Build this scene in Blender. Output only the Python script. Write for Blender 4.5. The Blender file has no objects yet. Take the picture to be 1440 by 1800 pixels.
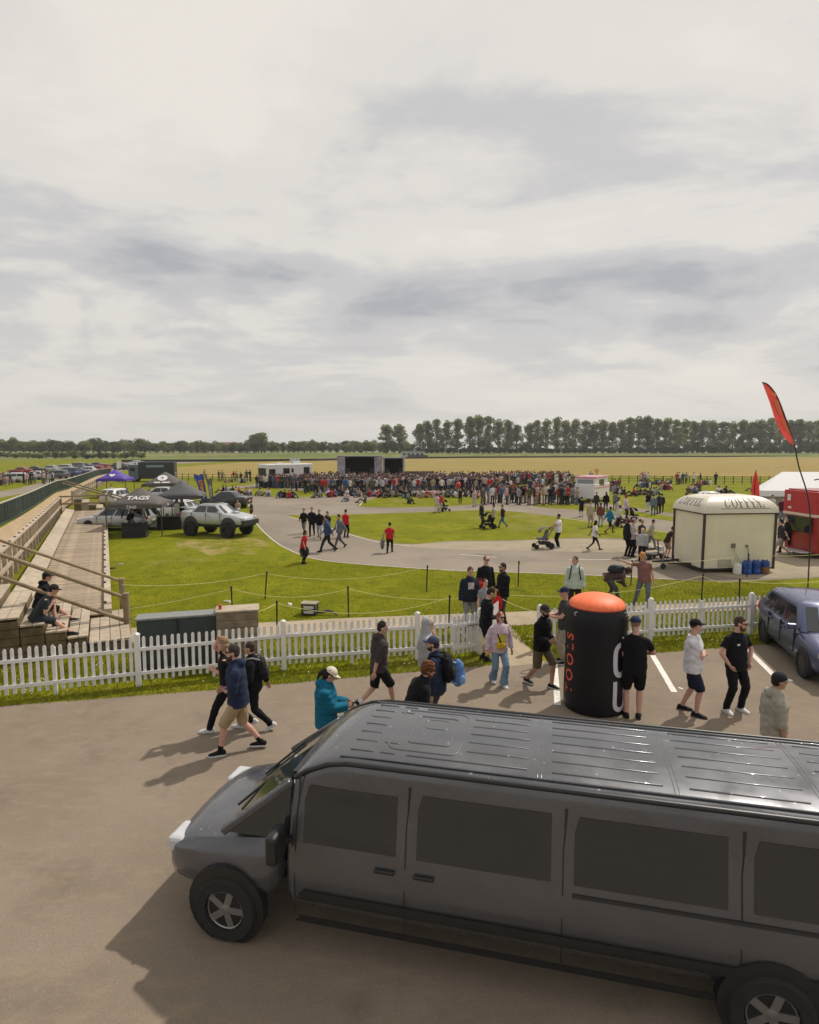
import bpy, bmesh, math, random
import numpy as np
from mathutils import Vector, Matrix, noise
R = math.radians
random.seed(7); np.random.seed(7)
S = bpy.context.scene
COL = S.collection

# ---------------------------------------------------------------- camera
F = 1063.0; PITCH = math.atan(110 / F); CH = 5.0
cam = bpy.data.cameras.new("camera"); cam.sensor_fit = 'HORIZONTAL'; cam.sensor_width = 36
cam.lens = F / 1440 * 36; cam.clip_end = 6000; cam.clip_start = 0.05
co = bpy.data.objects.new("camera", cam); COL.objects.link(co)
co.location = (0, 0, CH); co.rotation_euler = (math.pi / 2 - PITCH, 0, 0); S.camera = co
# ---------------------------------------------------------------- sun, sky, exposure
SUN_EL, SUN_AZ = 52.0, 47.0          # azimuth measured from +Y (view) towards +X (right)
sl = bpy.data.lights.new("sun", 'SUN'); sl.energy = 3.2; sl.angle = R(1.6); sl.color = (1, .93, .83)
so = bpy.data.objects.new("sun", sl); COL.objects.link(so)
sd = Vector((math.sin(R(SUN_AZ)) * math.cos(R(SUN_EL)), math.cos(R(SUN_AZ)) * math.cos(R(SUN_EL)), math.sin(R(SUN_EL))))
so.rotation_euler = sd.to_track_quat('Z', 'Y').to_euler(); so.location = (20, 10, 40)
S.view_settings.view_transform = 'Standard'; S.view_settings.look = 'None'
S.view_settings.exposure = 0.0; S.view_settings.gamma = 1
W = bpy.data.worlds.new("World"); S.world = W; W.use_nodes = True
def world():
    nt = W.node_tree; N = nt.nodes; L = nt.links; N.clear()
    out = N.new('ShaderNodeOutputWorld'); bg = N.new('ShaderNodeBackground'); L.new(bg.outputs[0], out.inputs[0])
    bg.inputs[1].default_value = 0.112
    sky = N.new('ShaderNodeTexSky'); sky.sky_type = 'NISHITA'; sky.sun_disc = False
    sky.sun_elevation = R(SUN_EL); sky.sun_rotation = R(SUN_AZ); sky.air_density = 1.2; sky.dust_density = 2.5
    tc = N.new('ShaderNodeTexCoord'); sep = N.new('ShaderNodeSeparateXYZ'); L.new(tc.outputs['Generated'], sep.inputs[0])
    def M(op, a, b=None, c=None):
        m = N.new('ShaderNodeMath'); m.operation = op
        for i, v in enumerate((a, b, c)):
            if v is None: continue
            if isinstance(v, (int, float)): m.inputs[i].default_value = v
            else: L.new(v, m.inputs[i])
        return m.outputs[0]
    z = M('MAXIMUM', sep.outputs[2], 0.0); zz = M('ADD', z, 0.16)
    cx = M('DIVIDE', sep.outputs[0], zz); cy = M('DIVIDE', sep.outputs[1], zz)
    cmb = N.new('ShaderNodeCombineXYZ'); L.new(cx, cmb.inputs[0]); L.new(cy, cmb.inputs[1])
    def nz(scale, detail, rough, dist, off):
        mp = N.new('ShaderNodeMapping'); L.new(cmb.outputs[0], mp.inputs[0]); mp.inputs['Location'].default_value = off; mp.inputs['Scale'].default_value = (.78, 1.0, 1)
        n = N.new('ShaderNodeTexNoise'); n.inputs['Scale'].default_value = scale; n.inputs['Detail'].default_value = detail
        n.inputs['Roughness'].default_value = rough; n.inputs['Distortion'].default_value = dist
        L.new(mp.outputs[0], n.inputs['Vector']); return n.outputs[0]
    def ramp(v, pts):
        r = N.new('ShaderNodeValToRGB'); r.color_ramp.interpolation = 'EASE'
        while len(r.color_ramp.elements) < len(pts): r.color_ramp.elements.new(.5)
        for e, (p, c) in zip(r.color_ramp.elements, pts):
            e.position = p; e.color = (*c, 1) if len(c) == 3 else c
        L.new(v, r.inputs[0]); return r.outputs[0]
    big = nz(0.8, 8, .55, .6, (45.2, 1.9, 0)); fine = nz(2.6, 8, .6, .3, (90.4, 5.7, 2))
    comb = M('ADD', M('MULTIPLY', big, .72), M('MULTIPLY', fine, .28))
    # dark cloud bellies against bright thin cloud; thin gaps let the blue through
    cl = ramp(comb, [(.39, (7.5, 7.05, 6.45)), (.47, (6.85, 6.5, 6.05)), (.545, (5.35, 5.25, 5.25)), (.64, (3.8, 3.85, 4.1))])
    hz = ramp(z, [(0, (1, 1, 1)), (.24, (0, 0, 0))])
    mixh = N.new('ShaderNodeMixRGB'); L.new(M('MULTIPLY', hz, .75), mixh.inputs[0]); L.new(cl, mixh.inputs[1]); mixh.inputs[2].default_value = (6.5, 6.2, 5.8, 1)
    mix = N.new('ShaderNodeMixRGB'); mix.inputs[0].default_value = .95
    L.new(sky.outputs[0], mix.inputs[1]); L.new(mixh.outputs[0], mix.inputs[2])
    L.new(mix.outputs[0], bg.inputs[0])
world()
S.cycles.max_bounces = 6; S.cycles.diffuse_bounces = 3; S.cycles.glossy_bounces = 3; S.cycles.transmission_bounces = 4
S.cycles.use_adaptive_sampling = True; S.cycles.adaptive_threshold = .015; S.cycles.use_denoising = True
S.cycles.caustics_reflective = False; S.cycles.caustics_refractive = False

# ---------------------------------------------------------------- pixel of the photograph (1440x1800) -> place
_c, _s = math.cos(PITCH), math.sin(PITCH)
def ray(x, y):
    u = -(y - 900) / F
    return (x - 720) / F, _c + u * _s, -_s + u * _c
def G(x, y, z=0.0):                 # where the sight line meets height z
    a, b, d = ray(x, y); t = (z - CH) / d
    return Vector((a * t, b * t, z))
def GD(x, y, Y):                    # where it meets depth Y
    a, b, d = ray(x, y); t = Y / b
    return Vector((a * t, Y, CH + d * t))

# ---------------------------------------------------------------- materials
_mats = {}
def mat(name, col, rough=.7, metal=0.0, var=.12, vscale=8.0, bump=0.0, bscale=60.0, spec=.5, detail=4, coat=0.0, alpha=1.0, trans=0.0, col2=None, objvar=0.0, sheen=0.0, bdist=.01, stretch=None, ramp=(.35, .65)):
    if name in _mats: return _mats[name]
    m = bpy.data.materials.new(name); m.use_nodes = True; nt = m.node_tree; N = nt.nodes; L = nt.links
    b = N['Principled BSDF']; b.inputs['Roughness'].default_value = rough; b.inputs['Metallic'].default_value = metal
    b.inputs['Specular IOR Level'].default_value = spec; b.inputs['Coat Weight'].default_value = coat; b.inputs['Alpha'].default_value = alpha
    b.inputs['Transmission Weight'].default_value = trans; b.inputs['Sheen Weight'].default_value = sheen
    tc = N.new('ShaderNodeTexCoord'); vec = tc.outputs['Object']
    if stretch:
        mp = N.new('ShaderNodeMapping'); mp.inputs['Scale'].default_value = stretch; L.new(vec, mp.inputs[0]); vec = mp.outputs[0]
    c1 = tuple(max(0, x * (1 - var)) for x in col); c2 = col2 or tuple(min(1, x * (1 + var)) for x in col)
    src = None
    if var > 0 or col2:
        n = N.new('ShaderNodeTexNoise'); n.inputs['Scale'].default_value = vscale; n.inputs['Detail'].default_value = detail; n.inputs['Roughness'].default_value = .62
        L.new(vec, n.inputs['Vector'])
        r = N.new('ShaderNodeValToRGB'); r.color_ramp.elements[0].position, r.color_ramp.elements[1].position = ramp
        r.color_ramp.elements[0].color = (*c1, 1); r.color_ramp.elements[1].color = (*c2, 1); L.new(n.outputs[0], r.inputs[0]); src = r.outputs[0]
    if objvar > 0:
        oi = N.new('ShaderNodeObjectInfo'); mr = N.new('ShaderNodeMapRange'); mr.inputs['To Min'].default_value = 1 - objvar; mr.inputs['To Max'].default_value = 1 + objvar
        L.new(oi.outputs['Random'], mr.inputs[0]); hs = N.new('ShaderNodeHueSaturation'); L.new(mr.outputs[0], hs.inputs['Value'])
        if src: L.new(src, hs.inputs['Color'])
        else: hs.inputs['Color'].default_value = (*col, 1)
        src = hs.outputs[0]
    if src: L.new(src, b.inputs['Base Color'])
    else: b.inputs['Base Color'].default_value = (*col, 1)
    if bump > 0:
        n2 = N.new('ShaderNodeTexNoise'); n2.inputs['Scale'].default_value = bscale; n2.inputs['Detail'].default_value = 3; L.new(vec, n2.inputs['Vector'])
        bp = N.new('ShaderNodeBump'); bp.inputs['Strength'].default_value = bump; bp.inputs['Distance'].default_value = bdist
        L.new(n2.outputs[0], bp.inputs['Height']); L.new(bp.outputs[0], b.inputs['Normal'])
    _mats[name] = m; return m
def attr_mat(name, rough=.85):
    m = bpy.data.materials.new(name); m.use_nodes = True; N = m.node_tree.nodes
    a = N.new('ShaderNodeAttribute'); a.attribute_name = 'col'
    m.node_tree.links.new(a.outputs['Color'], N['Principled BSDF'].inputs['Base Color']); N['Principled BSDF'].inputs['Roughness'].default_value = rough
    return m

# ---------------------------------------------------------------- mesh builder
class MB:
    def __init__(s): s.v = []; s.f = []; s.m = []; s.mi = 0
    def add(s, vs, fs):
        o = len(s.v); s.v += [tuple(v) for v in vs]; s.f += [tuple(i + o for i in f) for f in fs]; s.m += [s.mi] * len(fs); return s
    def box(s, c, d, M=None, taper=None):
        x, y, z = d[0] / 2, d[1] / 2, d[2] / 2
        vs = [Vector((a * x, b * y, e * z)) for e in (-1, 1) for b in (-1, 1) for a in (-1, 1)]
        if taper:
            for v in vs[4:]: v.x *= taper[0]; v.y *= taper[1]
        c = Vector(c)
        vs = [(M @ v if M else v) + c for v in vs]
        return s.add(vs, [(0, 2, 3, 1), (4, 5, 7, 6), (0, 1, 5, 4), (2, 6, 7, 3), (0, 4, 6, 2), (1, 3, 7, 5)])
    def bar(s, a, b, w, h, up=(0, 0, 1)):      # rectangular bar from a to b
        a, b = Vector(a), Vector(b); d = (b - a); L = d.length; d.normalize(); up = Vector(up)
        if abs(d.dot(up)) > .98: up = Vector((0, 1, 0))
        x = d.cross(up).normalized(); z = x.cross(d)
        M = Matrix((x, d, z)).transposed()
        return s.box((a + b) / 2, (w, L, h), M)
    def rings(s, rs, cap=True, close=True):
        o = len(s.v); n = len(rs[0])
        for r in rs: s.v += [tuple(p) for p in r]
        k = 0
        for i in range(len(rs) - 1):
            for j in range(n if close else n - 1):
                a = o + i * n + j; b = o + i * n + (j + 1) % n
                s.f.append((a, b, b + n, a + n)); k += 1
        if cap:
            s.f.append(tuple(o + j for j in reversed(range(n)))); s.f.append(tuple(o + (len(rs) - 1) * n + j for j in range(n))); k += 2
        s.m += [s.mi] * k; return s
    def tube(s, pts, rad, seg=8, cap=True, sq=None):
        pts = [Vector(p) for p in pts]; rs = []
        if not isinstance(rad, (list, tuple)): rad = [rad] * len(pts)
        ref = None
        for i, p in enumerate(pts):
            d = (pts[min(i + 1, len(pts) - 1)] - pts[max(i - 1, 0)])
            if d.length < 1e-9: d = Vector((0, 0, 1))
            d.normalize()
            if ref is None: ref = Vector((1, 0, 0)) if abs(d.x) < .9 else Vector((0, 1, 0))
            x = (ref - d * ref.dot(d)).normalized(); y = d.cross(x); ref = x
            rs.append([p + (x * math.cos(t) + y * math.sin(t)) * rad[i] for t in [2 * math.pi * k / seg for k in range(seg)]])
        return s.rings(rs, cap)
    def cap(s, pts, rad, seg=10):              # tube with round ends
        pts = [Vector(p) for p in pts]; rad = list(rad) if isinstance(rad, (list, tuple)) else [rad] * len(pts)
        d0 = (pts[0] - pts[1]).normalized(); d1 = (pts[-1] - pts[-2]).normalized()
        P = [pts[0] + d0 * rad[0] * k for k in (.95, .72)] + pts + [pts[-1] + d1 * rad[-1] * k for k in (.72, .95)]
        Q = [rad[0] * .3, rad[0] * .7] + rad + [rad[-1] * .7, rad[-1] * .3]
        return s.tube(P, Q, seg)
    def lathe(s, prof, c=(0, 0, 0), seg=24, axis='z', cap=True):
        c = Vector(c); rs = []
        for r, h in prof:
            ring = []
            for k in range(seg):
                t = 2 * math.pi * k / seg; a, b = r * math.cos(t), r * math.sin(t)
                ring.append(c + (Vector((a, b, h)) if axis == 'z' else Vector((h, a, b)) if axis == 'x' else Vector((b, h, a))))
            rs.append(ring)
        return s.rings(rs, cap)
    def ell(s, c, r, seg=12, n=8, M=None):
        c = Vector(c); rs = []
        for i in range(n + 1):
            t = math.pi * (.04 + .92 * i / n); ring = []
            for k in range(seg):
                a = 2 * math.pi * k / seg; v = Vector((r[0] * math.sin(t) * math.cos(a), r[1] * math.sin(t) * math.sin(a), -r[2] * math.cos(t)))
                ring.append(c + (M @ v if M else v))
            rs.append(ring)
        return s.rings(rs)
    def prism(s, poly, vec):                   # polygon (3-D points) extruded along vec
        n = len(poly); vec = Vector(vec); poly = [Vector(p) for p in poly]
        return s.add(poly + [p + vec for p in poly], [tuple(reversed(range(n))), tuple(range(n, 2 * n))] + [(i, (i + 1) % n, n + (i + 1) % n, n + i) for i in range(n)])
    def mesh(s, name, mats=None, smooth=None):
        me = bpy.data.meshes.new(name); me.from_pydata(s.v, [], s.f)
        for m in (mats or []): me.materials.append(m)
        if mats and len(mats) > 1: me.polygons.foreach_set('material_index', s.m)
        if smooth is not None:
            bm = bmesh.new(); bm.from_mesh(me); bmesh.ops.recalc_face_normals(bm, faces=bm.faces)
            for f in bm.faces: f.smooth = True
            for e in bm.edges:
                if len(e.link_faces) == 2 and e.calc_face_angle(0) > R(smooth): e.smooth = False
            bm.to_mesh(me); bm.free()
        else:
            bm = bmesh.new(); bm.from_mesh(me); bmesh.ops.recalc_face_normals(bm, faces=bm.faces); bm.to_mesh(me); bm.free()
        me.update(); return me
    def obj(s, name, mats, parent=None, smooth=None, bevel=0, subsurf=0, loc=None):
        if not isinstance(mats, (list, tuple)): mats = [mats]
        o = bpy.data.objects.new(name, s.mesh(name, mats, smooth)); COL.objects.link(o)
        if parent: o.parent = parent
        if loc is not None: o.location = loc
        if bevel:
            b = o.modifiers.new('b', 'BEVEL'); b.width = bevel; b.segments = 2; b.limit_method = 'ANGLE'; b.angle_limit = R(35)
        if subsurf:
            b = o.modifiers.new('s', 'SUBSURF'); b.levels = subsurf; b.render_levels = subsurf
        return o
def tag(o, label=None, cat=None, group=None, kind=None):
    if label: o['label'] = label
    if cat: o['category'] = cat
    if group: o['group'] = group
    if kind: o['kind'] = kind
    return o
def empty(name, loc=(0, 0, 0), rz=0.0, label=None, cat=None, group=None):
    o = bpy.data.objects.new(name, None); COL.objects.link(o); o.location = loc; o.rotation_euler = (0, 0, rz); o.empty_display_size = .2
    return tag(o, label, cat, group)
def inst(name, me, parent=None, loc=(0, 0, 0), rot=(0, 0, 0), scale=(1, 1, 1)):
    o = bpy.data.objects.new(name, me); COL.objects.link(o); o.parent = parent; o.location = loc; o.rotation_euler = rot; o.scale = scale; return o
def copy_tree(o, parent=None):
    c = o.copy(); COL.objects.link(c); c.parent = parent
    for ch in o.children: copy_tree(ch, c)
    return c
def text_mesh(txt, size=1.0, bold=0.0, ext=.004, spacing=1.0, shear=0.0):
    cu = bpy.data.curves.new('text', 'FONT'); cu.body = txt; cu.size = size; cu.align_x = 'CENTER'; cu.align_y = 'CENTER'
    cu.extrude = ext; cu.offset = bold; cu.space_character = spacing; cu.shear = shear; cu.resolution_u = 4
    o = bpy.data.objects.new('text', cu); COL.objects.link(o); dg = bpy.context.evaluated_depsgraph_get()
    me = bpy.data.meshes.new_from_object(o.evaluated_get(dg)); bpy.data.objects.remove(o); return me
# ================================================================ ground and setting
def flat(name, poly, z, m, tess=None):
    """level sheet from a plan outline"""
    bm = bmesh.new(); vs = [bm.verts.new((p[0], p[1], z)) for p in poly]; f = bm.faces.new(vs)
    if f.normal.z < 0: bmesh.ops.reverse_faces(bm, faces=[f])
    bmesh.ops.recalc_face_normals(bm, faces=bm.faces)
    bmesh.ops.triangulate(bm, faces=bm.faces)
    for f in bm.faces:
        f.normal_update()
        if f.normal.z < 0: f.normal_flip()
    me = bpy.data.meshes.new(name); bm.to_mesh(me); bm.free(); me.materials.append(m)
    o = bpy.data.objects.new(name, me); COL.objects.link(o); return tag(o, kind='structure')
def smooth_poly(pts, n=5):
    out = []; N = len(pts)
    for i in range(N):
        p0, p1, p2, p3 = (Vector(pts[(i + k) % N]) for k in (-1, 0, 1, 2))
        for k in range(n):
            t = k / n
            out.append(.5 * ((2 * p1) + (p2 - p0) * t + (2 * p0 - 5 * p1 + 4 * p2 - p3) * t * t + (3 * p1 - p0 - 3 * p2 + p3) * t ** 3))
    return out
def smooth_line(pts, n=6):
    pts = [Vector(p) for p in pts]; out = []
    for i in range(len(pts) - 1):
        p0 = pts[max(i - 1, 0)]; p1 = pts[i]; p2 = pts[i + 1]; p3 = pts[min(i + 2, len(pts) - 1)]
        for k in range(n):
            t = k / n
            out.append(.5 * ((2 * p1) + (p2 - p0) * t + (2 * p0 - 5 * p1 + 4 * p2 - p3) * t * t + (3 * p1 - p0 - 3 * p2 + p3) * t ** 3))
    out.append(pts[-1]); return out
def GP(pts): return [G(x, y) for x, y in pts]
def strip(name, pts, w, z, m, parent=None):
    pts = [Vector((p[0], p[1], z)) for p in pts]; mb = MB(); vs = []
    for i, p in enumerate(pts):
        d = pts[min(i + 1, len(pts) - 1)] - pts[max(i - 1, 0)]; d.normalize(); n = Vector((-d.y, d.x, 0))
        ww = w if not callable(w) else w(i); vs += [p + n * ww / 2, p - n * ww / 2]
    mb.add(vs, [(2 * i, 2 * i + 1, 2 * i + 3, 2 * i + 2) for i in range(len(pts) - 1)])
    o = mb.obj(name, m, parent)
    for p in o.data.polygons:
        if p.normal.z < 0: p.flip()
    return o

def ground_mat(name, cols, scales, bump=.3, bscale=30, rough=.95, spec=.08, stretch=None, wear=None):
    """layered noise: cols = list of (colour, scale, low, high) mixed on top of the first"""
    m = bpy.data.materials.new(name); m.use_nodes = True; nt = m.node_tree; N = nt.nodes; L = nt.links; b = N['Principled BSDF']
    b.inputs['Roughness'].default_value = rough; b.inputs['Specular IOR Level'].default_value = spec
    tc = N.new('ShaderNodeTexCoord'); base = None
    for i, (c, sc, lo, hi, st) in enumerate(cols):
        if i == 0: base = c; cur = None; continue
        mp = N.new('ShaderNodeMapping'); mp.inputs['Scale'].default_value = st or (1, 1, 1); mp.inputs['Location'].default_value = (i * 13.7, i * 5.1, i * 3.3)
        L.new(tc.outputs['Object'], mp.inputs[0])
        n = N.new('ShaderNodeTexNoise'); n.inputs['Scale'].default_value = sc; n.inputs['Detail'].default_value = 7; n.inputs['Roughness'].default_value = .62; L.new(mp.outputs[0], n.inputs['Vector'])
        r = N.new('ShaderNodeMapRange'); r.inputs['From Min'].default_value = lo; r.inputs['From Max'].default_value = hi; L.new(n.outputs[0], r.inputs[0])
        mx = N.new('ShaderNodeMixRGB'); L.new(r.outputs[0], mx.inputs[0])
        if cur is None: mx.inputs[1].default_value = (*base, 1)
        else: L.new(cur, mx.inputs[1])
        mx.inputs[2].default_value = (*c, 1); cur = mx.outputs[0]
    L.new(cur, b.inputs['Base Color'])
    n2 = N.new('ShaderNodeTexNoise'); n2.inputs['Scale'].default_value = bscale; n2.inputs['Detail'].default_value = 5; L.new(tc.outputs['Object'], n2.inputs['Vector'])
    bp = N.new('ShaderNodeBump'); bp.inputs['Strength'].default_value = bump; bp.inputs['Distance'].default_value = .02; L.new(n2.outputs[0], bp.inputs['Height']); L.new(bp.outputs[0], b.inputs['Normal'])
    return m
M_lawn = ground_mat('lawn', [((.160, .168, .004), 0, 0, 0, None), ((.225, .22, .010), .35, .42, .66, None), ((.11, .132, .004), 1.7, .48, .68, None), ((.25, .215, .065), .16, .56, .74, None), ((.085, .105, .009), 9, .5, .75, None)], None, .6, 45)
M_field = ground_mat('dry_field', [((.285, .200, .070), 0, 0, 0, None), ((.25, .215, .060), .03, .42, .58, (.2, 2.6, 1)), ((.35, .235, .09), .05, .48, .62, (.1, 3.2, 1)), ((.19, .145, .045), .2, .5, .75, (.25, 1.6, 1))], None, .3, 8)
M_meadow = ground_mat('meadow', [((.135, .16, .045), 0, 0, 0, None), ((.20, .20, .075), .03, .42, .62, (.3, 1.5, 1)), ((.09, .125, .03), .12, .5, .7, None)], None, .3, 6)
M_park = ground_mat('asphalt_car_park', [((.245, .198, .150), 0, 0, 0, None), ((.298, .245, .192), .5, .42, .7, None), ((.185, .148, .112), 1.1, .54, .74, None), ((.195, .155, .118), 60, .45, .75, None), ((.37, .30, .23), 38, .60, .78, None), ((.30, .235, .165), 7, .5, .8, (.4, 1, 1)), ((.10, .085, .07), 3.1, .70, .74, None)], None, .5, 160, rough=.9)
M_track = ground_mat('asphalt_track', [((.235, .195, .155), 0, 0, 0, None), ((.295, .248, .20), .10, .42, .64, None), ((.185, .162, .138), .3, .5, .75, None), ((.19, .17, .145), 25, .5, .8, None)], None, .35, 60, rough=.9)
M_path = ground_mat('path_gravel', [((.40, .325, .225), 0, 0, 0, None), ((.31, .255, .18), 1.2, .45, .68, None), ((.46, .38, .28), 30, .5, .75, None)], None, .4, 90)
M_dirt = ground_mat('dusty_ground', [((.335, .28, .205), 0, 0, 0, None), ((.26, .23, .155), .8, .45, .68, None), ((.40, .345, .26), 9, .5, .75, None)], None, .4, 60)

tag(MB().add([(-3000, -60, 0), (3000, -60, 0), (3000, 4000, 0), (-3000, 4000, 0)], [(0, 1, 2, 3)]).obj('ground', M_lawn), kind='structure')

# car park in the foreground: everything this side of the verge
edge = [G(36, 1239), G(400, 1211), G(600, 1193), G(880, 1168), G(1000, 1158), G(1146, 1148.5), G(1330, 1134)]
d0 = (edge[1] - edge[0]).normalized(); d1 = (edge[-1] - edge[-2]).normalized()
edge_l = [edge[0] - d0 * 60, edge[0] - d0 * 6] + edge + [edge[-1] + d1 * 6, edge[-1] + d1 * 60]
eline = smooth_line(edge_l[1:-1], 8)
rag = [Vector((p.x, p.y + .05 * noise.noise(Vector((p.x * 3, 0, 1))), 0)) for p in eline]
flat('car_park', [edge_l[0]] + rag + [edge_l[-1], Vector((80, -40, 0)), Vector((-80, -40, 0))], .004, M_park)
# beige footpath behind the fence and through the gate
fp_far = GP([(150, 1107), (430, 1096), (600, 1087), (790, 1080), (920, 1075), (1130, 1064), (1300, 1057), (1500, 1047)])
fp_near = GP([(150, 1135), (430, 1123), (600, 1110), (790, 1104), (920, 1099), (1130, 1081), (1300, 1073), (1500, 1062)])
flat('footpath', smooth_line(fp_far, 4) + list(reversed(smooth_line(fp_near, 4))), .004, M_path)
flat('gate_path', GP([(858, 1103), (897, 1099.5), (915, 1122), (936, 1146), (958, 1166), (870, 1174), (862, 1140)]), .0065, M_path)
# the service road and the tarmac in front of the stage
near_edge = smooth_line(GP([(385, 862), (425, 876), (440, 893), (447, 915), (478, 948), (520, 972), (560, 984), (620, 991), (700, 997), (760, 1001), (830, 1004), (950, 1008), (1100, 1014), (1250, 1022), (1350, 1020), (1500, 1012)]), 6)
track_top = GP([(1500, 905), (1330, 900), (1180, 902), (1060, 884), (960, 872), (885, 868), (868, 850), (520, 849), (450, 851), (385, 858)])
flat('track', near_edge + track_top, .004, M_track)
isl1 = smooth_poly(GP([(505, 906), (560, 907), (640, 903.5), (760, 900), (840, 897), (900, 899), (980, 908), (1080, 921), (1170, 934), (1240, 944), (1240, 962), (1170, 952), (1090, 947), (1000, 946), (900, 950), (800, 951), (720, 956.5), (650, 947.5), (608, 936), (560, 922)]), 4)
flat('grass_island', isl1, .008, M_lawn)
flat('grass_island', smooth_poly(GP([(640, 881), (690, 871), (760, 870), (830, 873), (855, 880), (820, 888), (720, 891.5), (634, 890.5)]), 4), .008, M_lawn)
flat('grass_island', smooth_poly(GP([(935, 887), (1000, 885.5), (1090, 896), (1180, 908), (1250, 917), (1250, 925), (1150, 912), (1040, 898), (960, 893)]), 4), .008, M_lawn)
flat('grass_island', smooth_poly(GP([(395, 874), (420, 876), (428, 884), (420, 893), (405, 896), (385, 890), (380, 880)]), 4), .008, M_lawn)
flat('grass_island', smooth_poly(GP([(402, 859), (470, 858), (525, 862), (590, 869), (560, 873), (500, 874), (440, 870), (405, 865)]), 4), .008, M_lawn)
flat('grass_island', smooth_poly(GP([(870, 852), (940, 853), (1000, 866), (990, 873), (920, 868), (880, 862)]), 4), .008, M_lawn)
flat('dust_patch', smooth_poly(GP([(700, 958.5), (780, 953), (880, 952), (960, 948), (1050, 948), (1140, 954), (1190, 968), (1100, 971), (1000, 970), (900, 968), (800, 966)]), 4), .006, M_dirt)
flat('dust_patch', smooth_poly(GP([(1190, 985), (1260, 1012), (1380, 1016), (1500, 1003), (1500, 960), (1380, 955), (1250, 960)]), 4), .006, M_dirt)
flat('worn_grass', smooth_poly(GP([(310, 951), (360, 944), (420, 943), (462, 950), (470, 960), (440, 966), (452, 975), (400, 972), (372, 978), (345, 966), (318, 964)]), 4), .004, ground_mat('worn_turf', [((.165, .17, .006), 0, 0, 0, None), ((.30, .235, .09), .45, .46, .62, None), ((.11, .135, .006), 2.2, .48, .66, None), ((.28, .225, .08), 1.6, .55, .7, None)], None, .5, 45))
# white edge lines of the road
M_line = mat('road_paint', (.48, .44, .35), .8, var=.25, vscale=14)
strip('road_line', near_edge[6:78], .09, .012, M_line)['kind'] = 'structure'
strip('road_line', smooth_line(GP([(506, 908), (540, 917), (570, 925), (608, 937.5), (650, 949.5), (690, 957), (722, 959.5)]), 6), .13, .012, M_line)['kind'] = 'structure'
for a in ([(808, 975), (874, 980)], [(1000, 984.5), (1230, 983)], [(980, 909.5), (1100, 926), (1180, 937)], [(632, 889), (642, 878)], [(425, 877), (432, 884), (428, 892)]):
    strip('road_line', smooth_line(GP(a), 5), .14, .012, M_line)['kind'] = 'structure'
# parking bay lines
M_bay = mat('bay_paint', (.72, .69, .62), .75, var=.16, vscale=9, bump=.2, bscale=120)
for a, b in (((975, 1163), (980.5, 1240)), ((1146, 1150), (1185.5, 1217)), ((1308.5, 1136.5), (1364, 1191)), ((1462, 1124), (1530, 1166))):
    strip('bay_line', [G(*a), G(*b)], .125, .009, M_bay)['kind'] = 'structure'
strip('bay_line', [G(1193, 1209), G(1201, 1212)], .05, .009, M_bay)['kind'] = 'structure'
# far fields
flat('dry_field', GP([(262, 838), (300, 822), (420, 813), (560, 809), (720, 805.4), (1000, 804), (1440, 803), (2300, 803), (2300, 838), (1500, 839), (900, 836), (600, 839), (430, 838)]), .004, M_field)
flat('meadow', [Vector((-900, 330, 0)), G(-300, 812), G(36, 808), G(380, 808), G(720, 805), G(1000, 803.6), G(2300, 802.6), Vector((900, 520, 0)), Vector((900, 2500, 0)), Vector((-900, 2500, 0))], .0045, M_meadow)
flat('left_track', GP([(-200, 892), (36, 858), (100, 840), (190, 825), (260, 819), (260, 822.5), (200, 830), (120, 848), (36, 868), (-200, 915)]), .004, M_track)
flat('left_track', GP([(-200, 860), (36, 836), (120, 827), (210, 818), (300, 812), (420, 808), (420, 810), (300, 816), (220, 822), (120, 833), (36, 846), (-200, 880)]), .0042, M_track)
# raised bank beyond the field (a real step of 2 m)
def bank():
    prof = [(0, -.05), (9, 1.3), (22, 2.1), (70, 2.3), (260, 2.0), (420, -.2)]; xs = np.linspace(-1200, 1200, 49); rs = []
    for x in xs:
        y0 = 392 + abs(x) * .02 + (70 if x < -200 else 0) * 0
        rs.append([(x, y0 + d, h + (.25 * noise.noise(Vector((x * .02, d * .05, 0))) if h > 0 else 0)) for d, h in prof])
    o = MB().rings(rs, cap=False, close=False).obj('bank', M_meadow, smooth=80); return tag(o, kind='structure')
bank()
# grassy blades: verge under the fence and the lawn behind it
def blades(name, regions, seed, m):
    rng = np.random.default_rng(seed); V = []
    for (pts, h0, h1, w) in regions:
        n = len(pts); h = rng.uniform(h0, h1, n); a = rng.uniform(0, 2 * np.pi, n); b = rng.uniform(0, 2 * np.pi, n); k = rng.uniform(.1, .7, n) * h
        ww = w * rng.uniform(.6, 1.2, n)
        base = np.column_stack([pts, np.full(n, .002)]); dx = np.column_stack([np.cos(a) * ww, np.sin(a) * ww, np.zeros(n)])
        top = base + np.column_stack([np.cos(b) * k, np.sin(b) * k, h])
        V.append(np.stack([base - dx, base + dx, top], 1).reshape(-1, 3))
    V = np.concatenate(V); n = len(V) // 3
    me = bpy.data.meshes.new(name); me.vertices.add(3 * n); me.vertices.foreach_set('co', V.astype(np.float32).ravel())
    me.loops.add(3 * n); me.loops.foreach_set('vertex_index', np.arange(3 * n, dtype=np.int32)); me.polygons.add(n)
    me.polygons.foreach_set('loop_start', np.arange(0, 3 * n, 3, dtype=np.int32)); me.update(); me.validate(); me.materials.append(m)
    o = bpy.data.objects.new(name, me); COL.objects.link(o); return o
def scatter(rng, n, ax, ay, poly):
    out = []
    while len(out) < n:
        x = rng.uniform(*ax, 4000); y = rng.uniform(*ay, 4000)
        out += [(a, b) for a, b in zip(x, y) if poly(a, b)]
    return np.array(out[:n])
ex = np.array([p.x for p in eline]); ey = np.array([p.y for p in eline])
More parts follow.
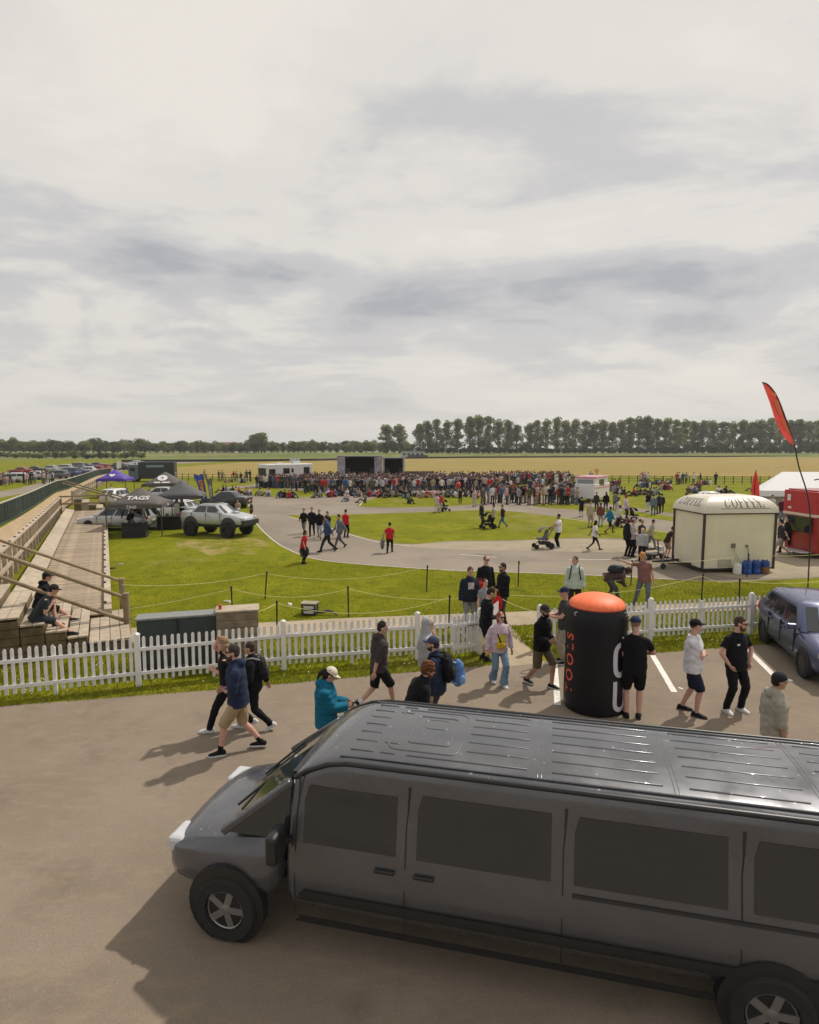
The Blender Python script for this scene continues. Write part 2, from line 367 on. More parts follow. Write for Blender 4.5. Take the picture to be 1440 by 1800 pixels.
def edge_y(x): return np.interp(x, ex, ey)
nfx = np.array([p.x for p in fp_near]); nfy = np.array([p.y for p in fp_near]); ffx = np.array([p.x for p in fp_far]); ffy = np.array([p.y for p in fp_far])
tx = np.array([p.x for p in near_edge[24:]]); ty = np.array([p.y for p in near_edge[24:]])
rg = np.random.default_rng(5)
def verge(n, lo, hi):
    x = rg.uniform(-11, 14, n * 3); t = rg.uniform(lo, hi, n * 3); y0 = edge_y(x) - .04; y1 = np.interp(x, nfx, nfy)
    y = y0 + (y1 - y0) * t; ok = ~((x > 1.9 + (y - 14) * -.1) & (x < 3.35 - (y - 14) * .35)); q = np.column_stack([x, y])[ok]; return q[:n]
def lawn(n):
    x = rg.uniform(-11, 14, n * 3); y1 = np.interp(x, tx, ty); y0 = np.interp(x, ffx, ffy); y1 = np.minimum(y1, 27) - .15; y = y0 + (y1 - y0) * rg.uniform(0, 1, n * 3) ** 1.25
    ok = (y1 > y0) & (x > -.535 * y + .3); return np.column_stack([x, y])[ok][:n]
M_blade = mat('grass_blade', (.18, .19, .005), .7, var=.3, vscale=2.5, spec=.1)
M_blade2 = mat('grass_blade_dry', (.24, .225, .07), .7, var=.3, vscale=2.5, spec=.2)
tag(blades('lawn_grass', [(lawn(110000), .012, .035, .006)], 3, M_blade), 'short bright green lawn between the fence and the road', 'grass', kind='stuff')
tag(blades('verge_grass', [(verge(60000, 0, 1), .03, .09, .006), (verge(14000, .3, .62), .06, .16, .006)], 4, M_blade), 'rough green verge grass along the foot of the picket fence', 'grass', kind='stuff')
tag(blades('dry_verge_grass', [(verge(9000, 0, .16), .02, .06, .006)], 6, M_blade2), 'straw-coloured dry grass along the asphalt edge', 'grass', kind='stuff')
# daisies in the verge
dm = MB(); q = verge(900, .1, .7)
for x, y in q:
    if noise.noise(Vector((x * .8, y * .8, 3))) < .02: continue
    h = random.uniform(.07, .12); r = .013; dm.add([(x + r, y, h), (x, y + r, h + .004), (x - r, y, h), (x, y - r, h - .002)], [(0, 1, 2, 3)])
tag(dm.obj('daisies', mat('daisy_white', (.8, .8, .76), .8, var=0)), 'tiny white daisies scattered in the verge grass', 'flowers', kind='stuff')
# ================================================================ picket fences
M_white = mat('white_paint', (.74, .73, .72), .6, var=.07, vscale=5, bump=.15, bscale=40)
FENCE = [(-11.7, 10.45), (-8.72, 11.42), (-5.75, 12.40), (-2.86, 13.36), (.19, 14.05), (1.72, 14.40)]
FENCE2 = [(3.24, 14.74), (6.29, 15.42), (9.25, 16.01), (12.2, 16.6), (15.15, 17.2)]
pk = MB()
w, h, t = .064, .94, .016
pk.prism([(-w / 2, 0, 0), (w / 2, 0, 0), (w / 2, 0, h - .04), (w * .32, 0, h - .012), (0, 0, h), (-w * .32, 0, h - .012), (-w / 2, 0, h - .04)], (0, t, 0))
PICKET = pk.mesh('picket', [M_white])
pp = MB(); pp.box((0, 0, .56), (.105, .105, 1.12)); pp.lathe([(.072, 1.12), (.074, 1.13), (.05, 1.155), (.012, 1.17)], seg=4)
POST = pp.mesh('post', [M_white])
ps = MB(); ps.box((0, 0, .5), (.07, .05, 1.0)); SPOST = ps.mesh('post', [M_white])
def picket_fence(pts, label, name='picket_fence', big_ends=True):
    root = empty(name, (pts[0][0], pts[0][1], 0), 0, label, 'fence'); o = Vector((pts[0][0], pts[0][1], 0))
    for i, p in enumerate(pts):
        d = Vector(pts[min(i + 1, len(pts) - 1)]) - Vector(pts[max(i - 1, 0)]); a = math.atan2(d.y, d.x)
        inst('post', POST, root, Vector((p[0], p[1], 0)) - o, (random.uniform(-.01, .01), random.uniform(-.01, .01), a))
    for i in range(len(pts) - 1):
        a, b = Vector((*pts[i], 0)), Vector((*pts[i + 1], 0)); d = (b - a); L = d.length; d.normalize(); ang = math.atan2(d.y, d.x); nrm = Vector((d.y, -d.x, 0))
        if L > 2: inst('post', SPOST, root, (a + b) / 2 - o + nrm * -.045, (0, 0, ang))
        for zz in (.28, .80):
            m = MB(); m.bar(a - o + d * .055 + nrm * .018 + Vector((0, 0, zz)), b - o - d * .055 + nrm * .018 + Vector((0, 0, zz + random.uniform(-.008, .008))), .036, .075); m.obj('rail', M_white, root, bevel=.006)
        n = max(1, round((L - .12) / .142))
        for k in range(n):
            u = .06 + (L - .12) * (k + .5) / n
            if abs(u - L / 2) < .02 and False: continue
            inst('picket', PICKET, root, a + d * u - o + nrm * -.004 + Vector((0, 0, .12 + random.uniform(-.008, .008))), (random.uniform(-.012, .012), random.uniform(-.014, .014), ang + random.uniform(-.02, .02)))
    return root
picket_fence(FENCE, 'long white picket fence running from the timber steps to the open gate')
picket_fence(FENCE2, 'white picket fence running from the gate past the inflatable to the blue car')
def gate(a, b, label):
    root = empty('gate', (*a, 0), 0, label, 'gate'); A = Vector((0, 0, 0)); B = Vector((b[0] - a[0], b[1] - a[1], 0)); d = B.normalized(); L = B.length; ang = math.atan2(d.y, d.x)
    for zz in (.28, .82): MB().bar(Vector((0, 0, zz)), B + Vector((0, 0, zz)), .03, .07).obj('rail', M_white, root)
    MB().bar(d * .06 + Vector((0, .02, .3)), B - d * .06 + Vector((0, .02, .8)), .02, .06).obj('brace', M_white, root)
    n = round(L / .125)
    for k in range(n): inst('picket', PICKET, root, d * (L * (k + .5) / n) + Vector((d.y, -d.x, 0)) * .02 + Vector((0, 0, .13)), (0, 0, ang))
    m = MB(); m.tube([d * .0 + Vector((0, -.03, .8)), d * .3 + Vector((0, -.03, .8))], .01); m.obj('hinge', mat('black_iron', (.02, .02, .02), .5), root)
gate((1.66, 14.26), (1.02, 14.00), 'white picket gate leaf folded back against the fence')
gate((1.86, 14.5), (2.32, 15.5), 'white picket gate leaf standing open across the path')

# ================================================================ rope barrier
M_stake = mat('black_stake', (.018, .02, .02), .55, var=.1); M_rope = mat('yellow_rope', (.55, .52, .22), .8, var=.2, vscale=30)
stakes = {k: G(k, b) for k, b in ((409, 1085), (466, 1053), (487, 1116), (613, 1085), (750, 1040), (789, 1104), (868, 1096), (911, 1031), (1109, 1029), (1233, 1058), (1299, 1069), (1313, 1014))}
stakes[1500] = G(1500, 1058); stakes[1501] = G(1501, 1006)
stl = {409: 'black rope stake on the lawn behind the weathered timber crate', 466: 'black rope stake leaning slightly in the middle of the lawn', 487: 'short black rope stake just behind the picket fence near the dark crate', 613: 'black rope stake behind the fence right of the dark crate', 750: 'black rope stake near the road edge before the red-shirted litter picker', 789: 'black rope stake behind the fence left of the gate', 868: 'black rope stake hidden among the group at the gate', 911: 'black rope stake at the road edge behind the gate group', 1109: 'black rope stake below the outstretched arm of the pointing person', 1233: 'black rope stake before the corner of the coffee kiosk', 1299: 'black rope stake behind the fence near the blue car', 1313: 'black rope stake before the blue barrels', 1500: 'black rope stake behind the blue car roof', 1501: 'black rope stake on the grass before the red truck'}
for k, p in stakes.items():
    m = MB(); m.lathe([(.022, 0), (.022, .86), (.03, .87), (.03, .93), (.02, .95)], seg=10); m.tube([(0, -.02, .84), (.03, -.05, .86), (.03, -.03, .9), (0, -.02, .89)], .006, 5)
    o = m.obj('rope_stake', M_stake, smooth=40); o.location = p; o.rotation_euler = (random.uniform(-.03, .03), (.09 if k == 466 else random.uniform(-.03, .03)), 0); tag(o, stl[k], 'stake', 'rope barrier stakes')
def rope(a, b, sag, label, za=.87, zb=.87):
    a, b = Vector(a), Vector(b); a.z = za if a.z == 0 else a.z; b.z = zb if b.z == 0 else b.z; pts = []
    for k in range(17):
        t = k / 16; p = a.lerp(b, t); p.z -= sag * 4 * t * (1 - t); pts.append(p)
    o = MB().tube(pts, .0085, 5).obj('rope', M_rope, smooth=60); tag(o, label, 'rope', 'ropes strung between the stakes')
HP1 = GD(214, 1028, 17.4); HP2 = GD(220, 1071, 16.3); CR = GD(430, 1079, 14.2)
for a, b, s, l in ((HP1, stakes[466], .16, 'rope from the far handrail post to the leaning stake'), (stakes[466], stakes[750], .3, 'slack rope sagging across the lawn to the road edge'), (stakes[750], stakes[911], .22, 'rope along the road edge behind the gate group'), (stakes[911], stakes[1109], .2, 'rope along the road edge behind the man in the mint hoodie'), (stakes[1109], stakes[1313], .12, 'rope passing before the coffee kiosk'), (stakes[1313], stakes[1501], .1, 'rope passing before the red truck'),
                   (HP2, stakes[409], .05, 'rope from the near handrail post to the stake by the crate'), (stakes[409], stakes[613], .26, 'slack rope above the dark crate on the lawn'), (stakes[613], stakes[868], .24, 'slack rope behind the fence leading to the gate group'), (CR, stakes[487], .06, 'short rope from the timber crate to a stake'), (stakes[487], stakes[789], .36, 'slack rope just behind the long picket fence'),
                   (stakes[868], Vector((3.24, 14.78, .95)), .08, 'rope slanting from the gate group down to the gate post'), (stakes[868], stakes[1233], .3, 'long rope behind the inflatable and the bending man'), (stakes[1233], stakes[1299], .12, 'rope behind the fence before the barrels'), (stakes[1299], stakes[1500], .15, 'rope behind the fence above the blue car')):
    rope(a, b, s, l)

# ================================================================ timber terrace at the left
def wood(name, c, v=.18, st=(1, 1, 1)): return mat(name, c, .8, var=v, vscale=4, bump=.25, bscale=25, objvar=.12, stretch=st)
M_deck = wood('deck_wood', (.33, .255, .175)); M_wood = wood('timber_pale', (.40, .33, .245)); M_dkwood = wood('timber_dark', (.13, .095, .05), .35); M_log = wood('timber_round', (.235, .18, .105), .22)
M_bolt = mat('bolt_head', (.09, .06, .05), .6)
Vd = Vector((-.4495, .8933, 0)); Vn = Vector((-.8933, -.4495, 0)); ZD = .4
O0 = G(183, 1078, ZD)
def T(n, d, z): return O0 * 1 + Vn * n + Vd * d + Vector((0, 0, z - ZD))
DW, DL = 1.95, 33.0
rzd = math.atan2(Vd.y, Vd.x) - math.pi / 2
deck = empty('timber_deck', T(0, 0, 0), rzd, 'long timber plank walkway leading away beside the lawn', 'deck')
pl = MB(); pl.box((-DW / 2, 0, ZD - .02), (DW, .146, .04)); PLK = pl.mesh('plank', [M_deck])
for k in range(int(DL / .152)): inst('plank', PLK, deck, (0, .07 + k * .152, random.uniform(-.004, .004)), (0, random.uniform(-.004, .004), random.uniform(-.006, .006)))
for k in range(11):
    m = MB(); m.box((.1, 1.5 + k * 3.0, ZD - .02), (.2, 2.985, .28)); m.obj('kerb_beam', M_wood, deck, bevel=.012)
    m = MB(); m.box((-DW - .32, 1.5 + k * 3.0, ZD + .05), (.6, 2.985, .22), Matrix.Rotation(R(14), 3, 'Y')); m.obj('kerb_beam', M_wood, deck, bevel=.012)
    for j in (.35, 2.0):
        m = MB(); m.lathe([(.045, 0), (.045, .05), (.02, .06)], (.03, .4 + k * 3 + j, ZD + .12), 8); m.obj('bolt', M_bolt, deck)
MB().box((.15, DL / 2, ZD / 2 - .1), (.06, DL, ZD + .05)).obj('side_board', M_dkwood, deck)
# upper walkway beyond the timber railing
GF = [(-60, 962, 1.5), (36, 908, 1.34), (64, 890, 1.17), (78, 880.5, 1.1), (100, 866, .9), (120, 860, .75), (150, 846, .4), (172, 836.5, .2), (195, 832, 0.0)]
gf = [G(x, y, z) for x, y, z in GF]
up = smooth_line([T(DW + 1.05, d, .72 - .018 * d) for d in (-4, 2, 8, 14, 20, 30, 38)], 3); upl = smooth_line(gf, 4)
mb = MB(); n = min(len(up), len(upl)); ii = np.linspace(0, len(up) - 1, 20).astype(int); jj = np.linspace(0, len(upl) - 1, 20).astype(int)
vs = []
for a, b in zip(ii, jj): vs += [up[a] , upl[b]]
mb.add(vs, [(2 * k, 2 * k + 1, 2 * k + 3, 2 * k + 2) for k in range(19)]); tag(mb.obj('upper_walkway', ground_mat('upper_path', [((.40, .30, .19), 0, 0, 0, None), ((.33, .25, .16), 1.2, .45, .68, None), ((.46, .35, .23), 12, .5, .75, None)], None, .3, 60)), kind='structure')
# timber post-and-rail
rail = empty('timber_railing', T(DW + .95, 0, 0), rzd, 'pale timber post and rail barrier between the deck and the upper walkway', 'railing')
rp = MB(); rp.box((0, 0, .62), (.13, .11, 1.25)); RP = rp.mesh('post', [M_wood]); rc = MB(); rc.lathe([(.05, 0), (.05, .03), (.02, .045)], seg=8); RC = rc.mesh('bolt', [M_bolt])
k = 0; dd = -7.0
while dd < 32:
    z0 = .66 - .012 * max(dd, 0); inst('post', RP, rail, (0, dd, z0 - .1)); inst('bolt', RC, rail, (.02, dd, z0 + 1.21)); dd += 1.32
for i in range(12):
    a, b = -7 + i * 3.3, -7 + (i + 1) * 3.3; za, zb = .66 - .012 * max(a, 0), .66 - .012 * max(b, 0)
    MB().bar((.02, a, za + 1.18), (.02, b - .01, zb + 1.18), .20, .06).obj('top_rail', M_wood, rail)
    MB().bar((.09, a, za + .55), (.09, b - .01, zb + .55), .05, .13).obj('mid_rail', M_wood, rail)
# far railing continuing beyond the second stairs
rail2 = empty('timber_railing', (0, 0, 0), 0, 'far pale timber post and rail barrier beside the purple gazebo', 'railing')
q = [G(128, 888, .4), G(150, 871, .3), G(172, 857, .2), G(186, 848, .1)]
for a, b in zip(q[:-1], q[1:]):
    for zz in (.55, 1.15): MB().bar(a + Vector((0, 0, zz)), b + Vector((0, 0, zz)), .1, .09).obj('rail', M_wood, rail2)
    for k in range(7):
        p = a.lerp(b, k / 7); MB().box(p + Vector((0, 0, .6)), (.13, .13, 1.2)).obj('post', M_wood, rail2)
cr = empty('timber_crossbar', T(DW, DL, 0), rzd, 'brown timber barrier across the far end of the deck', 'barrier')
for zz in (.55, 1.1): MB().bar((-.9, 0, ZD + zz), (DW + .5, 0, ZD + zz), .1, .12).obj('rail', M_log, cr)
for xx in (-.9, DW + .2): MB().box((xx, 0, ZD + .5), (.16, .14, 1.35)).obj('post', M_log, cr)
s2 = empty('timber_steps', T(0, DL + 1, 0), rzd, 'far timber stair block with brown handrails beyond the deck', 'steps')
for k in range(4): MB().box((-.3 - .5 * k, 2.5, .2 + .12 * k), (.5, 3.5, .4 + .24 * k)).obj('step', (M_wood, M_dkwood)[k % 2], s2, bevel=.01)
for yy in (1.2, 4.5): MB().tube([(1.6, yy, .9), (-2.8, yy, 2.4)], .06, 8).obj('handrail', M_log, s2)
# near stairs with seats
HB2 = GD(221, 1042, 16.0); 
st = empty('timber_steps', (0, 0, 0), 0, 'weathered timber steps where two people sit behind the picket fence', 'steps')
near0 = Vector((HB2.x, HB2.y, 0)) + Vn * -.05 - Vd * 1.35          # near right foot of the steps
def ST(n, d, z): return near0 + Vn * n + Vd * d + Vector((0, 0, z))
Mst = Matrix((-Vn, Vd, Vector((0, 0, 1)))).transposed()
def sbox(name, n0, n1, d0, d1, z0, z1, m, bev=.012):
    c = ST((n0 + n1) / 2, (d0 + d1) / 2, (z0 + z1) / 2); return MB().box(c, (abs(n1 - n0), abs(d1 - d0), z1 - z0), Mst).obj(name, m, st, bevel=bev)
SL = 3.1
lev = [(.0, .95, .30), (.95, 1.40, .48), (1.40, 1.85, .68), (1.85, 2.35, .9), (2.35, 2.85, 1.12), (2.85, 4.4, 1.34)]
for i, (n0, n1, z) in enumerate(lev):
    k = max(2, round((n1 - n0) / .24)); wd = (n1 - n0) / k
    for j in range(k): sbox('tread', n0 + j * wd + .006, n0 + (j + 1) * wd - .006, random.uniform(-.02, .02), SL, z - .05, z, M_wood, .008)
    for j in range(max(1, int((z - .05) / .2))): sbox('side_board', n0 + .02, (n1 if i else .9) + (.0), .04, .12, .02 + j * .2, min(z - .055, .21 + j * .2), M_dkwood)
    if i: sbox('riser', n0 + .015, n0 + .05, .13, SL - .02, .05, z - .055, M_dkwood)
rails = [(GD(214, 1022, 17.6), GD(36, 962, 16.6)), (GD(224, 1052, 16.0), GD(36, 987, 14.93)), (GD(216, 1090, 16.0), GD(36, 1027, 14.93))]
hr = empty('handrail', (HB2.x, HB2.y, 0), 0, 'near round timber handrail with two sloping poles and a stout end post', 'handrail'); hr2 = empty('handrail', (rails[0][0].x, rails[0][0].y, 0), 0, 'far round timber handrail with one sloping pole across the steps', 'handrail')
for i, (a, b) in enumerate(rails):
    r_ = hr2 if i == 0 else hr; o_ = Vector(r_.location); e = b + (b - a) * .9
    MB().cap([a - o_, a.lerp(e, .33) - o_, a.lerp(e, .66) - o_, e - o_], [.05, .052, .05, .052] if i else .042, 12).obj('pole', M_log, r_, smooth=50)
for p, r_, top in ((HB2, hr, HB2.z), (rails[0][0], hr2, rails[0][0].z + .1)):
    MB().lathe([(.085, 0), (.085, top - .01), (.07, top)], (0, 0, 0), 12).obj('post', M_log, r_, smooth=40)
e = rails[1][1] + (rails[1][1] - rails[1][0]) * .75
MB().lathe([(.08, 0), (.08, e.z + .02)], (e.x - HB2.x, e.y - HB2.y, 0), 12).obj('post', M_log, hr, smooth=40)
# ---- green metal railing along the far walkway
M_green = mat('green_railing', (.045, .07, .058), .5, var=.2, vscale=3, objvar=.6)
gr = empty('green_railing', (gf[0].x, gf[0].y, 0), 0, 'dark green upright-slat railing curving away along the circuit', 'railing'); go = Vector((gf[0].x, gf[0].y, 0))
gl = smooth_line(gf, 12); sl_ = MB(); sl_.box((0, 0, .58), (.06, .03, 1.0)); SLT = sl_.mesh('slat', [M_green]); acc = 0; stuffm = MB(); cnt = 0
for a, b in zip(gl[:-1], gl[1:]):
    d = b - a; L = d.length; ang = math.atan2(d.y, d.x); u = acc
    while u < L:
        p = a.lerp(b, u / L)
        if cnt < 260: inst('slat', SLT, gr, p - go, (0, 0, ang)); 
        else: stuffm.box(p - go + Vector((0, 0, .58)), (.1, .04, 1.0))
        cnt += 1; u += .21
    acc = u - L
if stuffm.v: stuffm.obj('slats', M_green, gr)['kind'] = 'stuff'
for a, b in zip(gl[:-1:2], gl[2::2]):
    MB().bar(a - go + Vector((0, 0, 1.12)), b - go + Vector((0, 0, 1.12)), .09, .05).obj('top_rail', mat('pale_rail', (.42, .40, .33), .6), gr)
    MB().bar(a - go + Vector((0, 0, .16)), b - go + Vector((0, 0, .16)), .05, .06).obj('bottom_rail', M_green, gr)

# ================================================================ boxes behind the fence
gx = empty('storage_box', (-6.15, 13.35, 0), R(16), 'dark green panelled storage box behind the picket fence', 'box')
M_dg = mat('dark_green_panel', (.028, .04, .038), .55, var=.15)
for k in range(2): MB().box((.43 + .86 * k, 0, .60), (.852, .40, 1.18)).obj('panel', M_dg, gx, bevel=.01)
MB().box((.86, 0, 1.215), (1.78, .48, .05)).obj('lid', mat('grey_lid', (.20, .21, .20), .6), gx, bevel=.012)
MB().box((.86, -.215, .62), (.02, .03, 1.1)).obj('seam', mat('seam_black', (.01, .01, .01), .7), gx)
cx = empty('timber_crate', (-4.47, 13.72, 0), R(14), 'tall weathered timber plank crate beside the green box', 'crate')
for k in range(7):
    MB().box((.46, -.24, .1 + k * .18), (.93, .035, .172)).obj('plank', wood('crate_wood', (.20, .155, .10), .3), cx, bevel=.006)
    MB().box((.46, .24, .1 + k * .18), (.93, .035, .172)).obj('plank', wood('crate_wood', (.20, .155, .10), .3), cx, bevel=.006)
    for s_ in (0, 1): MB().box((.02 + .88 * s_, 0, .1 + k * .18), (.035, .44, .172)).obj('plank', wood('crate_wood', (.20, .155, .10), .3), cx)
MB().box((.46, 0, 1.30), (.98, .56, .045)).obj('top_board', M_wood, cx, bevel=.01)
m = MB(); m.lathe([(.03, 0), (.042, .1), (.046, .105), (.04, .11)], seg=14); o = m.obj('paper_cup', mat('red_cup', (.5, .05, .03), .5), smooth=40); o.location = (-4.38, 13.68, 1.3225); tag(o, 'small red cup standing on the timber crate', 'cup')
lc = empty('equipment_crate', G(545, 1080), R(-8), 'dark equipment crate with white panels on the lawn', 'crate'); MBk = mat('crate_black', (.025, .022, .02), .6)
for s_ in (-1, 1):
    for t_ in (-1, 1): MB().box((.2 * s_, .14 * t_, .17), (.04, .04, .34)).obj('corner_post', MBk, lc)
for zz in (.04, .18, .33): MB().box((0, 0, zz), (.46, .34, .035)).obj('shelf', MBk, lc)
MB().box((.0, -.05, .25), (.30, .16, .10)).obj('white_box', M_white, lc, bevel=.01); MB().box((.0, -.05, .10), (.30, .16, .09)).obj('white_box', M_white, lc, bevel=.01); MB().box((0, 0, .365), (.5, .36, .03)).obj('lid', wood('crate_lid', (.3, .26, .18)), lc)
m = MB(); m.tube([(.24, 0, .1), (.4, -.02, .09), (.55, .02, .12), (.72, 0, .10), (.86, -.04, .02)], [.05, .045, .05, .04, .02], 8); m.obj('cable_bundle', MBk, lc, smooth=50)
for x, y, c, l in ((195, 1000, (.03, .03, .035), 'dark litter lying on the lawn beside the deck'), (210, 993, (.3, .28, .25), 'pale scrap lying on the lawn beside the deck'), (402, 1059, (.5, .48, .42), 'small white packet on the lawn behind the crate'), (510, 1064, (.6, .58, .5), 'white paper scrap on the lawn before the dark crate')):
    m = MB(); pr = [(random.uniform(-.2, .2), random.uniform(-.12, .12), random.uniform(.01, .09)) for _ in range(7)]
    m.box((0, 0, .03), (.22, .12, .06), taper=(.7, .6)); m.box((.1, .05, .03), (.16, .1, .05), Matrix.Rotation(.5, 3, 'Z'), taper=(.6, .7)); o = m.obj('litter', mat('litter_%d' % x, c, .7), bevel=.012); o.location = G(x, y); o.rotation_euler[2] = random.uniform(0, 3); tag(o, l, 'litter')

# ================================================================ coffee kiosk
KA = G(1234, 1008); ka = math.atan2(.3, 3.07)
KW, KD, KH, KZ = 3.06, 2.25, 2.28, .14
kio = empty('coffee_kiosk', KA, ka, 'cream coffee kiosk trailer with domed roof and brown corner trim', 'kiosk')
M_cream = mat('cream_panel', (.72, .665, .50), .5, var=.05, vscale=1.2, bump=.05, bscale=6); M_croof = mat('cream_roof', (.66, .61, .50), .4, var=.05, vscale=2); M_brn = mat('brown_trim', (.035, .026, .02), .5)
MB().box((KW / 2, KD / 2, KZ + KH / 2), (KW - .02, KD - .02, KH)).obj('body', M_cream, kio)
for i, (a, b) in enumerate(((0, 0), (KW, 0), (0, KD), (KW, KD))): MB().box((a, b, KZ + KH / 2), (.085, .085, KH + .01)).obj('corner_trim', M_brn, kio, bevel=.006)
for c, d in (((KW / 2, 0, KZ + KH), (KW + .16, .06, .05)), ((KW / 2, KD, KZ + KH), (KW + .16, .06, .05)), ((-.03, KD / 2, KZ + KH), (.06, KD + .1, .052)), ((KW + .03, KD / 2, KZ + KH), (.06, KD + .1, .052)), ((KW / 2, -.003, KZ + .03), (KW, .03, .06)), ((-.003, KD / 2, KZ + .03), (.03, KD, .06))):
    MB().box(c, d).obj('trim', M_brn, kio)
RH, RI = .66, .78; OV = .10
def roof_pt(side, u, a, off=0.0):            # a: 0 eave .. 1 top, u along the side 0..1
    th = a * math.pi / 2; ins = RI * (1 - math.cos(th)); z = KZ + KH + .03 + RH * math.sin(th); nx = math.cos(th) * off; nz = math.sin(th) * off
    if side == 0: return Vector((-OV + ins + (KW + 2 * OV - 2 * ins) * u, -OV + ins - nx, z + nz))
    return Vector((-OV + ins - nx, KD + OV - ins - (KD + 2 * OV - 2 * ins) * u, z + nz))
rs = []
for i in range(11):
    a = i / 10; th = a * math.pi / 2; ins = RI * (1 - math.cos(th)); z = KZ + KH + .03 + RH * math.sin(th); x0, x1, y0, y1 = -OV + ins, KW + OV - ins, -OV + ins, KD + OV - ins; ring = []
    r_ = .10
    for cx_, cy_, st_ in ((x1 - r_, y0 + r_, -90), (x1 - r_, y1 - r_, 0), (x0 + r_, y1 - r_, 90), (x0 + r_, y0 + r_, 180)):
        for q_ in range(4): t_ = R(st_ + q_ * 30); ring.append((cx_ + r_ * math.cos(t_), cy_ + r_ * math.sin(t_), z))
    rs.append(ring)
MB().rings(rs).obj('roof', M_croof, kio, smooth=60)
def serif(ch):
    P = []
    def rect(x0, y0, x1, y1): P.append([(x0, y0), (x1, y0), (x1, y1), (x0, y1)])
    if ch in 'CO':
        n = 28; a0, a1 = (38, 322) if ch == 'C' else (0, 360)
        for k in range(n):
            t0, t1 = R(a0 + (a1 - a0) * k / n), R(a0 + (a1 - a0) * (k + 1) / n)
            def o(t): return (.36 + .36 * math.cos(t), .5 + .51 * math.sin(t))
            def i_(t): return (.36 + .215 * math.cos(t), .5 + .455 * math.sin(t))
            P.append([i_(t0), o(t0), o(t1), i_(t1)])
        if ch == 'C': rect(.60, .64, .66, .98); rect(.60, .10, .64, .24)
    else:
        rect(.1, .03, .24, .97); rect(0, 0, .36, .05); rect(0, .95, .60, 1); rect(.56, .70, .61, .95); rect(.24, .48, .42, .53); rect(.40, .40, .44, .61)
        if ch == 'E': rect(.24, 0, .62, .05); rect(.58, .05, .63, .32)
    return P, (.74 if ch in 'CO' else .64)
def coffee(side, u0, u1, a0, a1, colr):
    word = 'COFFEE'; ws = [serif(c)[1] + .1 for c in word]; tot = sum(ws); x = 0; mb = MB()
    for c, w_ in zip(word, ws):
        for poly in serif(c)[0]:
            q_ = []; 
            for px_, py_ in poly:
                u = u0 + (u1 - u0) * (x + px_) / tot; a = a0 + (a1 - a0) * py_; q_.append((u, a))
            
            if c in 'FE' or len(q_) == 4 and abs(q_[0][1] - q_[1][1]) < 1e-6:
                (ua, aa), (ub, ab) = q_[0], q_[2]; n_ = max(1, int((ab - aa) / .03)); vv = []
                for t_ in range(n_ + 1): vv += [roof_pt(side, ua, aa + (ab - aa) * t_ / n_, .006), roof_pt(side, ub, aa + (ab - aa) * t_ / n_, .006)]
                mb.add(vv, [(2 * t_, 2 * t_ + 1, 2 * t_ + 3, 2 * t_ + 2) for t_ in range(n_)])
            else: mb.add([roof_pt(side, u, a, .006) for u, a in q_], [tuple(range(len(q_)))])
        x += w_
    mb.obj('lettering', mat('kiosk_lettering', colr, .6, var=.25, vscale=12), kio)
coffee(0, .27, .83, .22, .66, (.13, .12, .11)); coffee(1, .15, .88, .24, .60, (.20, .185, .165))
mb = MB(); mb.add([roof_pt(0, u, a, .006) for u, a in ((.22, .165), (.88, .165), (.88, .185), (.22, .185))], [(0, 1, 2, 3)]); mb.obj('pinstripe', mat('kiosk_lettering', (.1, .1, .1)), kio)
for x0, z0 in ((1.28, .98), (1.86, .96)):
    MB().box((x0, -.02, KZ + z0), (.16 if x0 < 1.5 else .09, .05, .18 if x0 < 1.5 else .1)).obj('socket_box', mat('socket_grey', (.16, .14, .12), .5), kio, bevel=.01)
    MB().tube([(x0 + .03, -.05, KZ + z0 - .05), (x0 + .04, -.09, KZ + z0 - .4), (x0 + .02, -.2, .55)], .014, 6).obj('cable', mat('hose_green', (.32, .36, .14), .5) if x0 < 1.5 else MBk, kio)
MB().box((.95, -.012, KZ + .26), (.55, .012, .30)).obj('vent_panel', mat('cream_grille', (.42, .39, .30), .6), kio)
for a, b, w_ in (((-.1, KD / 2 - .5, .28), (-1.5, KD / 2, .30), .09), ((-.1, KD / 2 + .5, .28), (-1.5, KD / 2, .30), .09)): MB().bar(a, b, w_, .08).obj('drawbar', MBk, kio)
MB().tube([(-1.1, KD / 2 - .1, .75), (-1.1, KD / 2 - .1, .2)], .03, 8).obj('jockey_stand', mat('galv', (.3, .3, .3), .4, .8), kio)
MB().lathe([(.02, -.04), (.11, -.04), (.12, 0), (.11, .04), (.02, .04)], (-1.1, KD / 2 - .1, .12), 16, 'y').obj('jockey_wheel', MBk, kio, smooth=40)
MB().tube([(-.75, KD / 2 - .3, .25), (-.8, KD / 2 - .35, .6), (-.86, KD / 2 - .36, .7)], .025, 8).obj('brake_lever', MBk, kio)
for xx in (.9, 2.1): MB().lathe([(.05, -.09), (.27, -.09), (.29, 0), (.27, .09), (.05, .09)], (xx, KD - .2, .29), 18, 'y').obj('wheel', MBk, kio, smooth=40)
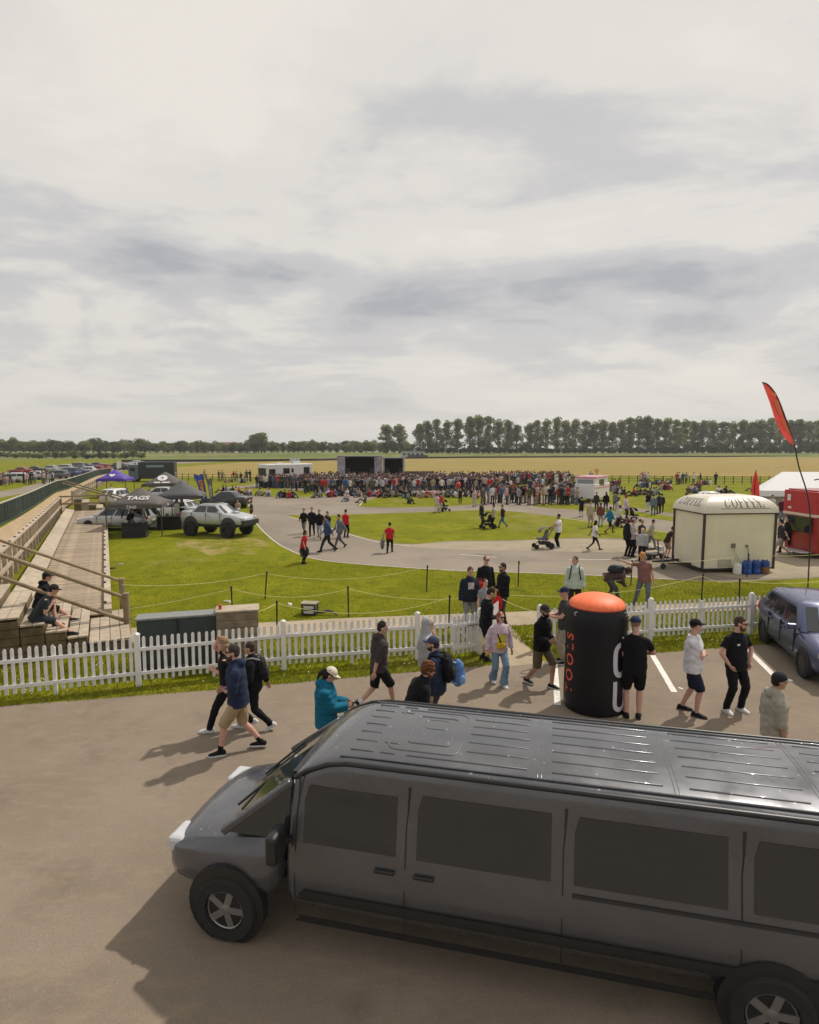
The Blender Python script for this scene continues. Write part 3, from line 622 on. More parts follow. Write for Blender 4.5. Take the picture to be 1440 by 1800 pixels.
# barrels
Kx = lambda x, y: KA + Matrix.Rotation(ka, 3, 'Z') @ Vector((x, y, 0))
bp_ = MB(); bp_.lathe([(.10, 0), (.165, .01), (.18, .05), (.18, .20), (.172, .215), (.172, .235), (.18, .25), (.18, .46), (.16, .52), (.12, .545), (.10, .545), (.05, .55)], seg=20)
for k, (xx, l, c) in enumerate(((1.72, 'blue plastic barrel behind the black rope stake', (.01, .085, .36)), (2.1, 'blue plastic barrel standing between two blue barrels', (.008, .06, .28)), (2.48, 'dirty blue plastic barrel with a rust-brown patch', (.008, .055, .26)))):
    o = empty('barrel', Kx(xx, -.3), random.uniform(0, 6), l, 'barrel', 'blue barrels by the kiosk')
    inst('drum', bp_.mesh('drum', [mat('barrel_blue_%d' % k, c, .35, var=.2, vscale=3)], 40), o)
    for dx in (-.08, .08): MB().lathe([(.03, .54), (.03, .575), (.02, .58)], (dx, 0, 0), 10).obj('bung', mat('bung_black', (.02, .02, .02), .5), o)
    if k == 2: o.rotation_euler[2] = -ka * 0; MB().lathe([(.1815, .03), (.1815, .30)], seg=20, cap=False).obj('rust_band', mat('rust_patch', (.20, .085, .03), .8, var=.5, vscale=8), o)
o = empty('water_container', Kx(1.32, -.28), 0, 'white plastic water container under the kiosk socket', 'container')
MB().lathe([(.13, 0), (.16, .02), (.16, .36), (.13, .42), (.06, .44), (.06, .47), (.02, .475)], seg=18).obj('tank', mat('white_plastic', (.66, .64, .58), .4, var=.1), o, smooth=35); MB().tube([(0, 0, .46), (.02, .03, .62), (.01, .12, .8)], .02, 8).obj('hose', mat('hose_green', (.32, .36, .14)), o)

# ================================================================ inflatable advertising column
IC = G(1043, 1264); IC = Vector((IC.x * (1 + .575 / IC.y), IC.y + .575, 0)); IR = .575; IZ = 2.02
inf = empty('inflatable_column', IC, 0, 'black inflatable advertising column with bright orange domed top', 'inflatable')
M_inf = mat('inflatable_black', (.008, .008, .011), .5, var=.2, vscale=3, bump=.12, bscale=3.5, spec=.3); M_org = mat('inflatable_orange', (.88, .17, .055), .55, var=.08, bump=.2, bscale=4)
def ir(z): return IR * (1 + .012 * math.sin(z * 4)) if z < IZ - .25 else IR * (1 - .09 * ((z - IZ + .25) / .25) ** 2)
MB().lathe([(IR * .6, .01), (IR * .97, .02), (IR, .08)] + [(ir(z), z) for z in np.linspace(.12, IZ, 16)], seg=64).obj('body', M_inf, inf, smooth=60)
rs = []
for i in range(12):
    t_ = i / 11; r0 = ir(IZ) * math.cos(t_ * math.pi / 2 * .97); z = IZ + .23 * math.sin(t_ * math.pi / 2); rs.append([(r * math.cos(2 * math.pi * k / 96), r * math.sin(2 * math.pi * k / 96), z) for k in range(96) for r in [r0 * (1 + (.010 * math.sin(k * 2 * math.pi / 96 * 24 + math.sin(k)) if i < 4 else 0))]])
MB().rings(rs).obj('dome', M_org, inf, smooth=70)
MB().lathe([(ir(IZ) + .006, IZ - .012), (ir(IZ) + .014, IZ), (ir(IZ) + .006, IZ + .014)], seg=64, cap=False).obj('seam', mat('seam_red', (.25, .03, .02), .6), inf, smooth=60)
def wrap(me, ang, zc, rot=False):
    """text in its plane -> onto the cylinder; reads upward when rot"""
    for v in me.vertices:
        x, y = v.co.x, v.co.y
        if rot: x, y = -y, x
        z = zc + y; rr = ir(z) + .004; a = ang + x / rr; v.co = (rr * math.cos(a), rr * math.sin(a), z)
tm = text_mesh('TOOLS', .30, 0.004, 0.0, 1.38); tm.materials.append(mat('tools_red', (.75, .10, .05), .5, var=0)); wrap(tm, R(-161), .94, True); inst('lettering', tm, inf)
M_w = mat('inflatable_white', (.62, .61, .70), .5, var=.03)
def stroke(path, w_):
    m = MB(); pts = [Vector(p) for p in smooth_line([(a, b, 0) for a, b in path], 8)]
    vs = []
    for i, p in enumerate(pts):
        d = pts[min(i + 1, len(pts) - 1)] - pts[max(i - 1, 0)]; d.normalize(); n = Vector((-d.y, d.x, 0)); vs += [p + n * w_ / 2, p - n * w_ / 2]
    m.add(vs, [(2 * i, 2 * i + 1, 2 * i + 3, 2 * i + 2) for i in range(len(pts) - 1)]); me = m.mesh('logo', [M_w])
    for v in me.vertices:
        a = R(-70) + v.co.x / IR; rr = ir(v.co.y) + .005; v.co = (rr * math.cos(a), rr * math.sin(a), v.co.y)
    return inst('logo', me, inf)
stroke([(.42, 1.40), (.18, 1.395), (.07, 1.36), (.02, 1.25), (.02, .98), (.05, .86), (.14, .81), (.26, .86), (.42, .90)], .10)
stroke([(.02, .70), (.02, .45), (.02, .30), (.05, .19), (.16, .14), (.26, .20), (.28, .34), (.28, .70)], .09)
for an in (-148, -38): MB().lathe([(.03, -.006), (.042, 0), (.03, .006)], (ir(IZ - .1) * math.cos(R(an)), ir(IZ - .1) * math.sin(R(an)), IZ - .09), 14, 'y', cap=False).obj('tether_ring', M_w, inf)
# ================================================================ vehicles
M_glass = mat('car_glass', (.018, .022, .025), .06, var=0, spec=.7, coat=.3); M_tyre = mat('tyre', (.016, .016, .016), .85, var=.2, vscale=12); M_rim = mat('rim_alloy', (.35, .35, .36), .3, .8, var=.05); M_blk = mat('black_plastic', (.02, .02, .02), .55, var=.1)
M_red = mat('tail_lamp', (.35, .015, .015), .2, var=.1); M_lamp = mat('head_lamp', (.55, .56, .58), .12, .2, var=.05); M_chrome = mat('chrome', (.6, .6, .6), .2, 1, var=0); M_plate = mat('number_plate', (.7, .66, .3), .5, var=0)
def paint(name, c, metal=.25, rough=.28): return mat(name, c, rough, metal, var=.05, vscale=2, coat=.6, spec=.5)
def wheel_mesh(r, w, rimr, dark=False, lugs=0):
    t = MB(); t.lathe([(rimr, -w / 2), (r * .93, -w / 2), (r, -w * .36), (r, w * .36), (r * .93, w / 2), (rimr, w / 2), (rimr * .97, w * .3), (rimr * .97, -w * .3)], seg=28, axis='x')
    for k in range(lugs):
        a = 2 * math.pi * k / lugs; t.box((0, r * math.cos(a), r * math.sin(a)), (w * .96, .05, .05), Matrix.Rotation(a, 3, 'X'))
    q = MB(); q.lathe([(.02, w * .18), (rimr * .98, w * .18), (rimr * .98, w * .22), (rimr * .9, w * .40), (rimr * .85, w * .38), (rimr * .85, w * .25), (.02, w * .25)], seg=24, axis='x')
    for k in range(5):
        a = 2 * math.pi * k / 5; q.box((w * .32, rimr * .5 * math.cos(a), rimr * .5 * math.sin(a)), (.03, rimr * .9, .07), Matrix.Rotation(a, 3, 'X'))
    q.lathe([(.06, w * .2), (.06, w * .38), (.03, w * .41)], seg=12, axis='x')
    return t.mesh('tyre', [M_tyre], 40), q.mesh('rim', [M_blk if dark else M_rim], 40)
def car(name, label, loc, rz, pm, kind='hatch', group=None, lift=0.0, wr=.31, detail=True, cat='car', body_trim=None):
    r = empty(name, loc, rz, label, cat, group); K = {}
    if kind == 'hatch': L, Wd = 3.95, .83; st = [(1.97, .60, .30, .56), (1.90, .72, .22, .68), (1.6, .80, .19, .80), (1.0, .83, .18, .93), (.3, .83, .18, .96), (-.6, .83, .18, .98), (-1.3, .83, .18, .99), (-1.75, .80, .22, .98), (-1.95, .68, .32, .92)]; gh = (1.02, .35, -1.35, -1.9, .93, 1.46, .77, .58); ax = (1.25, -1.22)
    elif kind == 'sedan': L, Wd = 4.4, .86; st = [(2.2, .58, .34, .58), (2.12, .74, .26, .70), (1.8, .83, .22, .82), (1.0, .86, .2, .93), (.2, .86, .19, .95), (-.8, .86, .19, .97), (-1.5, .86, .2, 1.0), (-2.0, .82, .26, 1.0), (-2.2, .66, .36, .93)]; gh = (1.0, .30, -.80, -1.45, .92, 1.42, .76, .57); ax = (1.32, -1.25)
    elif kind == 'estate': L, Wd = 4.7, .87; st = [(2.35, .58, .34, .56), (2.26, .74, .24, .68), (1.9, .84, .2, .8), (1.1, .87, .18, .92), (.2, .87, .18, .95), (-.9, .87, .18, .97), (-1.7, .87, .2, .98), (-2.2, .83, .25, .97), (-2.35, .7, .34, .9)]; gh = (1.15, .40, -1.95, -2.3, .90, 1.47, .78, .60); ax = (1.42, -1.35)
    else: L, Wd = 4.3, .9; st = [(2.1, .6, .34, .6), (2.02, .78, .24, .8), (1.6, .87, .22, 1.0), (.9, .9, .2, 1.08), (0, .9, .2, 1.1), (-.9, .9, .2, 1.1), (-1.7, .9, .22, 1.1), (-2.05, .86, .28, 1.06), (-2.15, .75, .34, .95)]; gh = (1.1, .45, -1.85, -2.08, 1.06, 1.72, .82, .68); ax = (1.3, -1.3)
    def sec(y, w, zl, zt):
        h = zt - zl; half = [(0, zl), (w * .86, zl), (w * .97, zl + .12 * h), (w, zl + .38 * h), (w * .985, zl + .68 * h), (w * .94, zl + .92 * h), (w * .82, zt), (0, zt + .02)]
        return [Vector((x, y, z + lift)) for x, z in half] + [Vector((-x, y, z + lift)) for x, z in reversed(half[1:-1])]
    MB().rings([sec(*s) for s in st]).obj('body', pm, r, smooth=50, subsurf=1 if detail else 0)
    y0, y1, y2, y3, zb, zr, wb, wt = gh; zb += lift; zr += lift
    def ring(w, ya, yb, z, c=.1):
        return [Vector(p) for p in ((w, yb + c, z), (w, (ya + yb) / 2, z + (.015)), (w, ya - c, z), (w - c, ya, z), (0, ya + .04, z), (-w + c, ya, z), (-w, ya - c, z), (-w, (ya + yb) / 2, z + .015), (-w, yb + c, z), (-w + c, yb, z), (0, yb - .03, z), (w - c, yb, z))]
    MB().rings([ring(wb, y0, y3, zb - .04), ring(wt + .03, y1 + .05, y2 - .04, zr - .06), ring(wt - .05, y1 - .12, y2 + .1, zr - .005), ring(wt - .35, y1 - .35, y2 + .35, zr + .012)]).obj('cabin', pm, r, smooth=35, bevel=.035 if detail else 0)
    zt = zr - .06; zo = zb - .04
    def side(s, t, sg, off=.012):
        y = (y3 + (y0 - y3) * s) * (1 - t) + (y2 - .04 + (y1 + .05 - y2 + .04) * s) * t; x = wb + (wt + .03 - wb) * t; return Vector((sg * (x + off), y, zo + (zt - zo) * t))
    sw = {'hatch': [(.13, .34), (.37, .62), (.65, .93)], 'sedan': [(.10, .48), (.52, .92)], 'estate': [(.07, .33), (.36, .62), (.65, .93)]}.get(kind, [(.08, .36), (.39, .64), (.67, .94)])
    for sg in (-1, 1):
        for a, b in sw:
            m = MB(); q = [side(a, .14, sg), side(b, .14, sg), side(b, .86, sg), side(a, .86, sg)]; m.prism(q, (-sg * .03, 0, 0)); m.obj('window', M_glass, r)
        if detail:
            MB().box((sg * (Wd + .07), gh[0] - .22, zb + .06), (.2, .12, .13)).obj('mirror', body_trim or pm, r, bevel=.03)
            for a, b in sw[-2:]: MB().box((sg * (Wd + .004), side(a, 0, 1).y + .14, zb - .13), (.025, .2, .035)).obj('door_handle', body_trim or pm, r, bevel=.008)
            for yy in (side(sw[-1][1], 0, 1).y - .02, side(sw[-1][0], 0, 1).y - .03, side(sw[-2][0], 0, 1).y): MB().box((sg * (Wd * .978), yy, (zb + lift + .2) / 2 + .1), (.05, .008, zb - lift - .42)).obj('door_seam', M_blk, r)
    for ya, yb, nm in ((y0, y1, 'windscreen'), (y3, y2, 'rear_window')):
        sg = 1 if nm == 'windscreen' else -1; q = []
        for t, s in ((.08, -1), (.08, 1), (.93, 1), (.93, -1)):
            w_ = (wb + (wt + .03 - wb) * t) - .13; y = ya + (yb + sg * .05 - ya) * t + sg * .014; q.append(Vector((s * w_, y, zo + (zt - zo) * t + .006)))
        MB().prism(q, (0, -sg * .03, -.02)).obj(nm, M_glass, r)
    f = st[0][0]; e = st[-1][0]
    for sg in (-1, 1):
        MB().box((sg * .58, f - .10, .64 + lift), (.28, .16, .13)).obj('headlight', M_lamp, r, bevel=.03); MB().box((sg * .66, e + .13, .80 + lift), (.16, .14, .20)).obj('tail_light', M_red, r, bevel=.02)
    MB().box((0, f + .0, .42 + lift), (.9, .06, .12)).obj('grille', M_blk, r, bevel=.02)
    if detail: MB().box((0, f + .035, .50 + lift), (.5, .012, .10)).obj('number_plate', M_white, r); MB().box((0, e - .005, .62 + lift), (.5, .03, .10)).obj('number_plate', M_plate, r)
    tm_, rm_ = wheel_mesh(wr, .2 if wr < .35 else .30, wr * (.66 if wr < .35 else .5), wr > .35, 0 if wr < .35 else 22)
    for yy in ax:
        for sg in (-1, 1):
            m = MB(); m.lathe([(wr + .035 if wr < .35 else wr * .9, -.06), (wr + .035 if wr < .35 else wr * .9, .06)], (sg * (Wd - .075), yy, wr + lift * .55), 24, 'x'); m.obj('wheel_arch', M_blk, r)
            wo = inst('tyre', tm_, r, (sg * (Wd - .10 + (.14 if lift > .2 else 0)), yy, wr), (0, 0, 0 if sg > 0 else math.pi)); inst('rim', rm_, wo)
    return r
# ---- blue hatchback at the right edge
P_blue = paint('paint_blue', (.055, .068, .145), .3, .3)
car('blue_car', 'dusty blue hatchback parked nose-out beside the picket fence', (9.72, 13.98, .004), R(167.3), P_blue, 'hatch', lift=.02)
# ---- silver lifted saloon
P_sil = paint('paint_silver', (.46, .47, .48), .35, .3)
lc_ = car('lifted_car', 'silver saloon jacked up on huge off-road tyres with a roof rack', G(384, 940), R(-90 - 20), P_sil, 'sedan', lift=.45, wr=.42)
rr = MB()
for yy in (.1, -.25, -.6): rr.bar((-.6, yy, 1.93), (.6, yy, 1.93), .04, .03)
for xx in (-.6, -.3, 0, .3, .6): rr.bar((xx, .15, 1.95), (xx, -.65, 1.95), .03, .03)
rr.obj('roof_rack', M_blk, lc_); 
for k in range(5): MB().box((-.44 + .22 * k, .28, 1.97), (.14, .06, .1)).obj('spot_lamp', M_blk, lc_, bevel=.02)
MB().box((0, 1.25, 1.40), (.42, .35, .09), taper=(.8, .8)).obj('bonnet_scoop', P_sil, lc_, bevel=.02)
MB().bar((-.75, 2.25, .85), (.75, 2.25, .85), .16, .28).obj('bull_bar', M_blk, lc_, bevel=.03); MB().box((0, 1.9, .72), (1.3, .5, .22)).obj('skid_plate', M_blk, lc_); MB().box((0, 0, .6), (1.3, 3.2, .12)).obj('chassis', M_blk, lc_)
for sg in (-1, 1):
    for yy in (1.32, -1.25): MB().lathe([(.50, -.10), (.50, .012), (.48, .03)], (sg * .845, yy, .66), 24, 'x').obj('arch_flare', M_blk, lc_, smooth=50)
MB().bar((-.7, -2.05, 1.62), (.7, -2.05, 1.62), .2, .04).obj('spoiler', P_sil, lc_)
# ---- silver estate and other parked cars by the gazebos
car('estate_car', 'silver estate car parked behind the black TAGS gazebo'.replace('TAGS ', 'lettered '), G(208, 930), R(90 - 4), P_sil, 'estate')
car('blue_show_car', 'bright blue saloon under the plain grey gazebo', G(288, 900), R(60), paint('paint_bright_blue', (.012, .09, .42), .3, .25), 'sedan')
car('white_show_car', 'white saloon parked behind the lifted silver car', G(318, 913), R(70), paint('paint_white', (.62, .62, .62), 0, .3), 'sedan')
car('pale_show_car', 'pale saloon below the black gazebo with a round emblem', G(283, 881), R(96), paint('paint_pale', (.5, .53, .52), .1, .3), 'sedan')
car('white_hatch_car', 'white hatchback seen from behind near the purple gazebo', G(209, 886), R(-8), paint('paint_white', (.62, .62, .62)), 'hatch')
car('dark_show_car', 'dark saloon half hidden behind the lifted silver car', G(398, 892), R(80), paint('paint_dark', (.03, .03, .035)), 'sedan')
car('open_sports_car', 'white car with raised doors beyond the coffee kiosk roof', G(1240, 893), R(95), paint('paint_white', (.62, .62, .62)), 'sedan')
pcs = [((.5, .5, .5), 'silver'), ((.02, .02, .025), 'black'), ((.30, .03, .03), 'red'), ((.6, .6, .6), 'white'), ((.04, .07, .2), 'blue'), ((.12, .13, .14), 'grey')]
protos = {}
rows = [((x, y), 92) for x, y in ((62, 843), (98, 841), (120, 838), (137, 835), (152, 832.5), (166, 830.5), (178, 828.5), (60, 831), (88, 829), (112, 827), (133, 825), (150, 823.5), (168, 822), (20, 848), (-20, 852), (36, 833))] + [((x, y), 70) for x, y in ((214, 826), (223, 825), (232, 824), (241, 823), (250, 822.5), (226, 821), (238, 820), (218, 822), (246, 819.5), (206, 823))]
for i, (p, a) in enumerate(rows):
    c, nm = pcs[(i * 5 + i // 3) % 6]; kd = ('hatch', 'sedan', 'suv', 'estate')[(i * 3) % 4]; key = (nm, kd)
    lab = '%s %s parked in the row along the far circuit' % (nm, {'hatch': 'hatchback', 'sedan': 'saloon', 'suv': 'off-roader', 'estate': 'estate car'}[kd])
    if key not in protos: o = car('parked_car', lab, G(*p), R(a + random.uniform(-12, 12)), paint('paint_%s' % nm, c), kd, 'cars parked along the far circuit', detail=False); protos[key] = o
    else: o = copy_tree(protos[key]); o.location = G(*p); o.rotation_euler[2] = R(a + random.uniform(-12, 12))

# ================================================================ the van in the foreground
A0 = G(665, 1230, 1.97); B0 = G(1403, 1303, 1.97); U = (B0 - A0); U.z = 0; U.normalize(); Vv = Vector((U.y, -U.x, 0)); ZT = 1.97; RW = 1.49
van = empty('van', (A0.x + U.x * .12, A0.y + U.y * .12, .004), math.atan2(U.y, U.x), 'dark grey metallic panel van with ribbed roof', 'van')
# local: +x rearwards, -y towards the camera (0 .. -RW is the roof)
def vmat():
    m = mat('van_paint', (.10, .102, .112), .30, .55, var=.06, vscale=1.5, coat=.7); nt = m.node_tree; N = nt.nodes; L = nt.links; b = N['Principled BSDF']
    src = b.inputs['Base Color'].links[0].from_socket; tc = N.new('ShaderNodeTexCoord')
    n = N.new('ShaderNodeTexNoise'); n.inputs['Scale'].default_value = 16; n.inputs['Detail'].default_value = 5; L.new(tc.outputs['Object'], n.inputs['Vector'])
    r = N.new('ShaderNodeMapRange'); r.inputs['From Min'].default_value = .68; r.inputs['From Max'].default_value = .74; L.new(n.outputs[0], r.inputs[0])
    mx = N.new('ShaderNodeMixRGB'); gn = N.new('ShaderNodeSeparateXYZ'); L.new(tc.outputs['Normal'], gn.inputs[0]); mm = N.new('ShaderNodeMath'); mm.operation = 'MULTIPLY'; mm.use_clamp = True; up_ = N.new('ShaderNodeMapRange'); up_.inputs['From Min'].default_value = .6; up_.inputs['From Max'].default_value = .8; L.new(gn.outputs[2], up_.inputs[0]); L.new(r.outputs[0], mm.inputs[0]); L.new(up_.outputs[0], mm.inputs[1]); L.new(mm.outputs[0], mx.inputs[0]); L.new(src, mx.inputs[1]); mx.inputs[2].default_value = (.42, .41, .39, 1)
    n3 = N.new('ShaderNodeTexNoise'); n3.inputs['Scale'].default_value = 2.2; n3.inputs['Detail'].default_value = 6; L.new(tc.outputs['Object'], n3.inputs['Vector'])
    r3 = N.new('ShaderNodeMapRange'); r3.inputs['From Min'].default_value = .4; r3.inputs['From Max'].default_value = .75; r3.inputs['To Min'].default_value = .20; r3.inputs['To Max'].default_value = .55; L.new(n3.outputs[0], r3.inputs[0]); L.new(r3.outputs[0], b.inputs['Roughness'])
    L.new(mx.outputs[0], b.inputs['Base Color']); return m
P_van = vmat(); P_trim = mat('van_gutter', (.015, .015, .016), .4, var=.1)
YC = -RW / 2
def vsec(x):
    # roof height and widths along the van
    if x < 0: k = (-x / .62); drop = .27 * k ** 2
    else: drop = 0
    if x > 5.0: drop = .10 * ((x - 5.0) / .25) ** 2
    zt = ZT - drop; half = []
    for w, z in ((0, zt + .055), (.30, zt + .05), (.55, zt + .03), (.68, zt + .005), (.735, zt - .03), (.755, zt - .09), (.80, 1.55), (.88, 1.15), (.925, .95), (.93, .62), (.90, .36)):
        z = min(z, zt - .01 * 0) if w > .7 else z; half.append((w, min(z, zt + .06)))
    return [Vector((x, YC + w, z)) for w, z in reversed(half)] + [Vector((x, YC - w, z)) for w, z in half[1:]]
xs = [-.62, -.55, -.42, -.25, -.1, 0, .2, .6, 1.2, 2.0, 3.0, 4.0, 4.8, 5.05, 5.2]
MB().rings([vsec(x) for x in xs], cap=True).obj('body', P_van, van, smooth=40, subsurf=1)
# nose: windscreen, bonnet, bumper
def nsec(x, w, ztop, zl=.36): return [Vector((x, YC + a * w, z)) for a, z in ((1.0, zl), (1.03, .62), (1.0, .85), (.93, ztop - .06), (.6, ztop), (0, ztop + .02), (-.6, ztop), (-.93, ztop - .06), (-1.0, .85), (-1.03, .62), (-1.0, zl))]
MB().rings([nsec(-.60, .90, 1.20), nsec(-1.0, .90, 1.16), nsec(-1.35, .88, 1.08), nsec(-1.8, .84, .98), nsec(-2.0, .76, .88), nsec(-2.08, .62, .74, .42)]).obj('bonnet', P_van, van, smooth=50, subsurf=1)
MB().add([(-.625, YC + .70, 1.665), (-.66, YC, 1.695), (-.625, YC - .70, 1.665), (-1.28, YC - .83, 1.14), (-1.36, YC, 1.15), (-1.28, YC + .83, 1.14)], [(0, 1, 4, 5), (1, 2, 3, 4)]).obj('windscreen', mat('van_screen', (.03, .04, .03), .05, var=0, spec=.8, coat=.4), van)
for sg in (-1, 1): MB().bar((-.60, YC + sg * .715, 1.67), (-1.30, YC + sg * .86, 1.13), .09, .08).obj('pillar', P_van, van, bevel=.02)
for sg in (-1, 1): MB().add([(-.58, YC + sg * .765, 1.66), (-.58, YC + sg * .88, 1.16), (-1.24, YC + sg * .875, 1.14)], [(0, 1, 2)]).obj('quarter_window', M_glass, van)
MB().bar((-.61, YC + .6, 1.705), (-.61, YC - .6, 1.705), .05, .025).obj('screen_trim', P_trim, van)
for s_ in (.2, -.45): MB().bar((-1.36, YC + s_, 1.155), (-1.05, YC + s_ + .45, 1.365), .02, .02).obj('wiper', P_trim, van)
# gutters
for sg in (-1, 1):
    MB().tube([(-.55, YC + sg * .735, 1.735), (-.42, YC + sg * .742, 1.825), (-.2, YC + sg * .75, 1.92), (0, YC + sg * .753, 1.953), (1, YC + sg * .755, 1.957), (5.0, YC + sg * .755, 1.957), (5.15, YC + sg * .75, 1.93)], .026, 8).obj('gutter', P_trim, van, smooth=60)
    MB().tube([(-.1, YC + sg * .655, ZT + .008), (.3, YC + sg * .655, ZT + .014), (4.9, YC + sg * .655, ZT + .014)], .012, 6).obj('roof_rib', P_van, van, smooth=60)
def zroof(w):
    return ZT + float(np.interp(abs(w), [0, .30, .55, .68], [.053, .047, .028, .004])) 
def bead(pts, r=.012):
    MB().cap([(x, YC + w, zroof(w) - r * .25) for x, w in pts], r, 8).obj('roof_rib', P_van, van, smooth=70)
SE1, SE2 = 1.83, 3.02
for sx in (SE1, SE2, 4.2):
    for dx in (-.018, .018): MB().cap([(sx + dx, YC + w, zroof(w) - .003) for w in np.linspace(-.66, .66, 15)], .008, 6).obj('roof_seam', P_van, van, smooth=70)
for k in range(7):
    w = -.54 + .18 * k
    bead([(-.02, w), (.20, w)])
    if abs(w) > .3: bead([(.28, w), (.42, w)])
    bead([(1.12 if abs(w) < .45 else .55, w), (SE1 - .12, w)]); bead([(SE1 + .12, w), (SE2 - .12, w)]); bead([(SE2 + .12, w), (4.08, w)]); bead([(4.32, w), (5.0, w)])
def rrect(x0, x1, w0, w1, c, r):
    p = []
    for cx_, cw, s_ in ((x1 - c, w1 - c, 0), (x0 + c, w1 - c, 90), (x0 + c, w0 + c, 180), (x1 - c, w0 + c, 270)):
        for q in range(6): p.append((cx_ + c * math.cos(R(s_ + q * 18)), cw + c * math.sin(R(s_ + q * 18))))
    p.append(p[0]); MB().tube([(x, YC + w, zroof(w) - r * .2) for x, w in p], r, 8, cap=False).obj('roof_rib', P_van, van, smooth=70)
rrect(.32, 1.04, -.46, .46, .10, .012); rrect(.50, .94, -.31, .31, .05, .012); rrect(.60, .86, .02, .24, .06, .007)
# near side details (camera side is -w)
for sg in (-1, 1):
    def sp(x, z, off=.004):
        w = float(np.interp(z, [.36, .62, .95, 1.15, 1.55, 1.88], [.90, .93, .925, .88, .80, .755])); return (x, YC + sg * (w + off), z)
    def panel(name, x0, x1, z0, z1, m, off=.006):
        n = 5; zs = np.linspace(z0, z1, n); v = []
        for z in zs: v += [sp(x0 + (.04 if z > z1 - .05 else 0), z, off), sp(x1, z, off)]
        MB().add(v, [(2 * i, 2 * i + 1, 2 * i + 3, 2 * i + 2) for i in range(n - 1)]).obj(name, m, van)
    panel('window', -.42, .52, 1.16, 1.70, M_glass); panel('window', .72, 1.95, 1.16, 1.74, M_glass); panel('window', 2.15, 3.4, 1.16, 1.74, M_glass); panel('window', 3.6, 4.85, 1.16, 1.74, M_glass)
    for x in (-.50, .61, 2.05, 3.5): panel('door_seam', x, x + .012, .42, 1.80, P_trim, .005)
    panel('slide_rail', 2.1, 4.4, 1.06, 1.09, P_trim, .012); panel('trim_strip', -.45, 5.0, .60, .70, P_trim, .014); panel('sill', -.5, 5.1, .34, .42, P_trim, .012)
    MB().box(sp(.42, 1.02, .02), (.2, .03, .035)).obj('door_handle', P_trim, van, bevel=.01); MB().box(sp(.80, 1.02, .02), (.2, .03, .035)).obj('door_handle', P_trim, van, bevel=.01)
    mb = MB(); mb.box((-.62, YC + sg * 1.06, 1.22), (.12, .26, .30)); o = mb.obj('mirror', P_trim, van, bevel=.04); MB().bar((-.55, YC + sg * .88, 1.18), (-.6, YC + sg * .98, 1.2), .06, .06).obj('mirror_arm', P_trim, van)
    tm_, rm_ = wheel_mesh(.34, .24, .22)
    for x in (-1.25, 3.75):
        m = MB(); m.lathe([(.42, -.10), (.42, .008)], (0, 0, 0), 24, 'x'); q = m.obj('wheel_arch', P_trim, van); q.location = (x, YC + sg * .935, .38); q.rotation_euler[2] = sg * math.pi / 2
        w_ = inst('tyre', tm_, van, (x, YC + sg * .86, .34), (0, 0, sg * math.pi / 2)); inst('rim', rm_, w_)
    MB().box((-1.92, YC + sg * .6, .80), (.22, .34, .18)).obj('headlight', M_lamp, van, bevel=.04)
MB().tube([(4.75, YC + .1, ZT + .05), (4.9, YC + .1, ZT + .3)], .006, 6).obj('aerial', P_trim, van)

# ================================================================ gazebos, marquee, flags
def gazebo(label, c, rz, w, eave, apex, m, legm, valance=.22, logo=None, d=None, name='gazebo'):
    r = empty(name, c, rz, label, 'gazebo'); d = d or w; a, b = w / 2, d / 2; n = 8; vs = []; fs = []
    for i in range(n + 1):
        for j in range(n + 1):
            x = -a + w * i / n; y = -b + d * j / n; e = max(abs(x) / a, abs(y) / b); k = 1 - e
            z = eave + (apex - eave) * (k ** 1.15) - .05 * math.sin(math.pi * k) * (1 - abs(abs(x) / a - abs(y) / b)) * .5
            vs.append((x, y, z))
    for i in range(n):
        for j in range(n): p = i * (n + 1) + j; fs.append((p, p + n + 1, p + n + 2, p + 1))
    o = MB().add(vs, fs).obj('canopy', m, r, smooth=25); sd_ = o.modifiers.new('t', 'SOLIDIFY'); sd_.thickness = .015
    for x0, y0, x1, y1 in ((-a, -b, a, -b), (a, -b, a, b), (a, b, -a, b), (-a, b, -a, -b)):
        mm = MB(); k = 12; vv = []
        for i in range(k + 1): t = i / k; vv += [(x0 + (x1 - x0) * t, y0 + (y1 - y0) * t, eave), (x0 + (x1 - x0) * t, y0 + (y1 - y0) * t, eave - valance * (1 - .12 * abs(math.sin(t * 9))))]
        mm.add(vv, [(2 * i, 2 * i + 1, 2 * i + 3, 2 * i + 2) for i in range(k)]); q = mm.obj('valance', m, r); sd_ = q.modifiers.new('t', 'SOLIDIFY'); sd_.thickness = .01
    for x in (-a + .04, a - .04):
        for y in (-b + .04, b - .04): MB().box((x, y, eave / 2), (.05, .05, eave)).obj('leg', legm, r); MB().box((x, y, .01), (.14, .14, .02)).obj('foot', legm, r)
    for sg in (-1, 1):
        for k in range(2):
            MB().bar((-a + k * a, sg * (b - .05), eave - .05), (-a + k * a + a, sg * (b - .05), eave - .4), .025, .03).obj('truss', legm, r); MB().bar((-a + k * a, sg * (b - .05), eave - .4), (-a + k * a + a, sg * (b - .05), eave - .05), .025, .03).obj('truss', legm, r)
    return r
M_bk = mat('canopy_black', (.085, .075, .068), .7, var=.12, vscale=2, bump=.3, bscale=3); M_gy = mat('canopy_grey', (.075, .075, .08), .7, var=.1, bump=.3, bscale=3); M_pu = mat('canopy_purple', (.07, .035, .30), .6, var=.1); M_wc = mat('canopy_white', (.78, .77, .76), .6, var=.04)
M_leg = mat('gazebo_leg', (.02, .02, .02), .5); M_print = mat('print_white', (.66, .64, .62), .6, var=.08)
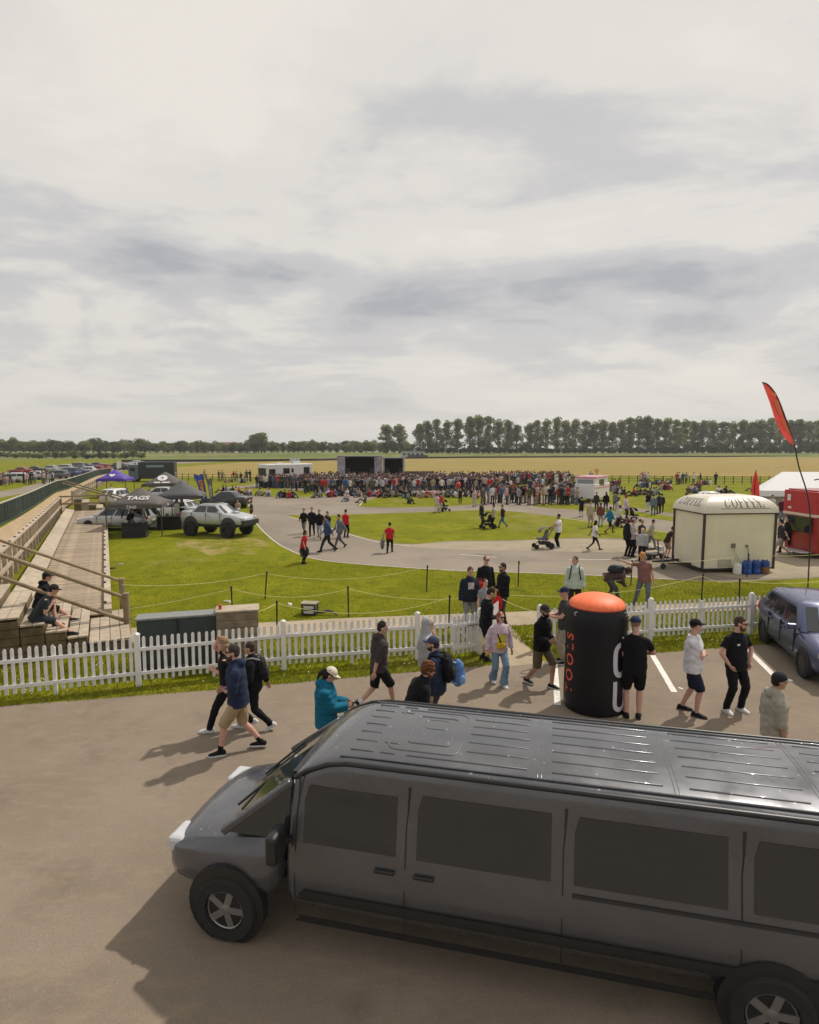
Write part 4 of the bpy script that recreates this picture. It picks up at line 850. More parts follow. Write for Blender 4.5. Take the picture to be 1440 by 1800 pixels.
def face_text(root, txt, size, w, eave, apex, u=.55, bold=.004, side='front', dx=0, off=.03, sp=1.0, shear=0.0, m=None):
    """letters lying on the front slope of a gazebo roof"""
    me = text_mesh(txt, size, bold, .0, sp, shear); me.materials.append(m or M_print); a = w / 2; sl = math.atan2(apex - eave, a)
    for v in me.vertices:
        x, y = v.co.x + dx, v.co.y; k = u + y / math.hypot(a, apex - eave); yy = -a + a * k; z = eave + (apex - eave) * max(k, 0) ** 1.15 + off; v.co = (x, yy - off * .6, z)
    return inst('lettering', me, root)
def val_text(root, txt, size, y, z, x=0.0):
    me = text_mesh(txt, size, .006, 0, 1.0); me.materials.append(M_print); return inst('lettering', me, root, (x, y, z), (math.pi / 2, 0, 0))
TG = G(249, 938); tg = gazebo('black gazebo lettered TAGS over a stall on the lawn', TG, R(10), 3.05, 1.85, 2.78, M_bk, M_leg)
face_text(tg, 'TAGS', .50, 3.05, 1.85, 2.78, .40, .014, dx=.1, shear=.15); val_text(tg, 'TAGS', .22, -1.54, 1.73, -.1)
me = text_mesh('TAGS', .2, .006, 0); me.materials.append(M_print); inst('lettering', me, tg, (1.54, .1, 1.73), (math.pi / 2, 0, math.pi / 2))
pg = gazebo('purple gazebo with a white heart emblem beside the far railing', G(205, 874), R(8), 2.9, 1.95, 2.95, M_pu, M_leg)
hm = MB(); hp = [(.30 * 16 * math.sin(t) ** 3 / 16, .30 * (13 * math.cos(t) - 5 * math.cos(2 * t) - 2 * math.cos(3 * t) - math.cos(4 * t)) / 16) for t in np.linspace(0, 2 * math.pi, 28)[:-1]]
hm.add([(x - .05, -1.45 + 1.45 * (.42 + y / 1.75) - .03, 1.95 + 1.0 * max(.42 + y / 1.75, 0) ** 1.15 + .03) for x, y in hp], [tuple(range(len(hp)))]); hm.obj('heart_emblem', M_print, pg)
MB().add([(.35, -.90, 2.32), (.95, -.90, 2.32), (.95, -.84, 2.36), (.35, -.84, 2.36)], [(0, 1, 2, 3)]).obj('print', mat('print_lilac', (.25, .22, .55), .6), pg)
bg_ = gazebo('black gazebo with a round white emblem behind the row of stalls', G(293, 889), R(12), 3.4, 2.0, 3.05, M_bk, M_leg)
def disc_on(root, cx, u, rx, w, eave, apex, m, off=.03, star=False):
    a = w / 2; pts = []
    for k in range(28):
        t = 2 * math.pi * k / 28; rr_ = 1.0 if not star else (1.0 if k % 7 == 0 else .38); x = cx + rx * rr_ * math.cos(t); kk = u + rx * rr_ * math.sin(t) / math.hypot(a, apex - eave); pts.append((x, -a + a * kk - off * .6, eave + (apex - eave) * max(kk, 0) ** 1.15 + off))
    MB().add(pts, [tuple(range(28))]).obj('emblem', m, root)
disc_on(bg_, -.1, .52, .42, 3.4, 2.0, 3.05, M_print); disc_on(bg_, -.1, .52, .24, 3.4, 2.0, 3.05, M_leg, .04, True); [disc_on(bg_, x_, .17, .1, 3.4, 2.0, 3.05, M_print) for x_ in (-.6, -.44, -.28, .02, .18, .34, .5)]
gg = gazebo('plain dark grey gazebo behind the lifted silver car', G(322, 922), R(14), 2.9, 2.0, 2.98, M_gy, M_leg)
for (px, py, l, wd) in ((238, 944, 'dark draped stall table under the black lettered gazebo', 1.3), (300, 930, 'dark display table of merchandise beside the grey gazebo', 1.5), (204, 878, 'purple draped stall table under the purple gazebo', 2.2)):
    o = empty('stall_table', G(px, py), R(10), l, 'table'); mm = M_pu if 'purple' in l else mat('drape_black', (.02, .02, .022), .85, bump=.3, bscale=9)
    MB().box((0, 0, .40), (wd, .65, .80), taper=(.97, .95)).obj('drape', mm, o, bevel=.02); MB().box((0, 0, .815), (wd + .05, .7, .03)).obj('top', mm, o)
    for k in range(4): MB().box((-wd * .35 + k * wd * .23, .05, .90), (.16, .2, .12 + .05 * (k % 2))).obj('goods', mat('goods_%d' % k, ((.4, .4, .38), (.06, .06, .07), (.3, .28, .25), (.12, .13, .2))[k], .6), o, bevel=.01)
o = tag(MB().add([(-.9, -.3, .02), (-.3, -.42, .05), (.4, -.35, .03), (.9, -.1, .06), (.6, .3, .12), (-.2, .32, .16), (-.8, .2, .08), (0, 0, .22)], [(0, 1, 7), (1, 2, 7), (2, 3, 7), (3, 4, 7), (4, 5, 7), (5, 6, 7), (6, 0, 7)]).obj('plastic_sheet', mat('sheet_white', (.6, .58, .54), .5), smooth=60), 'crumpled white plastic sheet on the grass beside the lettered gazebo', 'sheet'); o.location = G(282, 928)
# white marquee, right
mq = empty('marquee', GD(1338, 862, 45) * Vector((1, 1, 0)), R(-9), 'white ridge-roofed marquee behind the red truck', 'marquee')
MB().add([(0, 0, 1.95), (9, 0, 1.95), (9, 3.4, 1.95), (.9, 3.4, 1.95), (2.1, 1.7, 3.3), (9, 1.7, 3.3)], [(0, 1, 5, 4), (2, 3, 4, 5), (0, 4, 3), (1, 2, 5)]).obj('roof', M_wc, mq)
MB().box((4.5, -.01, 1.74), (9, .02, .42)).obj('valance', M_wc, mq); MB().bar((0, 0, 1.74), (.9, 3.4, 1.74), .02, .42).obj('valance', M_wc, mq); MB().box((5, 3.4, .97), (8, .03, 1.95)).obj('back_wall', M_wc, mq)
for xx in (0.05, 3, 6, 8.9):
    for yy in (.05, 3.3): MB().box((xx + yy * .26, yy, .97), (.07, .07, 1.94)).obj('leg', mat('leg_white', (.6, .6, .6), .5), mq)
# feather flags
def thin_cloth(name, c, w=.5):
    m = mat(name, c, .6, var=.1, vscale=2); nt = m.node_tree; N = nt.nodes; L = nt.links; b = N['Principled BSDF']; t = N.new('ShaderNodeBsdfTranslucent'); x = N.new('ShaderNodeMixShader'); x.inputs[0].default_value = w
    if b.inputs['Base Color'].links: L.new(b.inputs['Base Color'].links[0].from_socket, t.inputs[0])
    L.new(b.outputs[0], x.inputs[1]); L.new(t.outputs[0], x.inputs[2]); L.new(x.outputs[0], N['Material Output'].inputs[0]); return m
def feather(label, base, top_pts, flag_pts, m, r=.022):
    o = empty('feather_flag', base, 0, label, 'flag'); b = Vector(base)
    MB().tube([Vector(p) - b for p in smooth_line(top_pts, 6)], r, 8).obj('pole', M_leg, o, smooth=60)
    f = MB(); pts = [Vector(p) - b for p in flag_pts]; n = len(pts); f.add(pts, [tuple(range(n))]); q = f.obj('sail', m, o)
    bm = bmesh.new(); bm.from_mesh(q.data); bmesh.ops.triangulate(bm, faces=bm.faces); bmesh.ops.subdivide_edges(bm, edges=bm.edges, cuts=3, use_grid_fill=True)
    for v in bm.verts: v.co.y += .05 * math.sin(v.co.z * 3.1 + v.co.x * 5) 
    bm.to_mesh(q.data); bm.free(); sd_ = q.modifiers.new('t', 'SOLIDIFY'); sd_.thickness = .008
    MB().lathe([(.2, 0), (.18, .04), (.04, .06), (.04, .2)], seg=14).obj('base', M_leg, o); return o
M_rf = thin_cloth('flag_red', (.92, .24, .20), .6); YF = 20.0
P = lambda x, y: GD(x, y, YF)
base = Vector((P(1430, 900).x, YF, 0))
fl = feather('tall red feather flag leaning over by the red truck', base, [base, P(1424, 900), P(1404, 818), P(1396, 780), P(1380, 732), P(1365, 695), P(1350, 676), P(1340, 672.5)],
        [P(*p) for p in ((1340, 673), (1350, 676.5), (1360, 686), (1372, 710), (1382, 739), (1390, 762), (1396, 782), (1388, 780), (1378, 770), (1368, 754), (1360, 735), (1352, 707))], M_rf)
[MB().prism([P(*p_) - base + Vector((0, -.075, 0)) for p_ in q_], (0, .004, 0)).obj('print', thin_cloth('flag_gold', (.85, .36, .16)), fl) for q_ in (((1353, 688), (1361, 692), (1363, 697), (1355, 697)), ((1357, 702), (1366, 705), (1374, 728), (1368, 731)), ((1370, 736), (1377, 738), (1384, 756), (1379, 758)))]
YF = 38.0; base = Vector((P(1327, 900).x, YF, 0))
feather('small red teardrop flag rising behind the coffee kiosk', base, [base, P(1327, 860), P(1329, 826)], [P(*p) for p in ((1328, 825), (1331, 836), (1335, 853), (1337, 890), (1318, 890), (1321, 860), (1325, 838))], thin_cloth('flag_red_pale', (.78, .13, .10)))
o = MB().tube([P(1330, 827), P(1380, 819)], .03, 6).obj('bunting_pole', mat('pole_cream', (.65, .6, .4), .6)); tag(o, 'thin cream pole slanting from the teardrop flag towards the marquee', 'pole')
for i, (x, yb, yt, w_, cc, l) in enumerate(((352, 905, 833, 20, ((.015, .06, .34), (.45, .16, .05)), 'blue banner flag with an orange figure beside the grey gazebo'), (369, 903, 840, 11, ((.16, .15, .15), (.5, .48, .46)), 'slim grey banner flag with white print beside the blue one'))):
    b = G(x, yb); Y_ = b.y; o = empty('banner_flag', b, 0, l, 'flag'); q = [GD(*p, Y_) - b for p in ((x - w_ * .6, yt), (x - w_ * .1, yt + 3), (x + w_ * .15, yt - 1), (x + w_ * .45, yt + 22), (x + w_ * .62, yt + 44), (x + w_ * .1, yt + 47), (x - w_ * .15, yt + 24))]
    MB().prism(q, (0, .02, 0)).obj('sail', mat('banner_%d' % i, cc[0], .6, var=.2), o); q2 = [GD(*p, Y_ - .04) - b for p in ((x - w_ * .2, yt + 12), (x + w_ * .15, yt + 10), (x + w_ * .38, yt + 30), (x + w_ * .25, yt + 36), (x + w_ * .02, yt + 26))]
    MB().prism(q2, (0, .01, 0)).obj('print', mat('banner_print_%d' % i, cc[1], .6, var=.5, vscale=6), o); MB().tube([(0, .03, 0), GD(x + w_ * .5, yt + 40, Y_) - b, GD(x + w_ * .2, yt, Y_) - b], .03, 6).obj('pole', M_leg, o)
o = empty('white_flag', GD(208, 815, 118) * Vector((1, 1, 0)), 0, 'small white sail flag among the far parked cars', 'flag'); MB().prism([(-.4, 0, 1.2), (.5, 0, 1.4), (.6, 0, 2.6), (-.3, 0, 2.8)], (0, .03, 0)).obj('sail', M_white, o); MB().tube([(-.42, 0, 0), (-.42, 0, 2.9)], .03, 6).obj('pole', M_leg, o)

# ================================================================ larger vehicles
def boxv(root, name, c, d, m, bev=.03): return MB().box(c, d).obj(name, m, root, bevel=bev)
def wheels(root, ys, x, r, w=.25):
    a, b = wheel_mesh(r, w, r * .6)
    for yy in ys:
        for sg in (-1, 1): q = inst('tyre', a, root, (sg * x, yy, r), (0, 0, 0 if sg > 0 else math.pi)); inst('rim', b, q)
# red food truck at the right edge
RT = G(1390, 983); rt = empty('red_truck', RT + Vector((3.75, 1.1, 0)), R(90 + 4), 'red food truck with a cream stripe at the edge of the tarmac', 'truck'); M_rd = mat('truck_red', (.30, .012, .016), .35, .0, var=.08, coat=.4); M_rd2 = mat('truck_red_bright', (.42, .02, .028), .4, var=.06)
boxv(rt, 'lower_body', (0, 0, 1.1), (2.1, 5.6, 1.7), M_rd); boxv(rt, 'upper_body', (0, .06, 2.55), (2.16, 5.75, 1.05), M_rd2); boxv(rt, 'stripe', (0, .06, 1.98), (2.19, 5.78, .14), mat('truck_cream', (.62, .5, .42), .5)); boxv(rt, 'roof', (0, .05, 3.1), (2.0, 5.5, .08), M_rd)
for k in range(4): boxv(rt, 'window', (-1.06, 2.1 - k * 1.3, 1.55), (.03, .75, .62), M_glass, .01)
boxv(rt, 'window', (0, 2.86, 1.5), (1.5, .06, .7), M_glass, .01); boxv(rt, 'step', (-.2, 3.1, .28), (1.3, .55, .06), mat('galv_step', (.5, .5, .48), .5, .4)); boxv(rt, 'vent', (.2, 1.0, 3.25), (.5, .5, .2), M_chrome); MB().bar((.4, 1.6, 3.1), (.4, 1.6, 3.65), .05, .05).obj('vent_pipe', M_blk, rt); MB().bar((-.3, 2.5, 3.6), (.9, 1.2, 3.6), .05, .05).obj('aerial', M_blk, rt)
[boxv(rt, 'print', (a_, 2.95, b_), (.22, .012, c_), M_print, 0) for a_, b_, c_ in ((.70, 2.72, .30), (.62, 2.25, .10))]; wheels(rt, (1.7, -1.7), .92, .36)
# motorhome
mh = empty('motorhome', G(503, 854), R(90 + 42), 'white motorhome with a slanting dark graphic beside the crowd', 'motorhome'); M_mh = mat('motorhome_white', (.68, .67, .64), .4, var=.05)
boxv(mh, 'body', (0, 0, 1.75), (2.4, 7.2, 2.6), M_mh, .12); boxv(mh, 'windscreen', (0, 3.6, 1.95), (2.1, .06, 1.15), M_glass, .02); boxv(mh, 'bumper', (0, 3.62, .65), (2.3, .12, .35), M_blk)
for sg in (-1, 1):
    for (yy, zz, a, b) in ((2.75, 1.95, .95, .9), (.6, 2.1, 1.0, .75), (-.35, 2.15, .35, .55), (-2.6, 2.1, .95, .95)): boxv(mh, 'window', (sg * 1.205, yy, zz), (.03, a, b), M_glass, .01)
    MB().prism([(sg * 1.215, -.6, 1.0), (sg * 1.215, -2.4, 1.75), (sg * 1.215, -2.2, 1.45), (sg * 1.215, .6, .75), (sg * 1.215, 1.2, .8)], (.003 * sg, 0, 0)).obj('graphic', mat('graphic_dark', (.06, .06, .08), .5), mh); boxv(mh, 'stripe', (sg * 1.21, 0, .85), (.02, 6.8, .10), mat('graphic_grey', (.3, .3, .32), .5), 0)
boxv(mh, 'roof_vent', (0, 1.0, 3.12), (.7, .9, .16), M_mh); boxv(mh, 'roof_unit', (.1, -1.6, 3.2), (.9, 1.1, .3), M_mh)
for k in range(3): MB().lathe([(.05, -.03), (.30 - .03 * k, -.02), (.3 - .03 * k, .02), (.05, .03)], (.1, -1.0 - .55 * k, 3.5), 14, 'x').obj('roof_dish', mat('dish_grey', (.4, .42, .5), .4), mh)
wheels(mh, (2.2, -1.8), 1.02, .42)
# stage trailers
def stage(label, c, w, open_w, h, side_m, rz=0.0):
    o = empty('stage_trailer', c, rz, label, 'stage'); D = 2.6; M_in = mat('stage_dark', (.012, .012, .014), .8)
    boxv(o, 'floor', (0, 0, .55), (w, D, 1.1), M_blk, .02); boxv(o, 'back', (0, D / 2, h / 2 + .6), (w, .08, h - 1.1), M_in, 0); boxv(o, 'roof', (0, 0, h), (w, D, .16), mat('stage_roof', (.22, .23, .20), .6), .02)
    sw_ = (w - open_w) / 2
    for sg in (-1, 1): boxv(o, 'side_panel', (sg * (w / 2 - sw_ / 2), -D / 2 + .05, h / 2 + .5), (sw_, .1, h - .9), side_m, .01); boxv(o, 'side_wall', (sg * (w / 2 - .05), .05, h / 2 + .5), (.1, D - .2, h - .95), side_m, 0)
    for k in range(5): boxv(o, 'spot_light', (-open_w / 2 + open_w * (k + .5) / 5, -D / 2 + .25, h - .25), (.18, .18, .22), M_blk, .02)
    for sg in (-1, 1): boxv(o, 'speaker', (sg * (open_w / 2 - .35), -.7, 1.7), (.6, .5, 1.1), M_blk, .02)
    return o
M_pan = mat('stage_panel', (.30, .29, .33), .6, var=.3, vscale=2); M_pan2 = mat('stage_panel_warm', (.36, .31, .29), .6, var=.35, vscale=1.5)
sa = stage('larger stage trailer with printed side panels and an open black front', G(633, 849), 6.6, 4.3, 4.0, M_pan, R(4)); stage('smaller open stage trailer beside the larger one', G(693, 849), 3.2, 2.7, 3.75, M_pan2, R(-2))
o = tag(MB().box((0, 0, .9), (4.6, .15, 1.6)).obj('crowd_barrier', mat('barrier_brown', (.10, .085, .06), .7)), 'low dark barrier beside the smaller stage trailer', 'barrier'); o.location = G(737, 848); MBb = MB()
# ice-cream van
iv = empty('ice_cream_van', G(1041, 881), R(-36), 'white ice-cream van with pink striped roof', 'van'); M_iw = mat('icevan_white', (.70, .68, .68), .4, var=.04); M_ip = mat('icevan_pink', (.66, .26, .32), .5)
boxv(iv, 'body', (0, 0, 1.0), (1.75, 3.9, 1.3), M_iw, .08); boxv(iv, 'upper_body', (0, -.15, 1.78), (1.7, 3.3, .75), M_iw, .1); boxv(iv, 'roof', (0, -.15, 2.2), (1.76, 3.4, .14), M_ip, .04)
for k in range(9): boxv(iv, 'awning_stripe', (0, -1.7 + .39 * k, 2.22), (1.8, .16, .15), M_iw if k % 2 else M_ip, .02)
boxv(iv, 'windscreen', (0, 1.52, 1.75), (1.45, .05, .6), M_glass, .02); boxv(iv, 'rear_window', (0, -1.815, 1.72), (1.35, .04, .62), mat('pale_glass', (.25, .3, .3), .1), .02)
for sg in (-1, 1): boxv(iv, 'serving_hatch', (sg * .86, -.2, 1.72), (.03, 1.2, .6), M_glass, .01); boxv(iv, 'side_band', (sg * .88, 0, 1.3), (.012, 3.7, .12), M_ip, 0)
wheels(iv, (1.3, -1.2), .78, .32, .2); iv.scale = (1.12, 1.12, 1.08)
MB().lathe([(.03, 2.28), (.16, 2.7), (.19, 2.75), (.15, 2.9), (.06, 3.0)], (0, 1.0, 0), 12).obj('cone_sign', mat('cone', (.5, .3, .14), .6), iv)
# black event lorry far left
bl = empty('event_lorry', G(272, 846), R(100), 'large black event lorry parked beyond the stalls', 'lorry'); M_lk = mat('lorry_black', (.02, .025, .03), .4, var=.1)
boxv(bl, 'trailer', (0, -.6, 1.75), (2.4, 5.2, 2.6), M_lk, .05); boxv(bl, 'cab', (0, 2.8, 1.5), (2.3, 1.5, 2.3), mat('cab_blue', (.10, .13, .18), .4), .1); boxv(bl, 'windscreen', (0, 3.56, 1.95), (2.0, .05, .8), M_glass, .02); wheels(bl, (2.7, -1.6, -2.5), .98, .45)
for sg in (-1, 1): boxv(bl, 'panel_print', (sg * 1.212, -.4, 2.4), (.01, 2.6, .35), mat('print_grey', (.2, .26, .3), .5), 0); boxv(bl, 'side_window', (sg * 1.16, 2.9, 1.95), (.02, .7, .6), M_glass, .01)
# ================================================================ people
_rq = []                                       # meshes waiting for one joint remesh pass
_join = {}
def later(o, voxel, smooth=2, wr=0.0, wf=14.0): _rq.append((o, voxel, smooth, wr, wf)); return o
def flush():
    for o, vx, sm, _, _ in _rq:
        m = o.modifiers.new('r', 'REMESH'); m.mode = 'VOXEL'; m.voxel_size = vx; m.use_smooth_shade = True
        if sm: s_ = o.modifiers.new('s', 'SMOOTH'); s_.factor = .5; s_.iterations = sm
    dg = bpy.context.evaluated_depsgraph_get(); dg.update()
    out = [bpy.data.meshes.new_from_object(o.evaluated_get(dg)) for o, *_ in _rq]
    for (o, vx, sm, wr, wf), me in zip(_rq, out):
        old = o.data; mats = list(old.materials); o.modifiers.clear(); o.data = me
        me.materials.clear()
        for m in mats: me.materials.append(m)
        if wr > 0:
            n = len(me.vertices); co_ = np.empty(n * 3, np.float32); no = np.empty(n * 3, np.float32); me.vertices.foreach_get('co', co_); me.vertices.foreach_get('normal', no)
            c = co_.reshape(-1, 3); nn = no.reshape(-1, 3); ph = (hash(o.name) % 97) * .37
            q = c * wf
            f = np.sin(q[:, 2] * 1.7 + 1.8 * np.sin(q[:, 0] * .9 + ph) + ph) * np.sin(q[:, 0] * 1.1 - q[:, 1] * .8 + 1.3 * np.sin(q[:, 2] * .7 + ph)) + .5 * np.sin(q[:, 2] * 3.9 + 2.2 * np.sin(q[:, 1] * 1.9 + q[:, 0] + ph))
            if '_puffer' in o.data.materials[0].name or 'puffer' in o.data.materials[0].name: f = f * .5 + 1.9 * np.abs(np.sin(c[:, 2] * math.pi / .085)) ** .5
            c += nn * (f * wr)[:, None]; me.vertices.foreach_set('co', c.ravel())
        if o in _join:
            bm = bmesh.new(); bm.from_mesh(me); bm.from_mesh(_join[o]); bm.to_mesh(me); bm.free(); bpy.data.meshes.remove(_join.pop(o))
        me.polygons.foreach_set('use_smooth', [True] * len(me.polygons)); me.update()
        bpy.data.meshes.remove(old)
    _rq.clear()
SKIN = {'fair': (.50, .30, .215), 'tan': (.40, .225, .15), 'pink': (.55, .31, .24), 'brown': (.16, .085, .05)}
def skin(k): return mat('skin_' + k, SKIN[k], .55, var=.08, vscale=6, spec=.35)
def cloth(c, rough=.85, key=''): return mat('cloth_%03d_%03d_%03d%s' % (int(c[0] * 999), int(c[1] * 999), int(c[2] * 999), key), c, rough, var=.14, vscale=7, bump=.18, bscale=160, sheen=.02, spec=.15)
NAVY = (.02, .028, .062); BLACK = (.009, .009, .011); DKGREY = (.05, .05, .054); GREY = (.30, .30, .31); WHITE = (.68, .67, .68); KHAKI = (.36, .27, .16); JEANS = (.11, .165, .25); DENIM = (.04, .07, .14); RED = (.46, .02, .03); BROWN = (.055, .045, .045); BEIGE = (.36, .34, .28); TEAL = (.008, .125, .205); MINT = (.46, .52, .46); PINK = (.56, .44, .50); YEL = (.62, .55, .05); MAROON = (.17, .06, .065)
def ik(a, b, l1, l2, pole):
    a, b = Vector(a), Vector(b); d = b - a; L = d.length
    if L > (l1 + l2) * .995: b = a + d * ((l1 + l2) * .995 / L); d = b - a; L = d.length
    if L < abs(l1 - l2) * 1.05 + .02: L = abs(l1 - l2) * 1.05 + .02
    x = (l1 * l1 - l2 * l2 + L * L) / (2 * L); h = math.sqrt(max(l1 * l1 - x * x, 0)); u = d.normalized(); p = Vector(pole); p = p - u * p.dot(u)
    if p.length < 1e-4: p = Vector((0, 0, 1)) - u * u.z
    return a + u * x + p.normalized() * h, b
POSE = {
 'stand': dict(fl=(-.10, .0, 0), fr=(.11, .02, 0), hl=(-.27, .05, .80), hr=(.27, .05, .80)),
 'walk': dict(fl=(-.07, .36, .0), fr=(.08, -.36, .06), hl=(-.25, -.22, .86), hr=(.25, .24, .90), pz=-.035, lean=4),
 'walk2': dict(fl=(-.07, -.30, .05), fr=(.08, .30, .0), hl=(-.25, .22, .90), hr=(.25, -.2, .84), pz=-.03, lean=4),
 'pockets': dict(fl=(-.15, .02, 0), fr=(.15, .0, 0), hl=(-.22, .10, .92), hr=(.22, .10, .92), el=(-1, -.4, 0), er=(1, -.4, 0)),
 'folded': dict(fl=(-.12, -.14, 0), fr=(.1, .12, 0), hl=(.17, .20, 1.16), hr=(-.17, .22, 1.10), el=(-1, .35, -.5), er=(1, .35, -.5), dl=(1, -.3, .1), dr=(-1, -.3, .1)),
 'phone': dict(fl=(-.1, -.03, 0), fr=(.1, .06, 0), hl=(-.05, .36, 1.12), hr=(.07, .36, 1.10), hp=-28),
 'front': dict(fl=(-.1, .0, 0), fr=(.1, .02, 0), hl=(-.06, .24, 1.03), hr=(.06, .26, 1.03)),
}
def human(name, label, loc, face, H=1.75, pose='stand', top=('tee', BLACK), bottom=('trousers', BLACK), shoes=BLACK, sole=(.6, .6, .58), hair=(.03, .02, .015), hairs='short', cap=None, sk='fair', beard=None, shades=False, fat=1.0, hd=(0, 0), near=True, group=None, extra=None, z=0.0, socks=None, sit=None, hood=None, cat='person', vx=None, **ov):
    P = dict(POSE[pose]); P.update(ov); s = H / 1.75; fat *= 1.07
    r = empty(name, (loc[0], loc[1], z), -R(face), label, cat, group); r.scale = (s, s, s)
    vx = vx or (.0115 if near else .028); seg = 12 if near else 8
    lean = R(P.get('lean', 0)); side = R(P.get('side', 0)); pz = P.get('pz', 0); px, py = P.get('pxy', (0, 0))
    pel = Vector((px, py, .93 + pz)); up = Vector((math.sin(side), math.sin(lean) * math.cos(side), math.cos(lean) * math.cos(side))); fw = Vector((0, math.cos(lean), -math.sin(lean))); tw = R(P.get('twist', 0))
    rt_ = Vector((1, 0, 0)); rs_ = Vector((math.cos(tw), -math.sin(tw), 0)) ; rs_ = (rs_ - up * rs_.dot(up)).normalized(); fs_ = up.cross(rs_)
    chest = pel + up * .36; neck = pel + up * .55 + fs_ * .005; shl = pel + up * .438 - rs_ * .168 * (1 + (fat - 1) * .35); shr = pel + up * .438 + rs_ * .168 * (1 + (fat - 1) * .35); shm = pel + up * .492
    hipl = pel + Vector((-.09, 0, -.03)); hipr = pel + Vector((.09, 0, -.03))
    A = {}
    for k, hip, ft, sx in (('l', hipl, P['fl'], -1), ('r', hipr, P['fr'], 1)):
        ank = Vector((ft[0], ft[1], ft[2] + .085)); kn, ank = ik(hip, ank, .43, .425, P.get('k' + k, (sx * .12, 1, .1))); A['leg' + k] = (hip, kn, ank)
    for k, sh, hn, sx in (('l', shl, P['hl'], -1), ('r', shr, P['hr'], 1)):
        el, wr_ = ik(sh, Vector(hn), .285, .25, P.get('e' + k, (sx * .5, -1, -.25))); A['arm' + k] = (sh, el, wr_)
    hy, hp = R(hd[0]), R(hd[1] + P.get('hp', 0)); Hd = Matrix.Rotation(-hy, 3, 'Z') @ Matrix.Rotation(hp, 3, 'X'); hb = neck + up * .06 + fw * .012; hc = hb + Hd @ Vector((0, .022, .105))
    HP = lambda x, y, zz: hc + Hd @ Vector((x, y, zz))
    # ---------- body
    b = MB()
    b.cap([pel + up * -.05, pel + up * .2, chest, pel + up * .46], [.12, .11, .12, .10], seg)
    b.cap([shl, shm, shr], [.05, .06, .05], seg); b.cap([neck - up * .05, hb + Hd @ Vector((0, .0, .04))], [.06, .054], seg)
    for k in 'lr':
        h, kn, an = A['leg' + k]; b.cap([h, h.lerp(kn, .5), kn], [.085 * fat ** .5, .072 * fat ** .5, .053], seg)
        cal = kn.lerp(an, .32) + (Vector((0, -1, 0)) * .012); b.cap([kn, cal, an], [.052, .055, .037], seg)
        s0, e, w_ = A['arm' + k]; b.cap([s0, s0.lerp(e, .5), e], [.055, .047, .04], seg); b.cap([e, e.lerp(w_, .35), w_], [.041, .04, .028], seg)
    b.ell(HP(0, .0, .022), (.076, .094, .105), seg, 10, Hd); b.ell(HP(0, .032, -.045), (.058, .062, .072), seg, 8, Hd)
    if near:
        b.cap([HP(0, .088, .012), HP(0, .108, -.018)], [.010, .016], 6); b.ell(HP(0, .078, -.09), (.026, .022, .02), 8, 6, Hd); b.ell(HP(0, .084, .045), (.055, .016, .012), 8, 6, Hd)
        for sg in (-1, 1): b.ell(HP(sg * .078, -.002, -.005), (.012, .02, .032), 8, 6, Hd)
    bo = b.obj('body', skin(sk), r); later(bo, vx, 2)
    # ---------- hands (after the remesh they stay crisp)
    hm = MB()
    for k, sx in (('l', -1), ('r', 1)):
        s0, e, w_ = A['arm' + k]; d = (w_ - e).normalized(); hdir = Vector(P.get('d' + k, d)).normalized(); n = Vector(P.get('n' + k, (-sx, .2, 0))); n = (n - hdir * n.dot(hdir)).normalized(); t_ = hdir.cross(n) * sx * -1
        M = Matrix((n, t_, hdir)).transposed()
        hm.ell(w_ + hdir * .045, (.017, .042, .056), 8, 6, M)
        if near:
            cu = P.get('curl', .5)
            for q in range(4):
                o_ = (q - 1.5) * .021; L_ = (.062, .072, .068, .052)[q]; b0 = w_ + hdir * .09 + t_ * o_; b1 = b0 + hdir * L_ * .5 + n * L_ * .28 * cu; b2 = b1 + hdir * L_ * .35 * (1 - cu * .5) + n * L_ * .5 * cu; hm.cap([b0 - hdir * .02, b1, b2], [.0095, .009, .0075], 6)
            tb = w_ + hdir * .03 - t_ * .034; hm.cap([tb, tb + hdir * .03 - t_ * .022 + n * .012, tb + hdir * .062 - t_ * .02 + n * .02], [.012, .0105, .009], 6)
    _join[bo] = hm.mesh('hands', [skin(sk)], 70)
    # ---------- top
    kind, col = top[0], top[1]; m = MB(); th = {'tee': .012, 'polo': .024, 'hoodie': .026, 'jacket': .03, 'puffer': .045, 'shirt': .014}[kind]
    hem = {'tee': -.13, 'polo': -.12, 'hoodie': -.11, 'jacket': -.10, 'puffer': -.16, 'shirt': -.12}[kind]
    rg_ = [(hem, .172, .122), (0, .170, .122), (.14, .160, .116), (.26, .163, .118), (.38, .178, .124), (.45, .158, .108), (.50, .115, .088), (.55, .075, .072)]
    rr_ = []
    for t, rx, ry in rg_:
        f_ = 1 + (fat - 1) * max(0, 1 - abs(t - .08) / .42); c = pel + up * t + fs_ * (.012 + (.05 * (f_ - 1))); w0 = max(0, min(1, (t + .05) / .4)); R_ = rt_.lerp(rs_, w0).normalized(); F_ = (fw.lerp(fs_, w0)).normalized()
        rr_.append([c + R_ * (rx * f_ + th) * math.cos(a) + F_ * (ry * f_ * (1.0 if math.sin(a) < 0 else 1.06) + th) * math.sin(a) for a in [2 * math.pi * q / 20 for q in range(20)]])
    m.rings(rr_); m.cap([shl, shm, shr], [.052 + th * .5, .066 + th * .5, .052 + th * .5], seg)
    long_ = {'tee': 0, 'polo': 0}.get(kind, 1); long_ = P.get('sleeve', long_)
